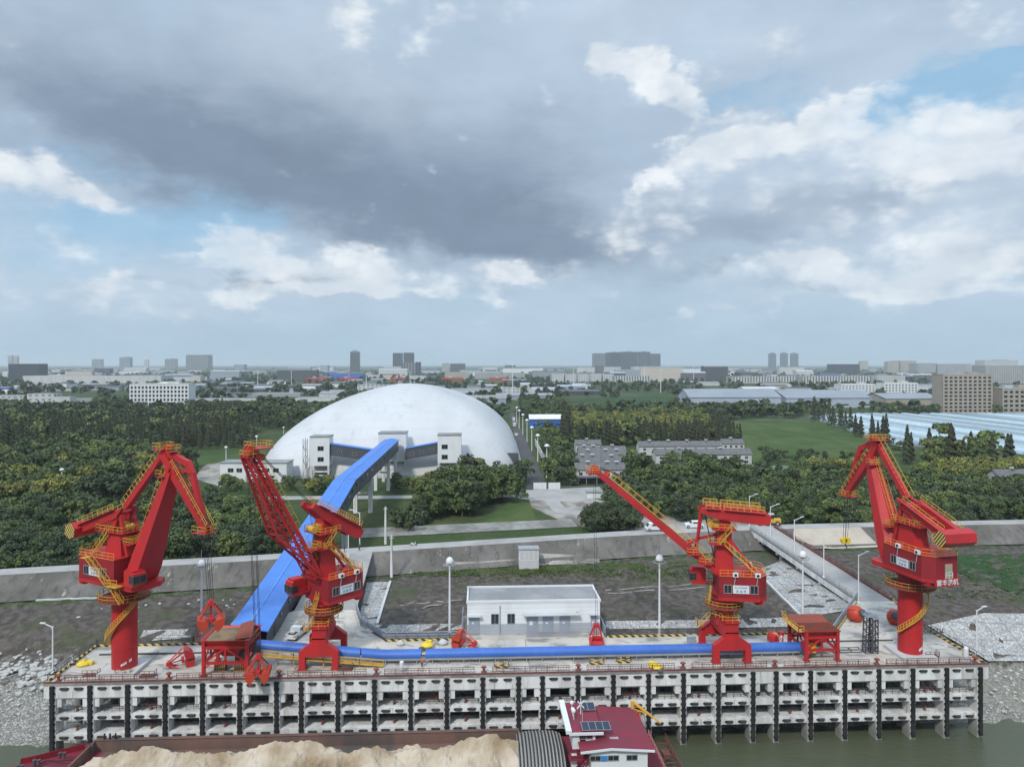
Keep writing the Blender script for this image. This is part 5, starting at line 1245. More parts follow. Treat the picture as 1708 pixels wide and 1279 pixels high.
# ---------------------------------------------------------------- barge alongside
WL = -13.3
def barge():
    yF, yN = 123.7, 108.6                    # far (quay) side and near side
    r = thing('barge', 'long red sand barge moored along the quay, wheelhouse at its right end', 'barge', (0, yN, WL)); B = yF-yN
    X = lambda px, y=116: xw(px, y)
    xs, xb = X(1098, 118), X(40, 118)       # stern (right), bow (left)
    hx0, hx1 = X(150, 121), X(868, 118)
    dz = 3.1
    st = [(xs, 0, B, 0), (xs-3, -.1, B+.1, -1), (hx1, 0, B, -1), (hx0+4, 0, B, -1), (hx0-2, .6, B-.6, -1), ((hx0+xb)/2, 2.6, B-2.6, -.9), (xb+1.5, 5.4, B-5.4, -.3), (xb, 6.6, B-6.6, 1.0)]
    rings = []
    for x, a, c, zb in st:
        sh = 1.2*max(0, (hx0-x)/(hx0-xb))**1.3 if x < hx0 else 0
        rings.append([(x, a+.3, zb), (x, a, 1.0+max(0, zb)), (x, a, dz+sh), (x, c, dz+sh), (x, c, 1.0+max(0, zb)), (x, c-.3, zb)])
    b = MB(); b.loft(rings); b.build('hull', M['deck_red'], r)
    b = MB()
    for (x, a, c, _), (x2, a2, c2, _) in zip(st[3:], st[4:]):
        f = lambda x: dz+(1.2*max(0, (hx0-x)/(hx0-xb))**1.3 if x < hx0 else 0)
        for u, v in ((a, a2), (c, c2)): b.bar((x, u, f(x)+.45), (x2, v, f(x2)+.45), .14, .95)
    b.build('bulwark', M['red_deep'], r)
    # hold: coaming walls round the sand
    cz = 5.0
    b = MB(); t = .3; y0, y1 = 1.6, B-1.2
    for y in (y0, y1): b.box(((hx0+hx1)/2, y, (dz+cz)/2), (hx1-hx0, t, cz-dz)); b.box(((hx0+hx1)/2, y+(.25 if y > 5 else -.25), cz), (hx1-hx0, .8, .14))
    for x in (hx0, hx1): b.box((x, (y0+y1)/2, (dz+cz)/2), (t, y1-y0-t, cz-dz))
    b.box(((hx0+hx1)/2, (y0+y1)/2, dz+.04), (hx1-hx0, y1-y0, .06)); b.build('hold_coaming', M['hold'], r)
    b = MB(); n = 130; m = 28; rr = np.random.default_rng(5); vs = []
    import mathutils.noise as mn
    for i in range(n*2+1):
        for j in range(m*2+1):
            u, v = i/(n*2), j/(m*2); x = hx0+.5+u*(hx1-hx0-1); y = y0+.25+v*(y1-y0-.5)
            c = mn.noise(Vector((x*.10, 3.1, 0)))*.9+mn.noise(Vector((x*.21, 9.1, 0)))*.45
            ridge = max(0, 1-abs(v-.42)*1.75); z = dz-1.0+(4.3+.3*c)*ridge*(.72+.42*abs(mn.noise(Vector((x*.085, 5.5, 0))))*2)*(1-.25*u*0)+.6*mn.noise(Vector((x*.35, y*.35, 0)))+.25*mn.noise(Vector((x*.9, y*.9, 4)))
            z += 1.5*(abs(mn.noise(Vector((x*.26, y*.2, 7))))-.2)+.7*(.35-abs(mn.noise(Vector((x*.6+y*.3, y*.35-x*.1, 2)))))+.35*(.3-abs(mn.noise(Vector((x*1.5, y*.9+x*.4, 8)))))
            z -= 1.2*max(0, (.03-u)/.03)
            vs.append((x, y, z))
    k = m*2+1; b.add(vs, [(i*k+j, (i+1)*k+j, (i+1)*k+j+1, i*k+j+1) for i in range(n*2) for j in range(m*2)]); b.build('sand_cargo', M['sand'], r, fix=False)
    # stacked hatch covers: ribbed arch
    b = MB(); xa, xc = X(864, 114), X(942, 114); ny = 16; nr = 26; rings = []
    for i in range(nr*2+1):
        x = xa+(xc-xa)*i/(nr*2); o = .14 if i % 2 else 0
        u = i/(nr*2)-.5
        arc = [(x, .5+(B-1)*j/ny, dz+.2+3.3*(1-.9*(abs(j/ny-.5)*2)**3)*(1-.25*(abs(u)*2)**4)+o) for j in range(ny+1)]
        rings.append(arc)
    b.loft(rings, closed=False); hc = b.build('hatch_cover_stack', M['hatch'], r, fix=False)
    # deckhouse
    da, dc = X(982, 109), X(1086, 110); hh = 5.4
    b = MB(); b.box(((da+dc)/2-.2, B/2-.4, dz+hh/2), (dc-da-1.2, B-1.6, hh)); dh = b.build('deckhouse', M['white'], r)
    for px in (993, 1023, 1054): window_parts(dh, (X(px, 109), .36, dz+hh-1.15), 1.75, .9, 0, 'steel')
    MB().box((0, 0, 0), (.95, .08, .85)).build('name_plate', M['plate_blue'], dh, (X(1008, 109), .36, dz+hh-1.2))
    b = MB(); zr = dz+hh+.1
    xr0, xr1 = X(968, 108.6), X(1091, 108.8); xm = (xr0+xr1)/2-1.0
    b.prism([(xr0, -.3, zr), (xm, -.3, zr+.45), (xm, B-1.8, zr+.45), (xr0, B-1.8, zr)], (0, 0, .16)); b.prism([(xm, -.3, zr+.45), (xr1, -.3, zr), (xr1, B-1.8, zr), (xm, B-1.8, zr+.45)], (0, 0, .16)); b.build('deckhouse_roof', M['deck_red'], r)
    b = MB(); b.bar((xr0, -.36, zr+.03), (xm, -.36, zr+.48), .1, .34); b.bar((xm, -.36, zr+.48), (xr1, -.36, zr+.03), .1, .34); b.build('roof_fascia', M['white'], r)
    # upper wheelhouse
    wa, wc = X(953, 110.5), X(1004, 110.5); wz = dz+hh; wy0, wy1 = 3.0, B-3.6
    b = MB(); b.box(((wa+wc)/2-.3, (wy0+wy1)/2-.45, wz+.4), (wc-wa-1.2, wy1-wy0-.3, 2.6)); wh = b.build('wheelhouse', M['white'], r)
    window_parts(wh, (wc-2.4, wy0-.34, wz+1.05), 2.2, .8, 0, 'steel'); b = MB(); b.box((wa+1.9, wy0-.33, wz+.6), (.9, .08, 1.9)); b.build('door', M['glass'], wh)
    zr2 = wz+1.75; b = MB(); b.box(((wa+wc)/2, (wy0+wy1)/2, zr2), (wc-wa+.4, wy1-wy0+1.6, .2)); b.build('wheelhouse_roof', M['deck_red'], r)
    b = MB(); b.box((wa-.35, (wy0+wy1)/2, zr2+.3), (.9, wy1-wy0+1.9, .55)); b.box(((wa+wc)/2, wy0-.85, zr2), (wc-wa+.6, .16, .4)); b.build('roof_visor', M['white'], r)
    for (px0, y, w, n) in ((1.9, wy0+.6, 4.5, 4), (2.6, wy1-1.4, 2.4, 2)):
        b = MB(); b.prism([(wa+px0, y-1.0, zr2+.25), (wa+px0+w, y-1.0, zr2+.25), (wa+px0+w, y+1.2, zr2+.45), (wa+px0, y+1.2, zr2+.45)], (0, 0, .08)); o = b.build('solar_panel', M['solar'], r)
        b = MB()
        for i in range(n+1): b.bar((wa+px0+w*i/n, y-1.02, zr2+.35), (wa+px0+w*i/n, y+1.22, zr2+.55), .07, .05)
        b.bar((wa+px0, y-1.02, zr2+.35), (wa+px0+w, y-1.02, zr2+.35), .07, .05); b.bar((wa+px0, y+1.22, zr2+.55), (wa+px0+w, y+1.22, zr2+.55), .07, .05); b.build('panel_frame', M['steel'], o)
    b = MB(); x = wa+2.4; y = wy1-3.2
    b.tube((x, y, zr2), (x, y, zr2+2.6), .09); b.bar((x-.6, y, zr2+1.0), (x+.5, y, zr2+2.3), .28, .14); b.bar((x+.55, y, zr2+1.1), (x-.5, y, zr2+2.2), .28, .14); b.build('radar_mast', M['white'], r)
    b = MB(); x = wa+1.0
    for yy, h in ((wy1-2.6, 1.5), (wy1-3.8, 1.0), (wy1-5.0, 1.3)): b.tube((x, yy, zr2), (x, yy, zr2+h), .06); b.lathe([(.05, 0), (.32, .1), (.3, .4), (.08, .52)], (x, yy, zr2+h), 10)
    b.tube((x+1.2, wy1-6.5, zr2), (x+1.2, wy1-6.5, zr2+2.2), .03); b.build('antenna', M['white'], r)
    b = MB(); b.stair((wa-.6, 1.2, dz), (wa+2.6, 1.2, dz+3.2), .8, (0, 1, 0)); b.rail([(wa, 2.0, dz+3.3), (wa+3.6, 2.0, dz+3.3)], 1.0, .04); b.box((wa+1.8, 2.6, dz+3.2), (4.2, 1.6, .12)); b.build('ladder', M['deck_red'], r)
    b = MB(); b.box((wa+.6, 3.4, dz+1.7), (.9, .9, 3.2)); b.box((wa+2.4, 3.3, dz+1.2), (1.0, .2, .9)); b.build('side_locker', M['white'], r)
    b = MB(); b.rail([(wa-1.0, .1, dz), (xs-1, .1, dz)], 1.1, .045, 1.5); b.rail([(xs-.4, .2, dz), (xs-.4, B-.3, dz)], 1.0, .04, 1.5); b.build('deck_railing', M['rail_pink'], r)
    b = MB(); b.box((0, 0, .12), (1.6, .6, .24)); b.build('roof_vent', M['steel'], r, (X(1028, 109), 2.8, zr+.35))
    # stern deck clutter and crane
    b = MB()
    for i in range(7): b.bar((xs+.6, .8+i*2.0, dz-.4), (xs+2.6, .8+i*2.0, dz-.4), .18, .18)
    b.bar((xs+2.5, .4, dz-.4), (xs+2.5, B-1, dz-.4), .22, .26); b.rail([(xs+2.4, .4, dz-.3), (xs+2.4, B-1, dz-.3)], 1.0, .05, 1.4); b.box((xs+1.4, 4, dz-.45), (1.8, 3, .14)); b.box((xs+1.2, 9, dz-.2), (1.2, 1.6, .7)); b.build('stern_platform', M['brown_rail'], r)
    b = MB(); b.tube((xr1-.6, B-2.2, dz), (xr1-.6, B-2.2, dz+hh+1.6), .3, 10); b.bar((xr1-.6, B-2.2, dz+hh+1.5), (xr1+3.6, B-5.0, dz+hh-.9), .32, .4, w2=.2, h2=.22); b.bar((xr1-.6, B-2.2, dz+hh+.2), (xr1+1.5, B-3.6, dz+hh+.2), .18, .18); b.build('deck_crane', M['yellow'], r)
    b = MB()
    for i in range(3): b.box((xr1-.3+.3*i, B-2.8-.5*i, dz+hh-.4), (.25, .3, 1.4))
    b.build('work_coat', M['cloth_hi'], r)
    # bow gear
    bx = X(105, 119)
    b = MB(); b.box((0, 0, .6), (2.2, 1.6, 1.0)); b.tube((-.2, -.9, .8), (-.2, .9, .8), .5, 12); b.tube((.5, -1, .6), (.5, 1, .6), .35, 12); b.build('anchor_windlass', M['dark_steel'], r, (bx, B*.35, dz+.8))
    b = MB(); b.prism([(-2.6, -1, 0), (2.4, -1, 0), (3.0, 1, 1.6), (-1.4, 1, 1.6)], (0, 0, .3)); b.build('blue_sheet', M['blue_pipe'], r, (X(118, 113), 3.2, dz+.4))
    b = MB()
    for (px, y) in ((52, 8.2), (70, 9.6), (100, 11.6), (134, 13.6)): 
        x = X(px, 119); b.lathe([(.22, 0), (.2, .7), (.3, .75), (.3, .9)], (x, y-1.2, dz+1.0), 8); b.lathe([(.22, 0), (.2, .7), (.3, .75), (.3, .9)], (x+.7, y-1.2, dz+1.0), 8)
    b.build('mooring_bitt', M['dark_steel'], r)
    P = [Vector((bx+2*math.cos(t)*1.3, B*.55+math.sin(t)*1.5+.4*math.sin(3*t), dz+1.05)) for t in np.linspace(0, 5.5, 18)]; b = MB()
    for p, q in zip(P, P[1:]): b.bar(p, q, .14, .14)
    b.build('coiled_rope', M['rope'], r)
    b = MB()
    for j in range(3):
        p = Vector((hx0+1.5+j*.9, B-1.0, cz+.1)); b.lathe([(.12, 0), (.2, .3), (.14, .8), (.12, .95)], p, 8)
    b.build('cleat', M['black'], r)
def mat_hatch():
    m = bpy.data.materials.new('ribbed_hatch'); m.use_nodes = True; t = m.node_tree; k = NT(t); p = t.nodes['Principled BSDF']
    x, y, z = k.xyz(k.n('ShaderNodeTexCoord').outputs['Object'])[:3]
    f = k.m('SINE', k.m('MULTIPLY', x, 2*math.pi/.56)); c = k.mix(k.step(f, -.4, .6), (.035, .035, .035), (.30, .29, .27))
    k.put(p.inputs['Base Color'], c); p.inputs['Roughness'].default_value = .55; return m
M['hatch'] = mat_hatch(); M['hold'] = mat('stained_hold_steel', (.16, .09, .07), .8, (.07, .06, .058), .12, .95, (1, 1, .5), bump=.2)
M['solar'] = mat('solar_cells', (.02, .03, .055), .15, (.03, .04, .07), .5, .5); M['plate_blue'] = mat('blue_plate', (.05, .22, .5), .5); M['rail_pink'] = mat('faded_red_rail', (.52, .22, .2), .6)
barge()
# ---------------------------------------------------------------- lights
def mast(label, base, h, group):
    r = thing('light_mast', label, 'light mast', base); r['group'] = group
    b = MB(); b.lathe([(.42, 0), (.42, .25), (.26, .3), (.15, h-.6)], n=12); b.build('pole', M['white'], r, smooth=True)
    b = MB(); b.lathe([(.15, h-.9), (.75, h-.7), (.78, h-.5), (.72, h-.1), (.45, h+.28), (.1, h+.45)], n=14); b.build('lamp_dome', M['white'], r, smooth=True)
    b = MB(); n = 14
    for i in range(n):
        a, c = 2*math.pi*i/n, 2*math.pi*(i+1)/n; b.bar((1.3*math.cos(a), 1.3*math.sin(a), h-1.1), (1.3*math.cos(c), 1.3*math.sin(c), h-1.1), .1, .12)
    for i in range(4):
        a = math.pi/2*i+.3; b.bar((.1*math.cos(a), .1*math.sin(a), h-1.0), (1.3*math.cos(a), 1.3*math.sin(a), h-1.1), .09, .09)
    b.build('lamp_ring', M['steel'], r)
    MB().tube((0, 0, h+.4), (0, 0, h+2.4), .05, 6).build('lightning_rod', M['steel'], r)
MG = 'white light masts along the rear of the quay'
for px, yb, yt, lb in ((336, 1056, 937, 'white domed light mast behind the grab above the sandy hopper'), (750, 1057, 932, 'white domed light mast left of the white building'),
                       (1100, 1059, 928, 'white domed light mast between the white building and the box boom crane'), (1339, 1057, 922, 'white domed light mast behind the rusty hopper')):
    p = G(px, yb, 0); Y = CH*F/(yb-HY); mast(lb, p, (yb-yt)*Y/F, MG)
def street_lamp(label, base, h, ang, arm=2.2, group=None, curved=False):
    r = thing('street_lamp', label, 'street lamp', base, ang); r['group'] = group or 'white street lamps by the bridge and quay'
    b = MB(); b.lathe([(.3, 0), (.3, .3), (.16, .35), (.11, h)], n=10); b.build('pole', M['white'], r, smooth=True)
    b = MB(); b.bar((0, 0, h-.1), (arm, 0, h+.5), .13, .13); b.tube((.25, 0, h-.35), (-.1, 0, h+.15), .08); b.build('arm', M['white'], r)
    b = MB(); b.box((arm+.35, 0, h+.58), (1.0, .35, .16)); b.build('lamp_head', M['white'], r)
for px, yb, yt, a, lb, z in ((88, 1122, 1045, 170, 'short white lamp at the left end of the quay', 0), (1629, 1091, 1018, 15, 'short white lamp at the right end of the quay', 0),
                           (1250, 878, 828, 20, 'white street lamp at the dike end of the bridge', 5), (1285, 901, 845, 20, 'white street lamp on the upper bridge rail', 4), (1325, 928, 867, 20, 'white street lamp halfway down the bridge', 3),
                           (1374, 963, 897, 20, 'white street lamp on the far bridge rail', 2.2), (1432, 1006, 926, 20, 'white street lamp where the bridge meets the apron', .2),
                           (600, 918, 855, 155, 'white street lamp on the dike road right of the gallery', 5), (581, 930, 880, 155, 'slim white pole beside the ramp top', 4.5)):
    p = G(px, yb, z); Y = (CH-z)*F/(yb-HY); street_lamp(lb, p, (yb-yt)*Y/F, R(a), 1.6 if z == 0 else 2.4)
for px, yb, yt, lb, z in ((643, 907, 845, 'grey utility pole behind the dike road', 3), (653, 962, 893, 'grey concrete pole at the foot of the dike slope', .6)):
    p = G(px, yb, z); Y = (CH-z)*F/(yb-HY); h = (yb-yt)*Y/F
    b = MB(); b.lathe([(.38, 0), (.24, h)], n=10); b.box((0, 0, h-.6), (1.2, .12, .12)); tag(b.build('utility_pole', M['concrete'], None, p), lb, 'pole')
# transformer kiosk at the dike toe
p = GH(866, 950); q = GH(899, 950); w = q.x-p.x
r = thing('transformer_kiosk', 'pale grey transformer kiosk on a block base at the dike foot', 'kiosk', (p.x, p.y+.3, p.z))
MB().box((w/2, 1.8, 1.2), (w, 3.6, 2.6)).build('base', M['offwhite'], r)
b = MB(); b.box((w/2, 1.8, 3.9), (w-.1, 3.4, 2.8)); o = b.build('cabinet', M['white'], r)
for i in range(4): MB().box((w*(.15+.23*i), .06, 3.9), (w*.19, .08, 2.3)).build('cabinet_door', M['offwhite'], o)
MB().box((w/2, 1.8, 5.36), (w+.3, 3.9, .14)).build('roof', M['steel'], r)
# ---------------------------------------------------------------- vehicles
def wheel(parent, x, y, rad=.36):
    o = MB().tube((0, -.12, 0), (0, .12, 0), rad, 14).build('wheel', M['black'], parent, (x, y, rad)); MB().tube((0, -.14, 0), (0, .14, 0), rad*.55, 10).build('rim', M['steel'], o)
def vehicle(name, label, cat, loc, rz, kind, body='white', s=1.0):
    r = thing(name, label, cat, loc, rz); r.scale = (s, s, s)
    L, Wd = 5.2, 1.85; hw = Wd/2
    if kind == 'pickup': prof = [(-2.6, .45), (2.5, .45), (2.6, .8), (2.45, 1.08), (1.35, 1.18), (.55, 1.85), (-.75, 1.88), (-.85, 1.2), (-2.6, 1.2)]
    elif kind == 'van': prof = [(-2.4, .4), (2.35, .4), (2.45, .85), (2.2, 1.15), (1.5, 1.95), (.9, 2.1), (-2.2, 2.1), (-2.4, 1.7)]
    elif kind == 'truck': prof = [(1.6, .5), (3.9, .5), (4.0, 1.2), (3.8, 2.6), (1.6, 2.7)]
    else: prof = [(-2.2, .4), (2.2, .4), (2.3, .75), (2.1, 1.0), (1.2, 1.1), (.5, 1.62), (-1.4, 1.66), (-2.1, 1.15), (-2.25, .8)]
    b = MB(); b.prism([(x, -hw, z) for x, z in prof], (0, Wd, 0)); o = b.build('body', M[body], r)
    g = MB()
    if kind == 'pickup':
        g.box((-.1, 0, 1.52), (1.15, Wd+.03, .42)); g.bar((1.2, 0, 1.32), (.68, 0, 1.76), Wd-.25, .05); b2 = MB(); b2.box((-1.72, 0, 1.19), (1.5, Wd-.3, .06)); b2.build('cargo_bed', M['black'], r)
        b3 = MB(); b3.box((-1.6, 0, 1.35), (.7, .8, .3)); b3.build('cargo', M['offwhite'], r)
    elif kind == 'van': g.box((-.6, 0, 1.62), (3.0, Wd+.03, .5)); g.bar((2.18, 0, 1.24), (1.62, 0, 1.9), Wd-.25, .06)
    elif kind == 'truck': g.box((3.0, 0, 2.0), (.9, Wd+.03, .7)); g.box((3.9, 0, 2.0), (.2, Wd-.2, .8))
    else: g.box((-.4, 0, 1.38), (1.7, Wd+.02, .36)); g.bar((1.1, 0, 1.18), (.6, 0, 1.56), Wd-.2, .05); g.bar((-1.95, 0, 1.25), (-1.5, 0, 1.58), Wd-.2, .05)
    g.build('window', M['glass'], o)
    for e in (-1, 1):
        MB().box((prof[1][0]+.05 if kind != 'truck' else 3.95, e*(hw-.25), .8), (.12, .3, .16)).build('headlight', M['offwhite'], o); MB().box((prof[0][0]+(-.02), e*(hw-.15), .95), (.08, .18, .25)).build('tail_light', M['red'], o)
    if kind == 'truck':
        b = MB(); b.box((-1.3, 0, 1.9), (5.4, Wd+.3, 2.6)); b.build('cargo_box', M['offwhite'], r)
    for x in ((-1.6, 1.6) if kind != 'truck' else (-2.8, 2.9)):
        for e in (-1, 1): wheel(r, x, e*(hw-.1), .38 if kind != 'truck' else .5)
    return r
p = G(492, 1062, .15); vehicle('pickup_truck', 'white pickup truck with an open bed parked on the ramp', 'pickup', (p.x+.3, 145.2, .02), R(76), 'pickup', 'white', 1.12)
p = G(1093, 886, 5); vehicle('minivan', 'white minivan on the dike road left of the box boom crane', 'van', (p.x, yn(p.x)+3.2, 5.06), R(182), 'van', 'white', 1.15)
p = G(1156, 884, 4.0); vehicle('estate_car', 'white car parked in the yard behind the box boom', 'car', (p.x, yn(p.x)+4.6, 5.06), R(175), 'car', 'white', 1.25)
def loader():
    p = G(1290, 884, 5); r = thing('wheel_loader', 'yellow wheel loader parked on the dike past the bridge', 'loader', (p.x+2, yn(p.x)+4, 5.06), R(170))
    b = MB(); b.box((-1.2, 0, 1.5), (3.0, 1.9, 1.2)); b.box((1.2, 0, 1.3), (1.6, 1.5, .9)); b.build('body', M['yellow'], r)
    b = MB(); b.box((.1, 0, 2.7), (1.3, 1.5, 1.4)); o = b.build('cab', M['glass'], r); MB().box((.1, 0, 3.5), (1.6, 1.7, .18)).build('roof', M['offwhite'], o)
    b = MB(); 
    for e in (-.6, .6): b.bar((1.2, e, 1.9), (3.2, e, .8), .2, .35)
    b.build('lift_arm', M['yellow'], r)
    b = MB(); b.prism([(3.0, -1.3, .2), (4.2, -1.3, .15), (4.0, -1.3, .4), (3.3, -1.3, 1.3), (3.0, -1.3, 1.2)], (0, 2.6, 0)); b.build('bucket', M['rust'], r)
    for x in (-1.6, 1.5):
        for e in (-1, 1): wheel(r, x, e*1.1, .75)
loader()
# ---------------------------------------------------------------- small things on the deck
def small(name, label, cat, p, build, m_, group=None, rz=0):
    b = MB(); build(b); o = b.build(name, M[m_], None, p, rz); return tag(o, label, cat, group)
def yellow_machine(p, lb, rz=0):
    r = thing('mooring_winch', lb, 'winch', p, rz)
    b = MB(); b.lathe([(1.2, .05), (1.25, .3), (.9, .55), (.35, .7), (.3, .95)], n=14); b.box((1.1, 0, .35), (1.1, .8, .55)); b.build('housing', M['hivis'], r)
    b = MB(); b.tube((-1.5, -.2, .1), (-2.4, .5, .1), .09); b.lathe([(.5, 0), (.5, .25), (.25, .28)], (-1.7, .4, 0), 10); b.build('cable_drum', M['dark_steel'], r)
yellow_machine(G(140, 1108, 0), 'round yellow winch on the deck near the left quay corner')
yellow_machine(G(712, 1084, 0)+Vector((0, .6, .6)), 'yellow machine on the blue conveyor left of the white building', 1.2)
yellow_machine(G(1094, 1113, 0), 'yellow machine on the quay edge left of the box boom crane legs', 2)
small('white_post', 'short white post on the quay edge below the building', 'post', G(670, 1121, 0), lambda b: b.lathe([(.38, 0), (.38, 1.9), (.3, 2.0)], n=10), 'white', 'white posts on the deck')
small('white_post', 'short white tank on the deck at the right quay corner', 'post', G(1611, 1096, 0), lambda b: b.lathe([(.42, 0), (.42, 1.7), (.2, 2.0)], n=10), 'white', 'white posts on the deck')
small('rubble_bag', 'white rubble sack on the deck left of the orange grab', 'sack', G(739, 1074, 0), lambda b: (b.lathe([(.8, 0), (.95, .4), (.6, .8), (.2, .9)], n=9)), 'offwhite')
small('rubble_bag', 'white sheet bundle by the rear kerb beside the ramp fence', 'sack', G(668, 1076, 0), lambda b: (b.lathe([(.6, 0), (.75, .5), (.3, 1.0)], n=8)), 'offwhite')
small('cable_trunk', 'long dark cable trunk lying across the deck behind the left pedestal', 'trunking', (XL+5, 137.6, .12), lambda b: b.box((9, 0, 0), (22, .3, .24)), 'dark_steel', 'dark cable trunks on the deck')
small('cable_trunk', 'long dark cable trunk lying across the deck left of the right pedestal', 'trunking', (c4.x-16, 137.4, .12), lambda b: b.box((8, 0, 0), (17, .25, .24)), 'dark_steel', 'dark cable trunks on the deck')
small('pallet', 'pale timber pallet near the right quay corner', 'pallet', G(1566, 1082, 0), lambda b: [b.box((0, i*.35, .1), (2.6, .2, .12)) for i in range(5)], 'offwhite')
small('pipe_bundle', 'tangle of dark pipes against the rear railing at the right', 'pipes', G(1553, 1056, 0)+Vector((0, 0, .1)), lambda b: [b.bar((-2+i*.5, -.5, .1+.1*(i % 3)), (-1.2+i*.6, 1.6, .3), .16, .16) for i in range(9)], 'dark_steel')
small('grey_bin', 'grey steel bin against the striped rear kerb left of the box boom crane', 'bin', G(1153, 1071, 0), lambda b: (b.box((0, 0, .6), (1.5, 1.0, 1.2)), b.box((0, 0, 1.25), (1.7, 1.2, .12))), 'grey_paint')
for n, (px, py) in enumerate([(150, 1128), (205, 1127), (245, 1129), (575, 1118), (836, 1113), (995, 1108), (1040, 1105), (1555, 1096)]):
    small('hazard_hatch', 'striped stair hatch frame on the quay edge '+['near the left corner bollard', 'in front of the left pedestal', 'right of the left pedestal', 'right of the lattice crane legs', 'in front of the white building', 'right of the building front', 'left of the yellow machine', 'in front of the right pedestal'][n], 'hatch', G(px, py, 0)+Vector((0, .4, 0)),
          lambda b: (b.box((0, 0, .12), (2.6, 1.1, .24)), b.rail([(-1.3, -.5, .2), (1.3, -.5, .2), (1.3, .5, .2)], .9, .035, 1.0)), 'hazard' if n in (1, 4, 5, 6) else 'brown_rail', 'stair hatches on the quay edge')
# ---------------------------------------------------------------- people
def person(label, loc, rz, top, legs, lean=0.0):
    """one skinned body mesh with clothing as children; stands on loc"""
    r = thing('person', label, 'person', loc, rz)
    def skin(name, pts, edges, radii, m_, rootv=0):
        me = bpy.data.meshes.new(name); me.from_pydata(pts, edges, []); o = inst(name, me, r); me.materials.append(M[m_])
        md = o.modifiers.new('skin', 'SKIN'); sv = me.skin_vertices[0].data
        for i, rr in enumerate(radii): sv[i].radius = (rr, rr); sv[i].use_root = (i == rootv)
        s = o.modifiers.new('sub', 'SUBSURF'); s.levels = 1; s.render_levels = 1; return o
    pts = [(0, 0, .95), (0, 0, 1.2), (.01, 0, 1.42), (.02, 0, 1.52), (.03, 0, 1.66), (.03, 0, 1.76), (0, .19, 1.42), (.04, .24, 1.15), (.14, .22, .93), (.18, .21, .84), (0, -.19, 1.42), (-.02, -.25, 1.15), (.06, -.24, .92), (.1, -.23, .83),
           (0, .1, .9), (.04, .11, .5), (0, .12, .09), (.16, .13, .04), (0, -.1, .9), (-.04, -.11, .5), (-.12, -.12, .09), (.03, -.13, .04)]
    ed = [(0, 1), (1, 2), (2, 3), (3, 4), (4, 5), (2, 6), (6, 7), (7, 8), (8, 9), (2, 10), (10, 11), (11, 12), (12, 13), (0, 14), (14, 15), (15, 16), (16, 17), (0, 18), (18, 19), (19, 20), (20, 21)]
    ra = [.13, .13, .14, .055, .095, .08, .06, .05, .038, .035, .06, .05, .038, .035, .085, .062, .045, .04, .085, .062, .045, .04]
    skin('body', pts, ed, ra, 'skin')
    skin('jacket', [(0, 0, .9), (0, 0, 1.2), (.01, 0, 1.44), (0, .2, 1.43), (.04, .25, 1.15), (.12, .225, .97), (0, -.2, 1.43), (-.02, -.26, 1.15), (.05, -.245, .96)], [(0, 1), (1, 2), (2, 3), (3, 4), (4, 5), (2, 6), (6, 7), (7, 8)], [.165, .16, .165, .085, .068, .055, .085, .068, .055], top)
    skin('trousers', [(0, 0, .98), (0, .1, .88), (.04, .11, .5), (0, .12, .12), (0, -.1, .88), (-.04, -.11, .5), (-.12, -.12, .12)], [(0, 1), (1, 2), (2, 3), (0, 4), (4, 5), (5, 6)], [.155, .11, .085, .07, .11, .085, .07], legs)
    MB().lathe([(.11, 1.72), (.12, 1.78), (.09, 1.86), (.03, 1.89)], (.03, 0, 0), 10).build('hair', M['black'], r)
p = Vector((xw(704, CVY-2.2), CVY-2.2, 0)); person('person in an orange top and dark trousers beside the blue conveyor', p, R(80), 'cloth_hi', 'cloth_dark')
p = G(597, 922, 5); person('person in dark clothes standing under the dike road lamp', (p.x, yn(p.x)+1.2, 5.06), R(-60), 'cloth_dark', 'cloth_dark')
p = G(571, 926, 5); person('person in dark clothes by the gallery at the ramp top', (p.x, yn(p.x)+.8, 5.06), R(20), 'cloth_dark', 'black')
def scooter():
    p = G(688, 916, 5); r = thing('scooter', 'small pale motor scooter on the dike road', 'scooter', (p.x, yn(p.x)+3, 5.06), R(10))
    MB().prism([(-.8, -.15, .35), (.3, -.15, .3), (.6, -.15, .9), (.4, -.15, .95), (.1, -.15, .5), (-.2, -.15, .8), (-.9, -.15, .8)], (0, .3, 0)).build('body', M['offwhite'], r)
    for x in (-.6, .65): wheel(r, x, 0, .26)
    MB().bar((.5, -.35, 1.05), (.5, .35, 1.05), .05, .05).build('handlebar', M['black'], r)
scooter()
# ---------------------------------------------------------------- inland: dome and its towers
EXCL = []                    # footprints (camera plan) kept clear of trees: x0, x1, Y0, Y1
def keep(px0, px1, Y0, Y1): EXCL.append((px0, px1, Y0, Y1))     # photo columns and depths kept clear of trees
def mat_dome():
    m = bpy.data.materials.new('dome_membrane'); m.use_nodes = True; t = m.node_tree; k = NT(t); p = t.nodes['Principled BSDF']
    oc = k.n('ShaderNodeTexCoord').outputs['Object']; x, y, z = k.xyz(oc)[:3]
    n1 = k.noise(k.mapv(oc, (1, .25, 1)), .03, 5, .55)
    c = k.mix(k.step(n1, .35, .68), (.51, .52, .525), (.44, .45, .455))
    c = k.mix(k.m('MULTIPLY', k.step(k.noise(k.mapv(oc, (1, .5, .12)), .18, 5, .65), .52, .72), .4), c, (.33, .335, .33))
    j = k.m('LESS_THAN', k.m('FRACT', k.m('DIVIDE', y, 8.0)), .16); j2 = k.m('LESS_THAN', k.m('FRACT', k.m('DIVIDE', x, 9.5)), .05)
    c = k.mix(k.m('MULTIPLY', k.m('MAXIMUM', j, k.m('MULTIPLY', j2, .4)), .16), c, (.36, .38, .40))
    k.put(p.inputs['Base Color'], c); p.inputs['Roughness'].default_value = .5; p.inputs['Specular IOR Level'].default_value = .3; return m
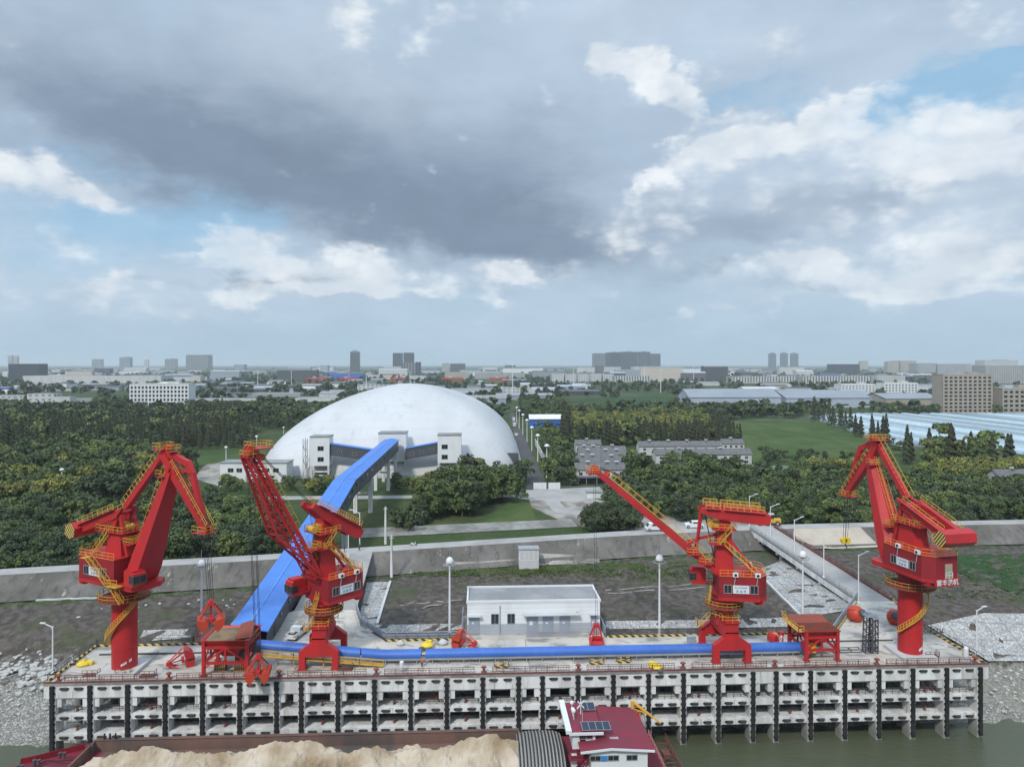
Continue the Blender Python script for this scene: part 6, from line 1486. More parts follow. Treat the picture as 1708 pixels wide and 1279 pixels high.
def dome():
    a, b, h, p, q, Yc, xo = 74.26, 109.16, 46.81, 6.50, 1.727, 482.90, -68.00; az = math.atan((825-854)/F)
    x, y = cam2w(xo-.0245*(Yc-385), Yc)
    r = thing('air_dome', 'huge white air-supported storage dome behind the blue gallery', 'dome', (x, y, ZI), -az-YAW)
    n, m = 72, 26; rings = []
    for i in range(m+1):
        R_ = 1-(i/m)**1.6*.985; z = h*max(0, 1-R_**q)**(1/q)
        ring = []
        for j in range(n):
            t = 2*math.pi*j/n; c, s = math.cos(t), math.sin(t)
            ring.append((a*R_*math.copysign(abs(c)**(2/p), c), b*R_*math.copysign(abs(s)**(2/p), s), z))
        rings.append(ring)
    M_ = MB(); M_.loft(rings); M_.build('membrane', mat_dome(), r, smooth=True)
    k = MB(); k.loft([[(x*1.006, y*1.004, 0) for x, y, z in rings[0]], [(x*1.006, y*1.004, 1.6) for x, y, z in rings[0]], [(x*.99, y*.99, 1.6) for x, y, z in rings[0]]], cap=False); k.build('ring_beam', M['offwhite'], r)
    e = DP(852, 781, 395) ; MB().box((0, 0, 0), (8.5, 3, 11)).build('access_door', M['darkgrey'], r, tuple(Matrix.Rotation(az+YAW, 3, 'Z') @ (Vector((e.x, e.y, .0))-Vector((x, y, -5)))))
    keep(430, 880, 372, 640)
dome()
def tower(label, px0, px1, ytop, ybody, Y, d, wins, legs=True):
    p, q = DP(px0, ytop, Y), DP(px1, ytop, Y); zb = CH-(ybody-HY)*Y/F; w = q.x-p.x; zt = p.z
    r = thing('transfer_tower', label, 'tower', (p.x, p.y, ZI)); r['group'] = 'white transfer towers in front of the dome'
    b = MB(); b.box((w/2, d/2, (zt+zb)/2-ZI), (w, d, zt-zb)); o = b.build('wall', M['panel_white'], r)
    b = MB(); b.box((w/2, d/2, zt-ZI+.15), (w+.5, d+.5, .5)); b.box((w/2, d/2, zt-ZI+.3), (w-.4, d-.4, .35), mi=0); b.build('roof', M['flat_roof'], r)
    for wx, wy in wins: window_parts(o, (w*wx, -.04, CH-(wy-HY)*Y/F-ZI), 3.2, 2.4, frame='grey_paint')
    for x in (.5, w-.5):
        for y in (.5, d-.5): MB().box((x, y, (zb-ZI)/2), (1.0, 1.0, zb-ZI)).build('column', M['concrete'], r)
    b = MB(); b.box((w/2, d/2, (zb-ZI)*.55), (w-1, d-1, .5)); b.box((w/2, .5, (zb-ZI)*.3), (w-1, .4, .5)); b.build('floor_slab', M['concrete'], r)
    return r, p, w
t, p, w = tower('white transfer tower left of the gallery, with an outside stair', 517, 549, 729, 777, 368, 10, ((.55, 748), (.55, 766)))
b = MB()
for i in range(5): b.stair((-3.2, 2+4*(i % 2), 2+i*3.6), (-3.2, 6-4*(i % 2), 5.6+i*3.6), 1.2, (1, 0, 0))
for y in (1.4, 6.8): b.bar((-3.9, y, 0), (-3.9, y, 21), .3, .3); b.bar((-1.6, y, 0), (-1.6, y, 21), .3, .3)
b.build('outside_stair', M['steel'], t)
tower('white transfer tower where the blue gallery ends', 631, 677, 723, 770, 374, 11, ())
tower('white transfer tower right of the gallery, nearest the trees', 730, 769, 726, 772, 368, 10, ((.3, 745), (.3, 762)))
keep(500, 790, 355, 385)
def side_gallery(label, pa, pb, Y):
    r = thing('side_gallery', label, 'gallery', (0, 0, 0)); r['group'] = 'short dark galleries between the towers'
    a, c = DP(*pa, Y), DP(*pb, Y); b = MB(); hh = Vector((0, 0, 5.6)); d = Vector((0, 4.5, 0))
    b.loft([[a-hh, a, a+d, a+d-hh], [c-hh, c, c+d, c+d-hh]]); b.build('wall', M['darkgrey'], r)
    b = MB(); u = Vector((0, -.3, .12)); b.loft([[a+u, a+u+Vector((0, 0, .35)), a+d+Vector((0, .3, .5)), a+d+Vector((0, .3, .12))], [c+u, c+u+Vector((0, 0, .35)), c+d+Vector((0, .3, .5)), c+d+Vector((0, .3, .12))]]); b.build('roof', M['blue_roof'], r)
    for f in (.2, .5, .8): window_parts(r, tuple(a.lerp(c, f)-Vector((0, .06, 3.0))), 2.2, 1.2, frame='offwhite')
side_gallery('dark side gallery with blue roof left of the main gallery', (549, 741), (634, 753), 370)
side_gallery('dark side gallery with blue roof right of the main gallery', (676, 749), (731, 739), 370)
def flat_building(label, px0, px1, ybase, ytop, d, wins=(), name='office_building', cat='building', wall='white', group=None, doors=()):
    p, q = G(px0, ybase, ZI), G(px1, ybase, ZI); Y = (CH-ZI)*F/(ybase-HY); h = (ybase-ytop)*Y/F; w = (q-p).length
    r = thing(name, label, cat, p, math.atan2(q.y-p.y, q.x-p.x), group)
    o = MB().box((w/2, d/2, h/2), (w, d, h)).build('wall', M[wall], r)
    b = MB(); b.box((w/2, d/2, h+.1), (w+.8, d+.8, .4)); b.build('roof', M['flat_roof'], r)
    for fx, fz, ww, wh in wins: window_parts(o, (w*fx, -.04, h*fz), ww, wh, frame='offwhite')
    for fx in doors: MB().box((w*fx, -.03, 1.9), (2.4, .12, 3.6)).build('door', M['steel'], o)
    keep(px0, px1, Y-4, Y+d+2); return r
flat_building('long low white building left of the dome', 367, 478, 804, 772, 11, [(f, .62, 3, 2.2) for f in (.16, .29, .7, .84)], doors=(.05, .42, .55))
# ---------------------------------------------------------------- village
def cottage(label, px0, px1, ridge_y, Y, wh=6.0, rh=2.8, d=9.0, name='village_house', nw=3, group='grey roofed village houses', heater=1):
    a, c = DP(px0, ridge_y, Y), DP(px1, ridge_y, Y); w = c.x-a.x
    r = thing(name, label, 'house', (a.x, a.y-d/2, ZI)); r['group'] = group
    zt = a.z-ZI; rh = min(rh, zt*.4); we = zt-rh
    b = MB(); b.prism([(0, 0, 0), (0, d, 0), (0, d, we), (0, d/2, zt-.15), (0, 0, we)], (w, 0, 0)); o = b.build('wall', M['offwhite'], r)
    b = MB(); e = .45; b.prism([(-e, -e, we-.25), (-e, d/2, zt), (-e, d/2, zt+.2), (-e, -e-.1, we-.02)], (w+2*e, 0, 0)); b.prism([(-e, d+e, we-.25), (-e, d/2, zt), (-e, d/2, zt+.2), (-e, d+e+.1, we-.02)], (w+2*e, 0, 0)); ro = b.build('roof', M['roof_grey'], r)
    for i in range(nw):
        window_parts(o, (w*(i+.5)/nw, -.05, we*.68), min(2.0, w/nw*.5), 1.7, frame='white')
        if i % 2 == 0: window_parts(o, (w*(i+.5)/nw, -.05, we*.25), min(2.2, w/nw*.5), 1.9, frame='white')
    for i in range(heater):
        q = MB(); x = w*(i+.6)/(heater+.3); q.prism([(x-.8, d/2-1.3, zt-.1), (x+.8, d/2-1.3, zt-.1), (x+.8, d/2-.2, zt+.7), (x-.8, d/2-.2, zt+.7)], (0, 0, .1), 1); q.tube((x-1.1, d/2-.1, zt+.85), (x+1.1, d/2-.1, zt+.85), .26, 8); q.build('solar_heater', [M['white'], M['dark_steel']], ro)
    keep(px0, px1, Y-d/2-3, Y+d/2+2)
VH = [(959, 1005, 772, 364, 'nearest the road, with a shop front'), (961, 1000, 760.5, 394, 'second from the road in the left column'), (964, 999, 752, 418, 'third from the road in the left column'), (965, 1000, 745, 440, 'fourth from the road in the left column'),
      (959, 1001, 733.5, 480, 'farthest back in the left column'), (1003, 1040, 772, 368, 'nearest in the right column, behind the boom tip'), (1003, 1039, 761, 396, 'second from the front in the right column'), (999, 1041, 751.5, 420, 'third from the front in the right column'), (1003, 1042, 744, 446, 'farthest back in the right column')]
for n, (a, c, ry, Y, lb) in enumerate(VH): cottage('village house with grey roof, '+lb, a, c, ry, Y, nw=3, heater=1+n % 2)
cottage('long rear row of white terraced houses right of the village', 1064, 1201, 736, 470, nw=8, name='terrace_row', heater=4)
cottage('long front row of white terraced houses right of the village', 1091, 1252, 749, 427, nw=9, name='terrace_row', heater=2)
cottage('house with a glazed front at the end of the terraces', 1202, 1238, 732, 486, nw=4)
cottage('lone grey roofed house at the right edge among the trees', 1656, 1726, 783, 345, nw=5)
b = MB(); p, q = DP(958, 797, 358), DP(1010, 797, 358); w = q.x-p.x
r = thing('shop_canopy', 'dark open shop canopy in front of the nearest village house', 'canopy', (p.x, p.y-4.5, ZI)); b.box((w/2, 0, 3.6), (w, 5, .3)); b.build('roof', M['dark_steel'], r)
for f in (0, .33, .66, 1): MB().box((w*f, -2, 1.75), (.25, .25, 3.5)).build('post', M['steel'], r)
MB().box((w/2, 2.2, 1.8), (w-.5, .2, 3.2)).build('shop_front', M['dark_steel'], r)
flat_building('small white shed left of the box boom tip rope', 979, 1003, 831, 821, 4, name='site_shed', cat='shed')
for n, (a, c) in enumerate(((890, 911), (915, 934))):
    p, q = G(a, 816, ZI), G(c, 816, ZI); w = q.x-p.x; MBx = MB(); MBx.box((w/2, 0, 1.6), (w, .25, 3.2))
    for i in range(5): MBx.box((w*i/4, -.2, 1.7), (.2, .2, 3.4))
    tag(MBx.build('hoarding', M['white'], None, p), 'white site hoarding at the road end, '+('left' if n == 0 else 'right')+' of the two', 'hoarding', 'white hoardings at the road end')
# roadside wall and lamps
b = MB(); A, B_ = G(893, 742, ZI), G(914, 785, ZI); b.bar(A+Vector((0, 0, 2.2)), B_+Vector((0, 0, 2.2)), .3, 4.4); k = 14
for i in range(k+1): c = A.lerp(B_, i/k); b.bar(c, c+Vector((0, 0, 4.7)), .4, .4)
tag(b.build('roadside_wall', M['white'], None), 'long white wall along the road right of the dome', 'wall')
RL = [(912, 797, 742), (897, 770, 725), (887, 752, 712), (879, 737, 700), (872, 725, 691), (866, 715, 684), (862, 706, 679)]
for n, (px, yb, yt) in enumerate(RL):
    p = G(px, yb, ZI); Y = 60*F/(yb-HY); r = thing('road_lamp', 'white domed road lamp by the asphalt road, number from the front '+['nearest', 'second', 'third', 'fourth', 'fifth', 'sixth', 'farthest'][n], 'street lamp', p)
    r['label'] = 'white domed lamp on the road right of the dome, '+['nearest', 'second nearest', 'third nearest', 'fourth nearest', 'third farthest', 'second farthest', 'farthest'][n]; r['group'] = 'domed lamps on the road beside the dome'
    h = (yb-yt)*Y/F; MB().lathe([(.32, 0), (.2, h-.6)], n=8).build('pole', M['white'], r); MB().lathe([(.2, h-.9), (1.4, h-.6), (1.2, h), (.2, h+.6)], n=10).build('lamp_dome', M['white'], r)
for px, yb, yt, lb in ((377, 772, 745, 'white domed lamp behind the low white building'), (428, 765, 727, 'white domed lamp behind the lattice boom head'), (473, 724, 712, 'white domed lamp on the left edge of the dome'), (103, 826, 782, 'pale lamp post among the yellow trees at left'), (148, 740, 706, 'thin pale post in the woods at left')):
    Y = 60*F/(yb-HY) if yb > 690 else 560; p = DP(px, yb, Y); h = (yb-yt)*Y/F; r = thing('yard_lamp', lb, 'street lamp', p); r['group'] = 'lamps in the yard round the dome'
    MB().lathe([(.26, 0), (.17, h-.5)], n=8).build('pole', M['white'], r); MB().lathe([(.2, h-.8), (1.0, h-.5), (.9, h), (.2, h+.4)], n=10).build('lamp_head', M['white'], r)
# vehicles on the far road
for n, (px, py, kd, lb) in enumerate([(858, 712, 'truck', 'pale lorry on the asphalt road beside the dome'), (857, 703, 'truck', 'second lorry farther up the road beside the dome'), (861, 727, 'car', 'white car on the asphalt road near the dome side')]):
    vehicle('lorry' if kd == 'truck' else 'parked_car', lb, 'lorry' if kd == 'truck' else 'car', G(px, py, ZI)+Vector((0, 0, .1)), R(88), kd, 'white', 1.3)
for n, (px, py) in enumerate(((955, 806), (962, 806))):
    vehicle('parked_car', 'dark car in front of the village shop, '+('left' if n == 0 else 'right')+' of the pair', 'car', G(px, py+2, ZI)+Vector((0, 0, .12)), R(85), 'car', 'dark_steel', 1.1)['group'] = 'cars by the village shop'
# ---------------------------------------------------------------- polytunnels
def tunnels():
    pm = bpy.data.materials.new('tunnel_film'); pm.use_nodes = True; t = pm.node_tree; k = NT(t); p = t.nodes['Principled BSDF']
    x, y, z = k.xyz(k.n('ShaderNodeTexCoord').outputs['Object'])[:3]
    j = k.m('LESS_THAN', k.m('FRACT', k.m('DIVIDE', y, 9.0)), .08)
    n1 = k.noise(k.n('ShaderNodeTexCoord').outputs['Object'], .05, 4)
    oi = k.n('ShaderNodeObjectInfo').outputs['Random']; gg = k.m('MULTIPLY_ADD', oi, .9, .5)
    k.put(p.inputs['Base Color'], k.mix(1.0, k.mix(k.m('MULTIPLY', j, .5), k.mix(k.step(n1, .4, .65), (.29, .38, .43), (.36, .44, .48)), (.15, .22, .26)), k.vec(gg, gg, gg), 'MULTIPLY')); p.inputs['Roughness'].default_value = .32
    az = math.atan((825-854)/F); n = 0
    X0, S = 288, 11.0
    for i in range(34):
        X = X0+i*S
        if i in (17,): continue
        Yf = 765+min(60, i*5); 
        Yn = 500 if X < 300 else 470
        if X < 335: Yn = 515+(335-X)*0; Yf = 540+(X-288)*4.6
        # left edge follows the tree row
        L = Yf-Yn
        x, y = cam2w(X-.0245*0, Yn)
        r = thing('polytunnel', 'pale blue film polytunnel in the greenhouse field at right', 'polytunnel', (x, y, ZI), -az-YAW, 'polytunnels in the greenhouse field')
        prof = [(4.4*math.cos(u), 3.6*math.sin(u)**.9 if math.sin(u) > 0 else 0) for u in np.linspace(0, math.pi, 9)]
        b = MB(); m = max(2, int(L/18)); b.loft([[(px, L*j_/m, pz) for px, pz in prof] for j_ in range(m+1)]); b.build('film_cover', pm, r, smooth=True)
        b = MB(); b.prism([(px*.93, -.08, pz*.95) for px, pz in prof], (0, .06, 0)); b.build('end_wall', M['steel'], r); n += 1
    keep(1365, 1720, 480, 830)
tunnels()
# ---------------------------------------------------------------- the town: facades
def facade(name, wall, win, cw, ch, fw=.55, fh=.5, rough=.5):
    m = bpy.data.materials.new(name); m.use_nodes = True; t = m.node_tree; k = NT(t); p = t.nodes['Principled BSDF']
    tc = k.n('ShaderNodeTexCoord'); x, y, z = k.xyz(tc.outputs['Object'])[:3]; nx, ny, nz = [k.m('ABSOLUTE', v) for v in k.xyz(tc.outputs['Normal'])[:3]]
    u = k.m('ADD', k.m('MULTIPLY', x, k.m('GREATER_THAN', ny, .5)), k.m('MULTIPLY', y, k.m('GREATER_THAN', nx, .5)))
    a = k.m('LESS_THAN', k.m('ABSOLUTE', k.m('SUBTRACT', k.m('FRACT', k.m('DIVIDE', u, cw)), .5)), fw/2); b_ = k.m('LESS_THAN', k.m('ABSOLUTE', k.m('SUBTRACT', k.m('FRACT', k.m('DIVIDE', z, ch)), .5)), fh/2)
    f = k.m('MULTIPLY', k.m('MULTIPLY', a, b_), k.m('LESS_THAN', nz, .5))
    w2 = k.mix(k.m('MULTIPLY', k.step(k.noise(tc.outputs['Object'], .03, 4), .4, .65), .35), wall, tuple(v*.7 for v in wall))
    k.put(p.inputs['Base Color'], k.mix(f, w2, win)); p.inputs['Roughness'].default_value = rough; return m
FC = {'dark': facade('dark_glass_facade', (.05, .06, .075), (.025, .03, .04), 5, 5, .8, .6, .3), 'slate': facade('slate_tower_facade', (.07, .08, .09), (.022, .026, .033), 14, 5, .55, .92), 'grey': facade('grey_tower_facade', (.20, .20, .20), (.045, .05, .058), 17, 5, .5, .9),
      'pale': facade('pale_facade', (.38, .385, .38), (.10, .115, .13), 7, 5, .5, .5), 'cream': facade('cream_facade', (.42, .39, .33), (.13, .13, .12), 7, 5, .45, .5), 'white': facade('white_facade', (.50, .51, .51), (.17, .19, .21), 9, 6, .45, .4), 'glassblue': facade('bright_glass_facade', (.30, .34, .38), (.10, .13, .16), 6, 5, .7, .6, .2),
      'stone': facade('beige_facade', (.36, .32, .27), (.06, .06, .06), 6.2, 4.6, .62, .5), 'columns': facade('columned_facade', (.52, .52, .5), (.10, .11, .12), 9, 40, .45, .9)}
def block(label, px0, px1, ytop, ybase, fac, d=None, cat='building', name='town_building', group=None, crown=None, Y=None, roofm='flat_roof'):
    Y = Y or (CH-ZI)*F/(ybase-HY); a, c = DP(px0, ytop, Y), DP(px1, ytop, Y); w = c.x-a.x; h = a.z-ZI; d = d or w*.6
    r = thing(name, label, cat, (a.x, a.y, ZI)); 
    if group: r['group'] = group
    o = MB().box((w/2, d/2, h/2), (w, d, h)).build('wall', FC[fac] if fac in FC else M[fac], r)
    b = MB(); b.box((w/2, d/2, h+h*.006), (w*.985, d*.985, h*.012+.3))
    if crown == 'steps': b.box((w/2, d/2, h+h*.03), (w*.7, d*.7, h*.06)); b.box((w/2, d/2, h+h*.07), (w*.35, d*.35, h*.05))
    if crown == 'box': b.box((w*.6, d/2, h+h*.025), (w*.3, d*.5, h*.05))
    b.build('roof', M[roofm], r); keep(px0-2, px1+2, Y*.86, Y+d+10); return r
# recessed window blocks nearer by
def gridblock(label, px0, px1, ytop, ybase, wall, nx, nz, d, inset=.9, group=None, frac=(.62, .55)):
    Y = 60*F/(ybase-HY); a, c = DP(px0, ytop, Y), DP(px1, ytop, Y); w = c.x-a.x; h = a.z-ZI
    r = thing('office_block', label, 'building', (a.x, a.y, ZI)); 
    o = MB().box((w/2, d/2+inset/2, h/2), (w, d-inset, h)).build('wall', M[wall], r)
    b = MB(); cw, chh = w/nx, h/(nz+.6)
    for i in range(nx+1): b.box((cw*i, 0, h/2), (cw*(1-frac[0]) if 0 < i < nx else cw*.5*(1-frac[0])+.6, inset, h))
    for k in range(nz+1): z = chh*(k+.3); b.box((w/2, .02, z), (w, inset*.9, chh*(1-frac[1])))
    b.build('facade_grid', M[wall], r)
    me = None
    for i in range(nx):
        for k in range(nz):
            loc = (cw*(i+.5), inset*.42, chh*(k+.8))
            if me is None: me = MB().box((0, 0, 0), (cw*frac[0], .12, chh*frac[1])).build('window', M['glass'], r, loc).data
            else: inst('window', me, r, loc)
    b = MB(); b.box((w/2, d/2, h+.4), (w+.6, d+.6, .9)); b.box((w*.7, d*.5, h+2.2), (w*.2, d*.4, 3)); b.build('roof', M['offwhite' if wall == 'white' else wall], r); keep(px0-3, px1+3, Y*.86, Y+d+6); return r
M['beige'] = mat('beige_stone', (.34, .30, .25), .8, (.28, .25, .21), .1, .6)
gridblock('white five storey office block in the trees at left', 217, 312, 641, 679, 'white', 16, 5, 26, frac=(.6, .62))
gridblock('tall beige ten storey block at right with dark square windows', 1574, 1657, 625, 690, 'beige', 10, 10, 22)
gridblock('lower beige block at the right edge', 1673, 1730, 648, 690, 'beige', 6, 5, 22)
gridblock('white four storey office in front of the columned hall', 1404, 1461, 641, 658, 'white', 10, 4, 30, frac=(.6, .4))
gridblock('white four storey office with a stair tower right of the columned hall', 1476, 1532, 639, 659, 'white', 10, 4, 30, frac=(.55, .45))
S_ = 'towers on the skyline'
B_LIST = [('wide dark glass block on the left skyline', 14, 62, 607, 634, 'dark', 60, None), ('small hazy grey tower left of the round tower', 153, 168, 599, 614, 'grey', None, None), ('bright glass round-fronted tower on the left skyline', 199, 216, 596, 619, 'glassblue', None, 'box'), ('slim pinkish tower on the left skyline', 240, 247, 599.5, 613, 'cream', None, None),
          ('twin grey slab left of the wide slab', 275, 292, 598.5, 615, 'grey', None, 'box'), ('wide grey residential slab on the left skyline', 310, 347, 592, 616.5, 'grey', 120, None), ('dark slate tower with stepped top behind the dome', 584, 599, 587, 620.5, 'slate', None, 'steps'), ('left dark slab of the twin towers behind the dome', 655, 671, 589, 621, 'slate', None, None),
          ('right dark slab of the twin towers behind the dome', 673, 690, 588.5, 622, 'slate', None, None), ('grey brown block in front of the twin towers', 672, 693, 605, 624, 'grey', None, None), ('thin block right of the twin towers', 693, 702, 604, 626, 'slate', None, None), ('pale end of the dark brown block on the centre skyline', 737, 750, 606, 620, 'pale', None, 'box'), ('dark brown block on the centre skyline', 751, 776, 606.5, 620, 'slate', None, 'box'),
          ('left grey slab of the high-rise cluster', 992, 1015, 589.5, 618, 'grey', 150, None), ('second grey slab of the high-rise cluster', 1016, 1036, 588, 620, 'slate', 150, 'box'), ('middle dark slab of the high-rise cluster', 1037, 1062, 587, 619, 'slate', 150, 'box'), ('fourth slab of the high-rise cluster', 1065, 1085, 587, 618, 'slate', 150, 'box'), ('rightmost slab of the high-rise cluster', 1086, 1102, 590, 617, 'slate', 150, None),
          ('left of the three slim towers on the right skyline', 1284, 1295, 590, 614.5, 'slate', None, 'steps'), ('middle of the three slim towers on the right skyline', 1303.5, 1314.5, 589.5, 614.5, 'slate', None, 'steps'), ('right of the three slim towers on the right skyline', 1320.5, 1332, 590, 614.5, 'slate', None, 'steps'), ('wide black glass block on the right skyline', 1387, 1435, 607.5, 623, 'dark', 60, None),
          ('cream slab behind the black glass block', 1436, 1449, 602, 617, 'cream', None, None), ('left cream slab of the long right skyline row', 1481, 1500, 603, 623, 'cream', None, 'box'), ('second cream slab of the long right skyline row', 1502, 1529, 602, 623, 'cream', 90, None), ('low grey slab of the long right skyline row', 1531, 1562, 606, 624, 'pale', 90, None), ('long grey slab right of the skyline row', 1564, 1618, 607, 624, 'pale', 90, None),
          ('white slab at the end of the skyline row', 1620, 1642, 607, 622, 'white', 90, None), ('big white gridded slab at the right edge', 1644, 1740, 610, 640, 'pale', 60, None), ('upper white slab behind the gridded slab', 1642, 1700, 601, 624, 'white', 80, 'box'),
          ('first white block of the row of white flats', 921, 941, 623.5, 637, 'white', 60, None), ('second white block of the row of white flats', 943, 961, 624, 637, 'white', 60, None), ('third white block of the row of white flats', 964, 982, 624, 636.5, 'white', 60, None), ('fourth white block of the row of white flats', 985, 1003, 624, 636, 'white', 60, None), ('fifth white block of the row of white flats', 1006, 1024, 624, 636, 'white', 60, None), ('long columned white hall right of the flats', 1026, 1084, 627, 637, 'columns', 50, None),
          ('small white flats below the high-rise cluster at left', 998, 1036, 612, 621.5, 'white', 80, 'box'), ('small white flats below the high-rise cluster at right', 1056, 1110, 611.5, 621, 'white', 80, 'box'),
          ('long white factory hall left of the columned hall', 1222, 1336, 628, 639, 'columns', 60, None), ('columned white hall with a dark glazed middle', 1340, 1456, 627, 639.5, 'columns', 60, None), ('white block right of the columned hall', 1463, 1511, 626, 638, 'white', 40, None),
          ('low white building in the trees at far left', 45, 88, 657, 677, 'white', 22, 'box'), ('low white wing in the trees at far left', 89, 116, 662, 677, 'offwhite', 16, None), ('low grey shed right of the far left buildings', 117, 156, 665, 675, 'steel', 18, None), ('long white shed at the far left edge', -30, 44, 660, 672, 'white', 26, None),
          ('long pale warehouse on the left in front of the skyline', 38, 264, 627, 639, 'offwhite', 90, None), ('white two storey depot behind the dome', 596, 660, 642, 655, 'white', 40, None), ('long white depot wall right of the white office', 314, 432, 666, 673, 'white', 40, None), ('pale shed with sloping wing left of the dome top', 492, 560, 664, 675, 'offwhite', 40, None), ('grey container canopy left of the dome', 420, 500, 656, 662, 'steel', 40, None),
          ('tall pale chimney block at the far left edge', 13, 20, 593, 618, 'pale', None, None), ('second tall pale chimney block at the far left edge', 22, 29, 594, 618, 'pale', None, None), ('pinkish depot block on the centre skyline', 742, 782, 621, 632, 'cream', 40, None), ('white depot on the centre skyline', 792, 846, 622, 632, 'pale', 40, None), ('dark tower block right of the centre skyline', 842, 860, 609, 621, 'grey', None, None), ('pale long block right of the dome top', 848, 876, 622, 631, 'pale', 40, None), ('white cube depot right of the dome', 838, 868, 647, 656, 'white', 25, None), ('white container office right of the dome', 877, 890, 648, 655, 'white', 20, None)]
for lb, a, c, yt, yb, fc, d, cr in B_LIST: block(lb, a, c, yt, yb, fc, d, crown=cr)
# industrial sheds with pitched roofs
M['shed_wall'] = mat('pale_blue_shed', (.36, .41, .48), .6, (.30, .35, .42), .05, .6); M['shed_roof'] = mat('grey_shed_roof', (.24, .265, .30), .5, (.20, .225, .255), .03, .7)
def shed(label, px0, px1, yridge, yeave, ybase, d, wall='shed_wall', roof='shed_roof', group='pitched industrial sheds', vents=True):
    Y = 60*F/(ybase-HY); a, c = DP(px0, yeave, Y), DP(px1, yeave, Y); w = c.x-a.x; he = a.z-ZI; hr = CH-(yridge-HY)*(Y+d/2)/F-ZI; hr = max(hr, he+2)
    r = thing('industrial_shed', label, 'shed', (a.x, a.y, ZI)); r['group'] = group
    b = MB(); b.prism([(0, 0, 0), (0, d, 0), (0, d, he), (0, d/2, hr), (0, 0, he)], (w, 0, 0)); o = b.build('wall', M[wall], r)
    b = MB(); b.prism([(-.8, -.8, he-.2), (-.8, d/2, hr+.1), (-.8, d/2, hr+.6), (-.8, -.8, he+.3)], (w+1.6, 0, 0)); b.prism([(-.8, d+.8, he-.2), (-.8, d/2, hr+.1), (-.8, d/2, hr+.6), (-.8, d+.8, he+.3)], (w+1.6, 0, 0)); b.build('roof', M[roof], r)
    n = max(3, int(w/26))
    for i in range(n): MB().box((w*(i+.5)/n, -.05, he*.3), (w/n*.45, .2, he*.14)).build('window', M['glass'], o)
    keep(px0-3, px1+3, Y*.93, Y+d+5)
shed('pale blue shed with the widest roof, behind the meadow at right', 1312, 1468, 651, 664, 680, 75)
shed('pale blue shed left of the widest one, behind the meadow', 1150, 1306, 649, 663, 680, 60)
shed('brown fronted shed between the pale shed and the beige block', 1478, 1572, 656, 665, 682, 60, 'beige')
shed('blue and white site hoarding sheds beside the far road', 884, 940, 692, 699, 712, 12, 'blue_pipe', 'white')
shed('low grey roofed depot right of the dome top', 828, 922, 656, 660, 667, 40, 'steel', 'shed_roof'); shed('dark roofed depot behind the far field', 932, 1000, 650, 653, 659, 40, 'darkgrey', 'darkgrey'); shed('long dark roofed depot left of the dome', 330, 420, 655, 658, 662, 40, 'steel', 'darkgrey')
# gantry cranes of the container yard and far masts
for n, (a, c) in enumerate(((511, 545), (566, 594), (651, 676), (737, 772), (816, 848))):
    Y = 60*F/(640-HY); p, q = DP(a, 631, Y), DP(c, 631, Y); w = q.x-p.x; h = p.z-ZI
    r = thing('gantry_crane', 'far orange red gantry crane in the container yard, '+['leftmost', 'second from left', 'middle one left of the dome top', 'second from right', 'rightmost'][n], 'crane', (p.x, p.y, ZI)); r['group'] = 'gantry cranes in the container yard'
    MB().box((w/2, 0, h), (w, 6, 5)).build('beam', M['orange_red'], r)
    for x in (.04, .35, .65, .96): MB().box((w*x, 0, h/2), (3, 5, h)).build('leg', M['orange_red'], r)
    MB().box((w*.4, 0, h+3.2), (10, 7, 3)).build('trolley', M['offwhite'], r)
for n, (px, yb, yt) in enumerate(((430, 650, 619), (486, 646, 620), (582, 640, 618), (611, 662, 624), (684, 640, 620), (855, 660, 610), (957, 648, 615), (1075, 640, 610), (1102, 655, 618), (1157, 640, 611), (1130, 630, 612), (936, 690, 675), (223, 641, 630), (80, 653, 640))):
    Y = 60*F/(yb-HY); p = DP(px, yb, Y); h = (yb-yt)*Y/F; r = thing('high_mast', 'tall thin pale light mast standing in the far yards', 'light mast', (p.x, p.y, ZI)); r['group'] = 'tall masts in the far yards'
    MB().lathe([(.9, 0), (.55, h)], n=6).build('pole', M['white'], r); MB().lathe([(1.2, h), (2.4, h+.5), (2.0, h+1.3)], n=8).build('lamp_ring', M['white'], r)
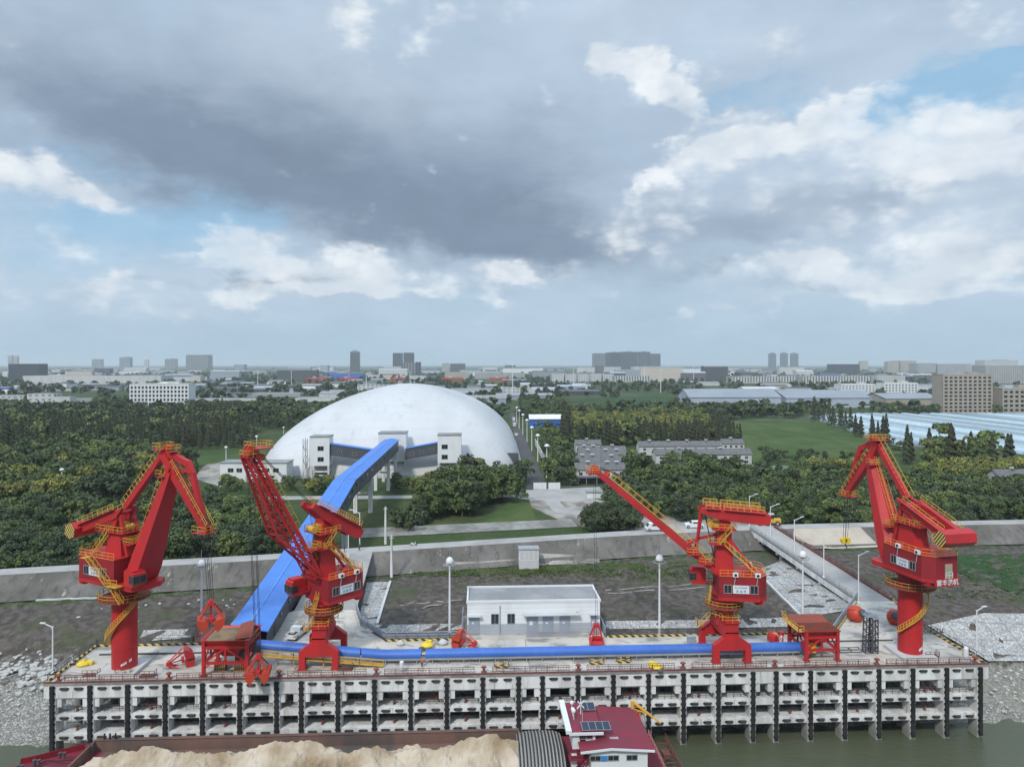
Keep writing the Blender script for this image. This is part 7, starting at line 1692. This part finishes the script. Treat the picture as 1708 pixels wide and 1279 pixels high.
# scattered low sheds and containers
rs = random.Random(11); SM = ['offwhite', 'steel', 'shed_wall', 'darkgrey', 'darkgrey', 'dark_steel', 'offwhite', 'shed_roof', 'cream_', 'roof_grey', 'steel', 'white', 'offwhite', 'grey_paint']
if 1: SM = SM*2+['blue_pipe']
M['cream_'] = mat('cream_wall', (.5, .46, .4), .8)
protos = {}
for n in range(620):
    Y = rs.choice([rs.uniform(1050, 1900), rs.uniform(1400, 2600), rs.uniform(2400, 5200), rs.uniform(2400, 6500)]); px = rs.uniform(-60, 1770)
    if Y < 1300 and not (300 < px < 900): continue
    if Y < 1900 and 980 < px < 1250: continue
    X = (px-CX0)/F*Y; ok = True
    for (x0, x1, y0, y1) in EXCL:
        if y0-60 < Y < y1+60 and x0-12 < px < x1+12: ok = False; break
    if not ok: continue
    k = rs.choice(SM); far = Y > 2400
    w, d, h = rs.uniform(25, 110)*(1.3 if far else .8), rs.uniform(18, 50), (rs.uniform(5, 11)*(1.8 if far else 1))*(rs.uniform(1.6, 3.2) if far and rs.random() < .25 else 1)
    x, y = cam2w(X, Y); b = MB(); b.box((0, 0, h/2), (w, d, h)); o = b.build('depot_shed', M[k], None, (x, y, ZI), -YAW)
    b = MB(); b.prism([(-w/2-.5, -d/2-.5, h), (-w/2-.5, d/2+.5, h), (-w/2-.5, 0, h+d*.09)], (w+1, 0, 0)); b.build('roof', M[rs.choice(['shed_roof', 'darkgrey', 'shed_wall', 'flat_roof', 'roof_grey', 'darkgrey', 'offwhite'])], o)
    if Y < 2400: tag(o, 'low depot shed in the industrial belt beyond the woods', 'shed', 'low depot sheds in the industrial belt')
    else: tag(o, 'small hazy building on the far plain under the skyline', 'building', 'small hazy buildings on the far plain')
    EXCL.append((px-w*F/Y/2-1, px+w*F/Y/2+1, Y-d/2-(.05*Y if rs.random() < .6 else 5), Y+d/2))
# ---------------------------------------------------------------- vegetation
def mat_leaf(name, a, b, c=None, rough=.6):
    m = bpy.data.materials.new(name); m.use_nodes = True; t = m.node_tree; k = NT(t); p = t.nodes['Principled BSDF']
    oi = k.n('ShaderNodeObjectInfo').outputs['Random']; oc = k.n('ShaderNodeTexCoord').outputs['Object']; g = k.n('ShaderNodeNewGeometry').outputs['Random Per Island']
    wp = k.n('ShaderNodeNewGeometry').outputs['Position']
    f = k.m('ADD', k.m('MULTIPLY', g, .45), k.m('MULTIPLY', oi, .55)); col = k.mix(f, a, b)
    col = k.mix(k.m('MULTIPLY', k.step(k.noise(wp, .035, 3), .45, .65), .5), col, c or tuple(v*.75 for v in a))
    col = k.mix(k.m('MULTIPLY', k.step(k.noise(oc, .45, 3), .5, .68), .45), col, tuple(min(1, v*1.7) for v in b))
    w1 = k.step(k.noise(wp, .13, 2), .52, .66); col = k.mix(k.m('MULTIPLY', w1, .75), col, tuple(min(1, v*q) for v, q in zip(b, (1.4, 1.45, 1.2))))
    w2 = k.step(k.noise(k.mapv(wp, (1, 1, .3), (40, 9, 0)), .10, 2), .56, .68); col = k.mix(k.m('MULTIPLY', w2, .6), col, tuple(v*q for v, q in zip(a, (.62, .66, .85))))
    k.put(p.inputs['Base Color'], col); p.inputs['Roughness'].default_value = rough; p.inputs['Specular IOR Level'].default_value = .25
    return m
ML = {'lime': mat_leaf('lime_leaf', (0.071, 0.100, 0.031), (0.118, 0.147, 0.045), (0.094, 0.100, 0.035)), 'broad': mat_leaf('broad_leaf', (0.042, 0.071, 0.025), (0.078, 0.109, 0.035), (0.061, 0.071, 0.028)), 'dark': mat_leaf('dark_leaf', (0.032, 0.052, 0.025), (0.054, 0.078, 0.033), (0.052, 0.051, 0.026)),
      'conifer': mat_leaf('conifer_leaf', (0.032, 0.045, 0.022), (0.054, 0.063, 0.029), (0.066, 0.054, 0.032)), 'yellow': mat_leaf('yellow_flower', (0.142, 0.147, 0.035), (0.236, 0.224, 0.047), (0.106, 0.118, 0.035)), 'far': mat_leaf('far_leaf', (0.035, 0.057, 0.028), (0.059, 0.080, 0.035), (0.057, 0.065, 0.034))}
rg = np.random.default_rng(12)
def leaf_quads(C, N, S):
    """quads of size S centred on C, facing roughly along N"""
    n = len(C); N = N+rg.normal(0, .45, N.shape); N /= np.linalg.norm(N, axis=1, keepdims=True)+1e-9
    A = np.cross(N, rg.normal(0, 1, (n, 3))); A /= np.linalg.norm(A, axis=1, keepdims=True)+1e-9; B = np.cross(N, A)
    s = (S*rg.uniform(.6, 1.25, n))[:, None]; s2 = s*rg.uniform(.55, 1.0, (n, 1))
    V = np.stack([C-A*s-B*s2*.7, C+A*s*.8-B*s2, C+A*s+B*s2*.8, C-A*s*.7+B*s2], 1).reshape(-1, 3)
    return V, np.arange(4*n).reshape(n, 4)
def crown_broad(n, h, r, S, lobes=16):
    """points on many overlapping lobes spread through the crown"""
    cs = []; 
    for i in range(lobes):
        a = rg.uniform(0, 2*math.pi); z = rg.uniform(.28, .93); rad = r*math.sqrt(max(.05, 1-((z-.5)/.55)**2))*rg.uniform(.25, .82)
        cs.append((rad*math.cos(a), rad*math.sin(a), z*h, r*rg.uniform(.26, .46)))
    cs = np.array(cs); k = rg.integers(0, lobes, n); d = rg.normal(0, 1, (n, 3)); d /= np.linalg.norm(d, axis=1, keepdims=True); d[:, 2] = np.where(d[:, 2] < -.35, -d[:, 2], d[:, 2])
    C = cs[k, :3]+d*(cs[k, 3]*rg.uniform(.72, 1.08, n))[:, None]; C[:, 2] = np.maximum(C[:, 2], h*.12); return C, d
def crown_conifer(n, h, r):
    z = 1-rg.uniform(0, 1, n)**.6*.9; z = rg.uniform(.1, 1, n)**.85; a = rg.uniform(0, 2*math.pi, n); tier = .75+.35*np.sin(z*38+a*2)+rg.normal(0, .1, n)
    rad = r*np.clip((1.03-z)/.9, .03, 1)**.75*tier*np.sqrt(rg.uniform(.3, 1, n)); d = np.stack([np.cos(a), np.sin(a), np.full(n, .55)], 1)
    return np.stack([rad*np.cos(a), rad*np.sin(a), z*h-.05*rad*h/r], 1), d
def trunk_mesh(h, r0, limbs=5, reach=2.0):
    b = MB(); b.tube((0, 0, -.3), (.1, .05, h*.55), r0, 7, r0*.6); b.tube((.1, .05, h*.55), (0, 0, h*.85), r0*.6, 6, r0*.15)
    for i in range(limbs):
        a = i*2.4; z = h*(.3+.09*i); b.tube((.05, .03, z), (reach*math.cos(a), reach*math.sin(a), z+h*.22), r0*.4, 5, r0*.08)
    me = bpy.data.meshes.new('trunk'); me.from_pydata(b.v, [], b.f); me.materials.append(M['bark']); return me
def variants(kind, n, count, h, r, S, mats, yellow=0.0, lobes=16):
    out = []
    for i in range(count):
        C, d = crown_conifer(n, h, r) if kind == 'conifer' else crown_broad(n, h, r, S, lobes)
        V, Q = leaf_quads(C, d, S); mi = None
        if yellow: up = C[:, 2] > h*.55; mi = np.where(up & (rg.uniform(0, 1, n) < yellow), 1, 0)
        out.append(npmesh('crown', V, Q, mats, mi))
    return out
VAR = {'lime': (variants('broad', 2600, 3, 9, 4.4, .30, [ML['lime']], lobes=18), trunk_mesh(8, .25)),
       'broad': (variants('broad', 2800, 6, 10, 4.6, .30, [ML['broad']], lobes=20), trunk_mesh(9, .28)),
       'dark': (variants('broad', 2800, 4, 10, 4.8, .30, [ML['dark']], lobes=22), trunk_mesh(9, .28)),
       'conifer': (variants('conifer', 2600, 4, 20, 3.4, .34, [ML['conifer']]), trunk_mesh(21, .35, 6, 1.2)),
       'yellow': (variants('broad', 2600, 4, 9, 4.4, .30, [ML['broad'], ML['yellow']], .62, 20), trunk_mesh(8, .25)),
       'shrub': (variants('broad', 900, 3, 3.4, 2.6, .32, [ML['dark']], lobes=14), trunk_mesh(2.6, .1, 4, 1.0))}
BASEH = {'lime': 9, 'broad': 10, 'dark': 10, 'conifer': 20, 'yellow': 9, 'shrub': 3.4}
NAME = {'lime': ('broadleaf_tree', 'tree'), 'broad': ('broadleaf_tree', 'tree'), 'dark': ('broadleaf_tree', 'tree'), 'conifer': ('conifer_tree', 'conifer'), 'yellow': ('flowering_tree', 'flowering tree'), 'shrub': ('shrub', 'shrub')}
import mathutils.noise as mno
def inpoly(px, py, P):
    c = False; j = len(P)-1
    for i in range(len(P)):
        if (P[i][1] > py) != (P[j][1] > py) and px < (P[j][0]-P[i][0])*(py-P[i][1])/(P[j][1]-P[i][1])+P[i][0]: c = not c
        j = i
    return c
ROADP = [(849, 690), (857, 688), (916, 815), (878, 815)]
def blocked(X, Y):
    px = CX0+F*X/Y
    for a, c, y0, y1 in EXCL:
        if y0 < Y < y1 and a < px < c: return True
    return False
# zone: base polygon in photo pixels on the land behind the dike, spacing, kinds, height range, where it is
Z = [([(-170, 1012), (0, 990), (120, 976), (330, 956), (472, 940), (480, 890), (440, 852), (330, 838), (150, 842), (0, 864), (-170, 884)], 6.0, {'broad': .55, 'dark': .45}, (6.5, 9.5), 'in the dense belt behind the dike, left of the gallery'),
     ([(-120, 862), (136, 846), (136, 824), (-120, 838)], 7.0, {'yellow': .85, 'broad': .15}, (8, 10), 'in the row at far left behind the belt'),
     ([(-170, 835), (130, 822), (322, 802), (322, 775), (215, 748), (0, 766), (-170, 778)], 8.0, {'broad': .6, 'dark': .35, 'yellow': .05}, (8, 12), 'in the middle woods behind the leftmost crane'),
     ([(-170, 772), (0, 764), (215, 746), (300, 752), (438, 746), (500, 714), (470, 690), (0, 690), (-170, 690)], 8.5, {'conifer': .55, 'broad': .2, 'dark': .25}, (12, 17), 'in the tall woods left of the dome'),
     ([(345, 825), (560, 825), (560, 813), (350, 815)], 7.0, {'broad': .7, 'yellow': .3}, (5.5, 7.5), 'in the garden row left of the gallery in front of the dome'),
     ([(660, 825), (760, 825), (760, 812), (655, 812)], 7.0, {'broad': .6, 'yellow': .4}, (6, 8), 'in the garden row right of the gallery in front of the dome'),
     ([(692, 862), (735, 870), (800, 864), (862, 840), (862, 816), (800, 806), (745, 818)], 6.5, {'broad': .65, 'dark': .35}, (9, 14), 'in the round clump below the right transfer tower'),
     ([(652, 886), (702, 886), (700, 870), (656, 870)], 4.5, {'dark': .5, 'shrub': .5}, (4.5, 6.5), 'in the small thicket right of the gallery trestles'),
     ([(978, 893), (1066, 891), (1062, 872), (985, 872)], 4.2, {'dark': 1.0}, (6, 8.5), 'in the dark thicket beside the dike road'),
     ([(918, 812), (952, 814), (956, 772), (925, 736), (905, 736)], 6.5, {'broad': .5, 'dark': .5}, (7, 12), 'between the road and the village'),
     ([(862, 812), (881, 812), (876, 772), (866, 768)], 6.0, {'broad': .6, 'dark': .4}, (8, 11), 'between the dome and the road'),
     ([(936, 738), (951, 738), (951, 702), (938, 697)], 7.0, {'conifer': 1}, (16, 20), 'beside the road behind the village'),
     ([(952, 728), (1180, 730), (1178, 692), (952, 687)], 9.0, {'yellow': .7, 'broad': .3}, (9, 12), 'in the flowering wood behind the village'),
     ([(955, 748), (1065, 745), (1190, 744), (1252, 738), (1188, 726), (950, 733)], 7.5, {'conifer': .8, 'broad': .2}, (13, 18), 'in the conifer belt behind the village'),
     ([(1040, 816), (1132, 816), (1252, 802), (1245, 784), (1160, 780), (1095, 777), (1045, 772)], 8.0, {'broad': .6, 'dark': .4}, (8, 11), 'around the terraces'),
     ([(1006, 866), (1080, 868), (1330, 882), (1500, 900), (1900, 900), (1900, 818), (1720, 818), (1660, 824), (1500, 804), (1345, 802), (1250, 803), (1132, 817), (1010, 832)], 6.3, {'broad': .5, 'dark': .5}, (6.5, 10), 'in the dense woods behind the dike at right'),
     ([(1335, 800), (1440, 800), (1440, 788), (1335, 788)], 7.0, {'yellow': .8, 'broad': .2}, (7, 9), 'left of the rightmost crane boom'),
     ([(1520, 818), (1760, 815), (1760, 796), (1560, 790)], 7.5, {'yellow': .7, 'broad': .3}, (8, 10), 'right of the rightmost crane boom'),
     ([(1480, 776), (1590, 780), (1700, 792), (1690, 778), (1580, 755), (1500, 757)], 11.0, {'conifer': .5, 'broad': .5}, (14, 22), 'in the group before the polytunnels'),
     ([(1345, 696), (1360, 696), (1500, 745), (1490, 752)], 13.0, {'conifer': .7, 'dark': .3}, (17, 22), 'in the row along the polytunnel edge'),
     ([(1140, 694), (1345, 694), (1345, 684), (1140, 684)], 10.0, {'broad': .6, 'dark': .4}, (9, 12), 'in the belt in front of the pale sheds'),
     ([(1470, 704), (1740, 704), (1740, 690), (1470, 690)], 10.0, {'broad': .5, 'dark': .5}, (9, 12), 'in the belt before the beige blocks'),
     ([(480, 712), (545, 692), (480, 677), (0, 672), (-170, 672), (-170, 690), (470, 690)], 11.0, {'broad': .5, 'dark': .5}, (10, 14), 'in the far woods at left'),
     ([(905, 736), (950, 700), (945, 676), (880, 678), (872, 690)], 9.0, {'broad': .6, 'dark': .4}, (8, 12), 'beside the far road'),
     ([(1180, 700), (1200, 740), (1230, 745), (1215, 700)], 9.0, {'dark': .5, 'conifer': .5}, (9, 14), 'on the left edge of the meadow'),
     ([(1225, 778), (1340, 778), (1480, 778), (1480, 770), (1330, 768), (1225, 766)], 9.0, {'dark': 1.0}, (5, 9), 'on the near edge of the meadow')]
TREES = []
for P, s, kinds, hr, where in Z:
    Ys = [60*F/(max(y, 612)-HY) for x, y in P]; Y0, Y1 = min(Ys), max(Ys); Xs = [(x-CX0)/F*Yv for (x, y), Yv in zip(P, Ys)]; X0, X1 = min(Xs), max(Xs)
    ks, ps = list(kinds), list(kinds.values())
    nY, nX = int((Y1-Y0)/s)+2, int((X1-X0)/s)+2
    for i in range(nY):
        for j in range(nX):
            Y = Y0+(i+rnd.uniform(-.42, .42))*s; X = X0+(j+(.5 if i % 2 else 0)+rnd.uniform(-.42, .42))*s
            if Y < 150: continue
            px, py = CX0+F*X/Y, HY+F*60/Y
            if not inpoly(px, py, P) or inpoly(px, py, ROADP) or (blocked(X, Y) and 'polytunnel' not in where): continue
            if not -60 < px < 1770: continue
            x, y = cam2w(X, Y)
            if y < yn(x)+12.5: continue
            if Y > 195 and mno.noise(Vector((x/22, y/22, 3))) < -.33: continue
            k = rnd.choices(ks, ps)[0]; k = 'lime' if k == 'broad' and rnd.random() < .2 else k; h = rnd.uniform(*hr)*(1.15 if rnd.random() < .15 else 1)
            if k == 'yellow': h = min(h, 11)
            if k in ('broad', 'dark') and 'conifer' in kinds: h = min(h*.7, rnd.uniform(8, 12))
            TREES.append((Y, x, y, k, h, where))
# single big trees
for px, py, k, h, where in ((185, 862, 'dark', 17, 'standing tallest behind the belt at left'), (150, 850, 'dark', 14, 'beside the tallest tree at left'), (215, 855, 'broad', 13, 'right of the tallest tree at left'), (790, 846, 'broad', 16, 'tallest in the round clump below the right transfer tower'), (838, 836, 'broad', 14, 'at the right end of the round clump'),
                            (1225, 800, 'dark', 12, 'in front of the terrace end'), (1072, 800, 'dark', 13, 'between the village columns'), (1180, 812, 'broad', 14, 'in front of the terraces'), (1357, 705, 'conifer', 26, 'alone at the head of the polytunnel row')):
    p = G(px, py, ZI); Y = 60*F/(py-HY); TREES.append((Y, p.x, p.y, k, h, where))
TREES.sort(key=lambda t: t[0]/(t[4]/BASEH[t[3]])**.3)
CAP = {'broadleaf_tree': 298, 'conifer_tree': 240, 'flowering_tree': 230, 'shrub': 100}; CNT = {k: 0 for k in CAP}; REST = []
ADJ = {'lime': 'pale yellow-green tree', 'broad': 'round mid-green tree', 'dark': 'dark bushy tree', 'conifer': 'tall slim conifer', 'yellow': 'yellow flowering tree', 'shrub': 'low dark shrub'}
for Y, x, y, k, h, where in TREES:
    nm, cat = NAME[k]; px, py = w2px(x, y, ZI+h)
    if CNT[nm] >= CAP[nm]: REST.append((Y, x, y, k, h)); continue
    CNT[nm] += 1; cr, tr = VAR[k]; s = h/BASEH[k]; wd = s*rnd.uniform(.85, 1.2)*(1.12 if k in ('broad', 'dark') and h < 8 else 1)
    if k == 'conifer': wd = s*rnd.uniform(.8, 1.15)
    zg = h1(x, y); o = inst(nm, tr, None, (x, y, zg-.1), rnd.uniform(0, 6.28), (wd, wd, s)); inst('crown', cr[rnd.randrange(len(cr))], o)
    tag(o, ADJ[k]+' '+where, cat, ADJ[k]+'s '+where)
# the rest of the woods, merged: too many to count
def merged(name, trees, mats, kindmat, nq, S):
    V, Q, MI, off = [], [], [], 0
    base = {}
    for k in ('broad', 'dark', 'conifer', 'yellow', 'shrub', 'lime'):
        base[k] = []
        for i in range(5):
            C, d = crown_conifer(nq, 20, 3.4) if k == 'conifer' else crown_broad(nq, BASEH[k], BASEH[k]*.46, S, 12)
            v, q = leaf_quads(C, d, S); mi = np.full(nq, kindmat[k])
            if k == 'yellow': mi = np.where((C[:, 2] > 5) & (rg.uniform(0, 1, nq) < .6), kindmat['flower'], kindmat['yellow'])
            base[k].append((v, q, mi))
    for Y, x, y, k, h in trees:
        v, q, mi = base[k][rnd.randrange(5)]; s = h/BASEH[k]; a = rnd.uniform(0, 6.28); c, sn = math.cos(a)*s, math.sin(a)*s; w = rnd.uniform(.9, 1.25)
        V.append(np.stack([(v[:, 0]*c-v[:, 1]*sn)*w+x, (v[:, 0]*sn+v[:, 1]*c)*w+y, v[:, 2]*s+ZI-.3], 1)); Q.append(q+off); MI.append(mi); off += len(v)
    if V: tag(inst(name, npmesh(name, np.concatenate(V), np.concatenate(Q), mats, np.concatenate(MI))), kind='stuff')
KM = {'lime': 5, 'broad': 0, 'dark': 1, 'conifer': 2, 'yellow': 0, 'flower': 3, 'shrub': 1}; MM = [ML['broad'], ML['dark'], ML['conifer'], ML['yellow'], ML['far'], ML['lime']]
merged('woodland', [t for t in REST if t[0] < 420], MM, KM, 700, .40)
merged('far_woodland', [t for t in REST if t[0] >= 420], MM, KM, 430, .50)
# distant tree belts on the plain
FT = []
OPEN = [[(1188, 738), (1196, 704), (1290, 697), (1380, 700), (1440, 724), (1505, 752), (1490, 775), (1330, 772), (1220, 768)], [(925, 676), (960, 667), (1090, 660), (1140, 667), (1105, 681), (930, 684)], ROADP]
import mathutils.noise as mno
for n in range(8000):
    u = rnd.random(); Y = 1/(1/700+u*(1/9000-1/700)) if n % 2 else rnd.uniform(700, 4200); px = rnd.uniform(-60, 1770); X = (px-CX0)/F*Y; py = HY+60*F/Y
    if any(inpoly(px, py, P) for P in OPEN): continue
    if px > 1365 and Y < 850: continue
    den = mno.noise(Vector((X/190, Y/110, 0)))+mno.noise(Vector((X/60, Y/60, 5)))*.5
    if Y < 1000 and px < 560: den += .5
    if den < .02 or blocked(X, Y): continue
    x, y = cam2w(X, Y); FT.append((Y, x, y, 'dark' if rnd.random() < .6 else 'broad', rnd.uniform(9, 14)*(1+.00008*Y)))
KF = {k: 0 for k in KM}
merged('distant_woodland', FT, [ML['far']], KF, 46, 1.9)
# ground cover on the bank
def tufts(name, pts, h, S, m_, n):
    C = []; 
    for p in pts: C.append(np.array(p)[None]+rg.normal(0, 1, (n, 3))*np.array([.5, .5, .12])*h*2+np.array([0, 0, h*.35]))
    C = np.concatenate(C); d = rg.normal(0, 1, C.shape); V, Q = leaf_quads(C, d, S); tag(inst(name, npmesh(name, V, Q, [m_])), kind='stuff')
ML['grass'] = mat_leaf('bank_weeds', (.05, .085, .02), (.08, .11, .03), (.07, .075, .03))
pts = []
for n in range(900):
    px, py = (rnd.uniform(690, 1215), rnd.gauss(954, 7)) if n < 500 else (rnd.uniform(1560, 1720), rnd.uniform(930, 1000)) if n < 720 else (rnd.uniform(560, 1215), rnd.uniform(948, 962))
    p = GH(px, py)
    if p.y < yn(p.x)-7 and p.y > 150 and not (xw(400, 180)-10 < p.x < -30): pts.append(tuple(p))
tufts('bank_weeds', pts, .35, .16, ML['grass'], 14)
pts = []
for n in range(700):
    x = rnd.uniform(-200, 260); y = yn(x)+rnd.uniform(7, 17)
    if 40 < x < 92: continue
    pts.append((x, y, h1(x, y)))
tufts('verge_weeds', pts, .5, .2, ML['grass'], 14)

print('TREES', len(TREES), 'REST', len(REST), len([t for t in REST if t[0] < 420]), 'FAR', len(FT), CNT)
# ---------------------------------------------------------------- haze
def build_haze():
    m = bpy.data.materials.new('haze_air'); m.use_nodes = True; t = m.node_tree; t.nodes.clear()
    v = t.nodes.new('ShaderNodeVolumePrincipled'); v.inputs['Color'].default_value = (.86, .93, 1, 1); v.inputs['Density'].default_value = HAZE
    v.inputs['Anisotropy'].default_value = .2
    o = t.nodes.new('ShaderNodeOutputMaterial'); t.links.new(v.outputs[0], o.inputs['Volume'])
    b = MB().box((0, 13000, 80), (54000, 27400, 200)).build('haze', m); tag(b, kind='stuff')
    b.location = (0, 0, 0)
HAZE = 6.5e-5
build_haze()
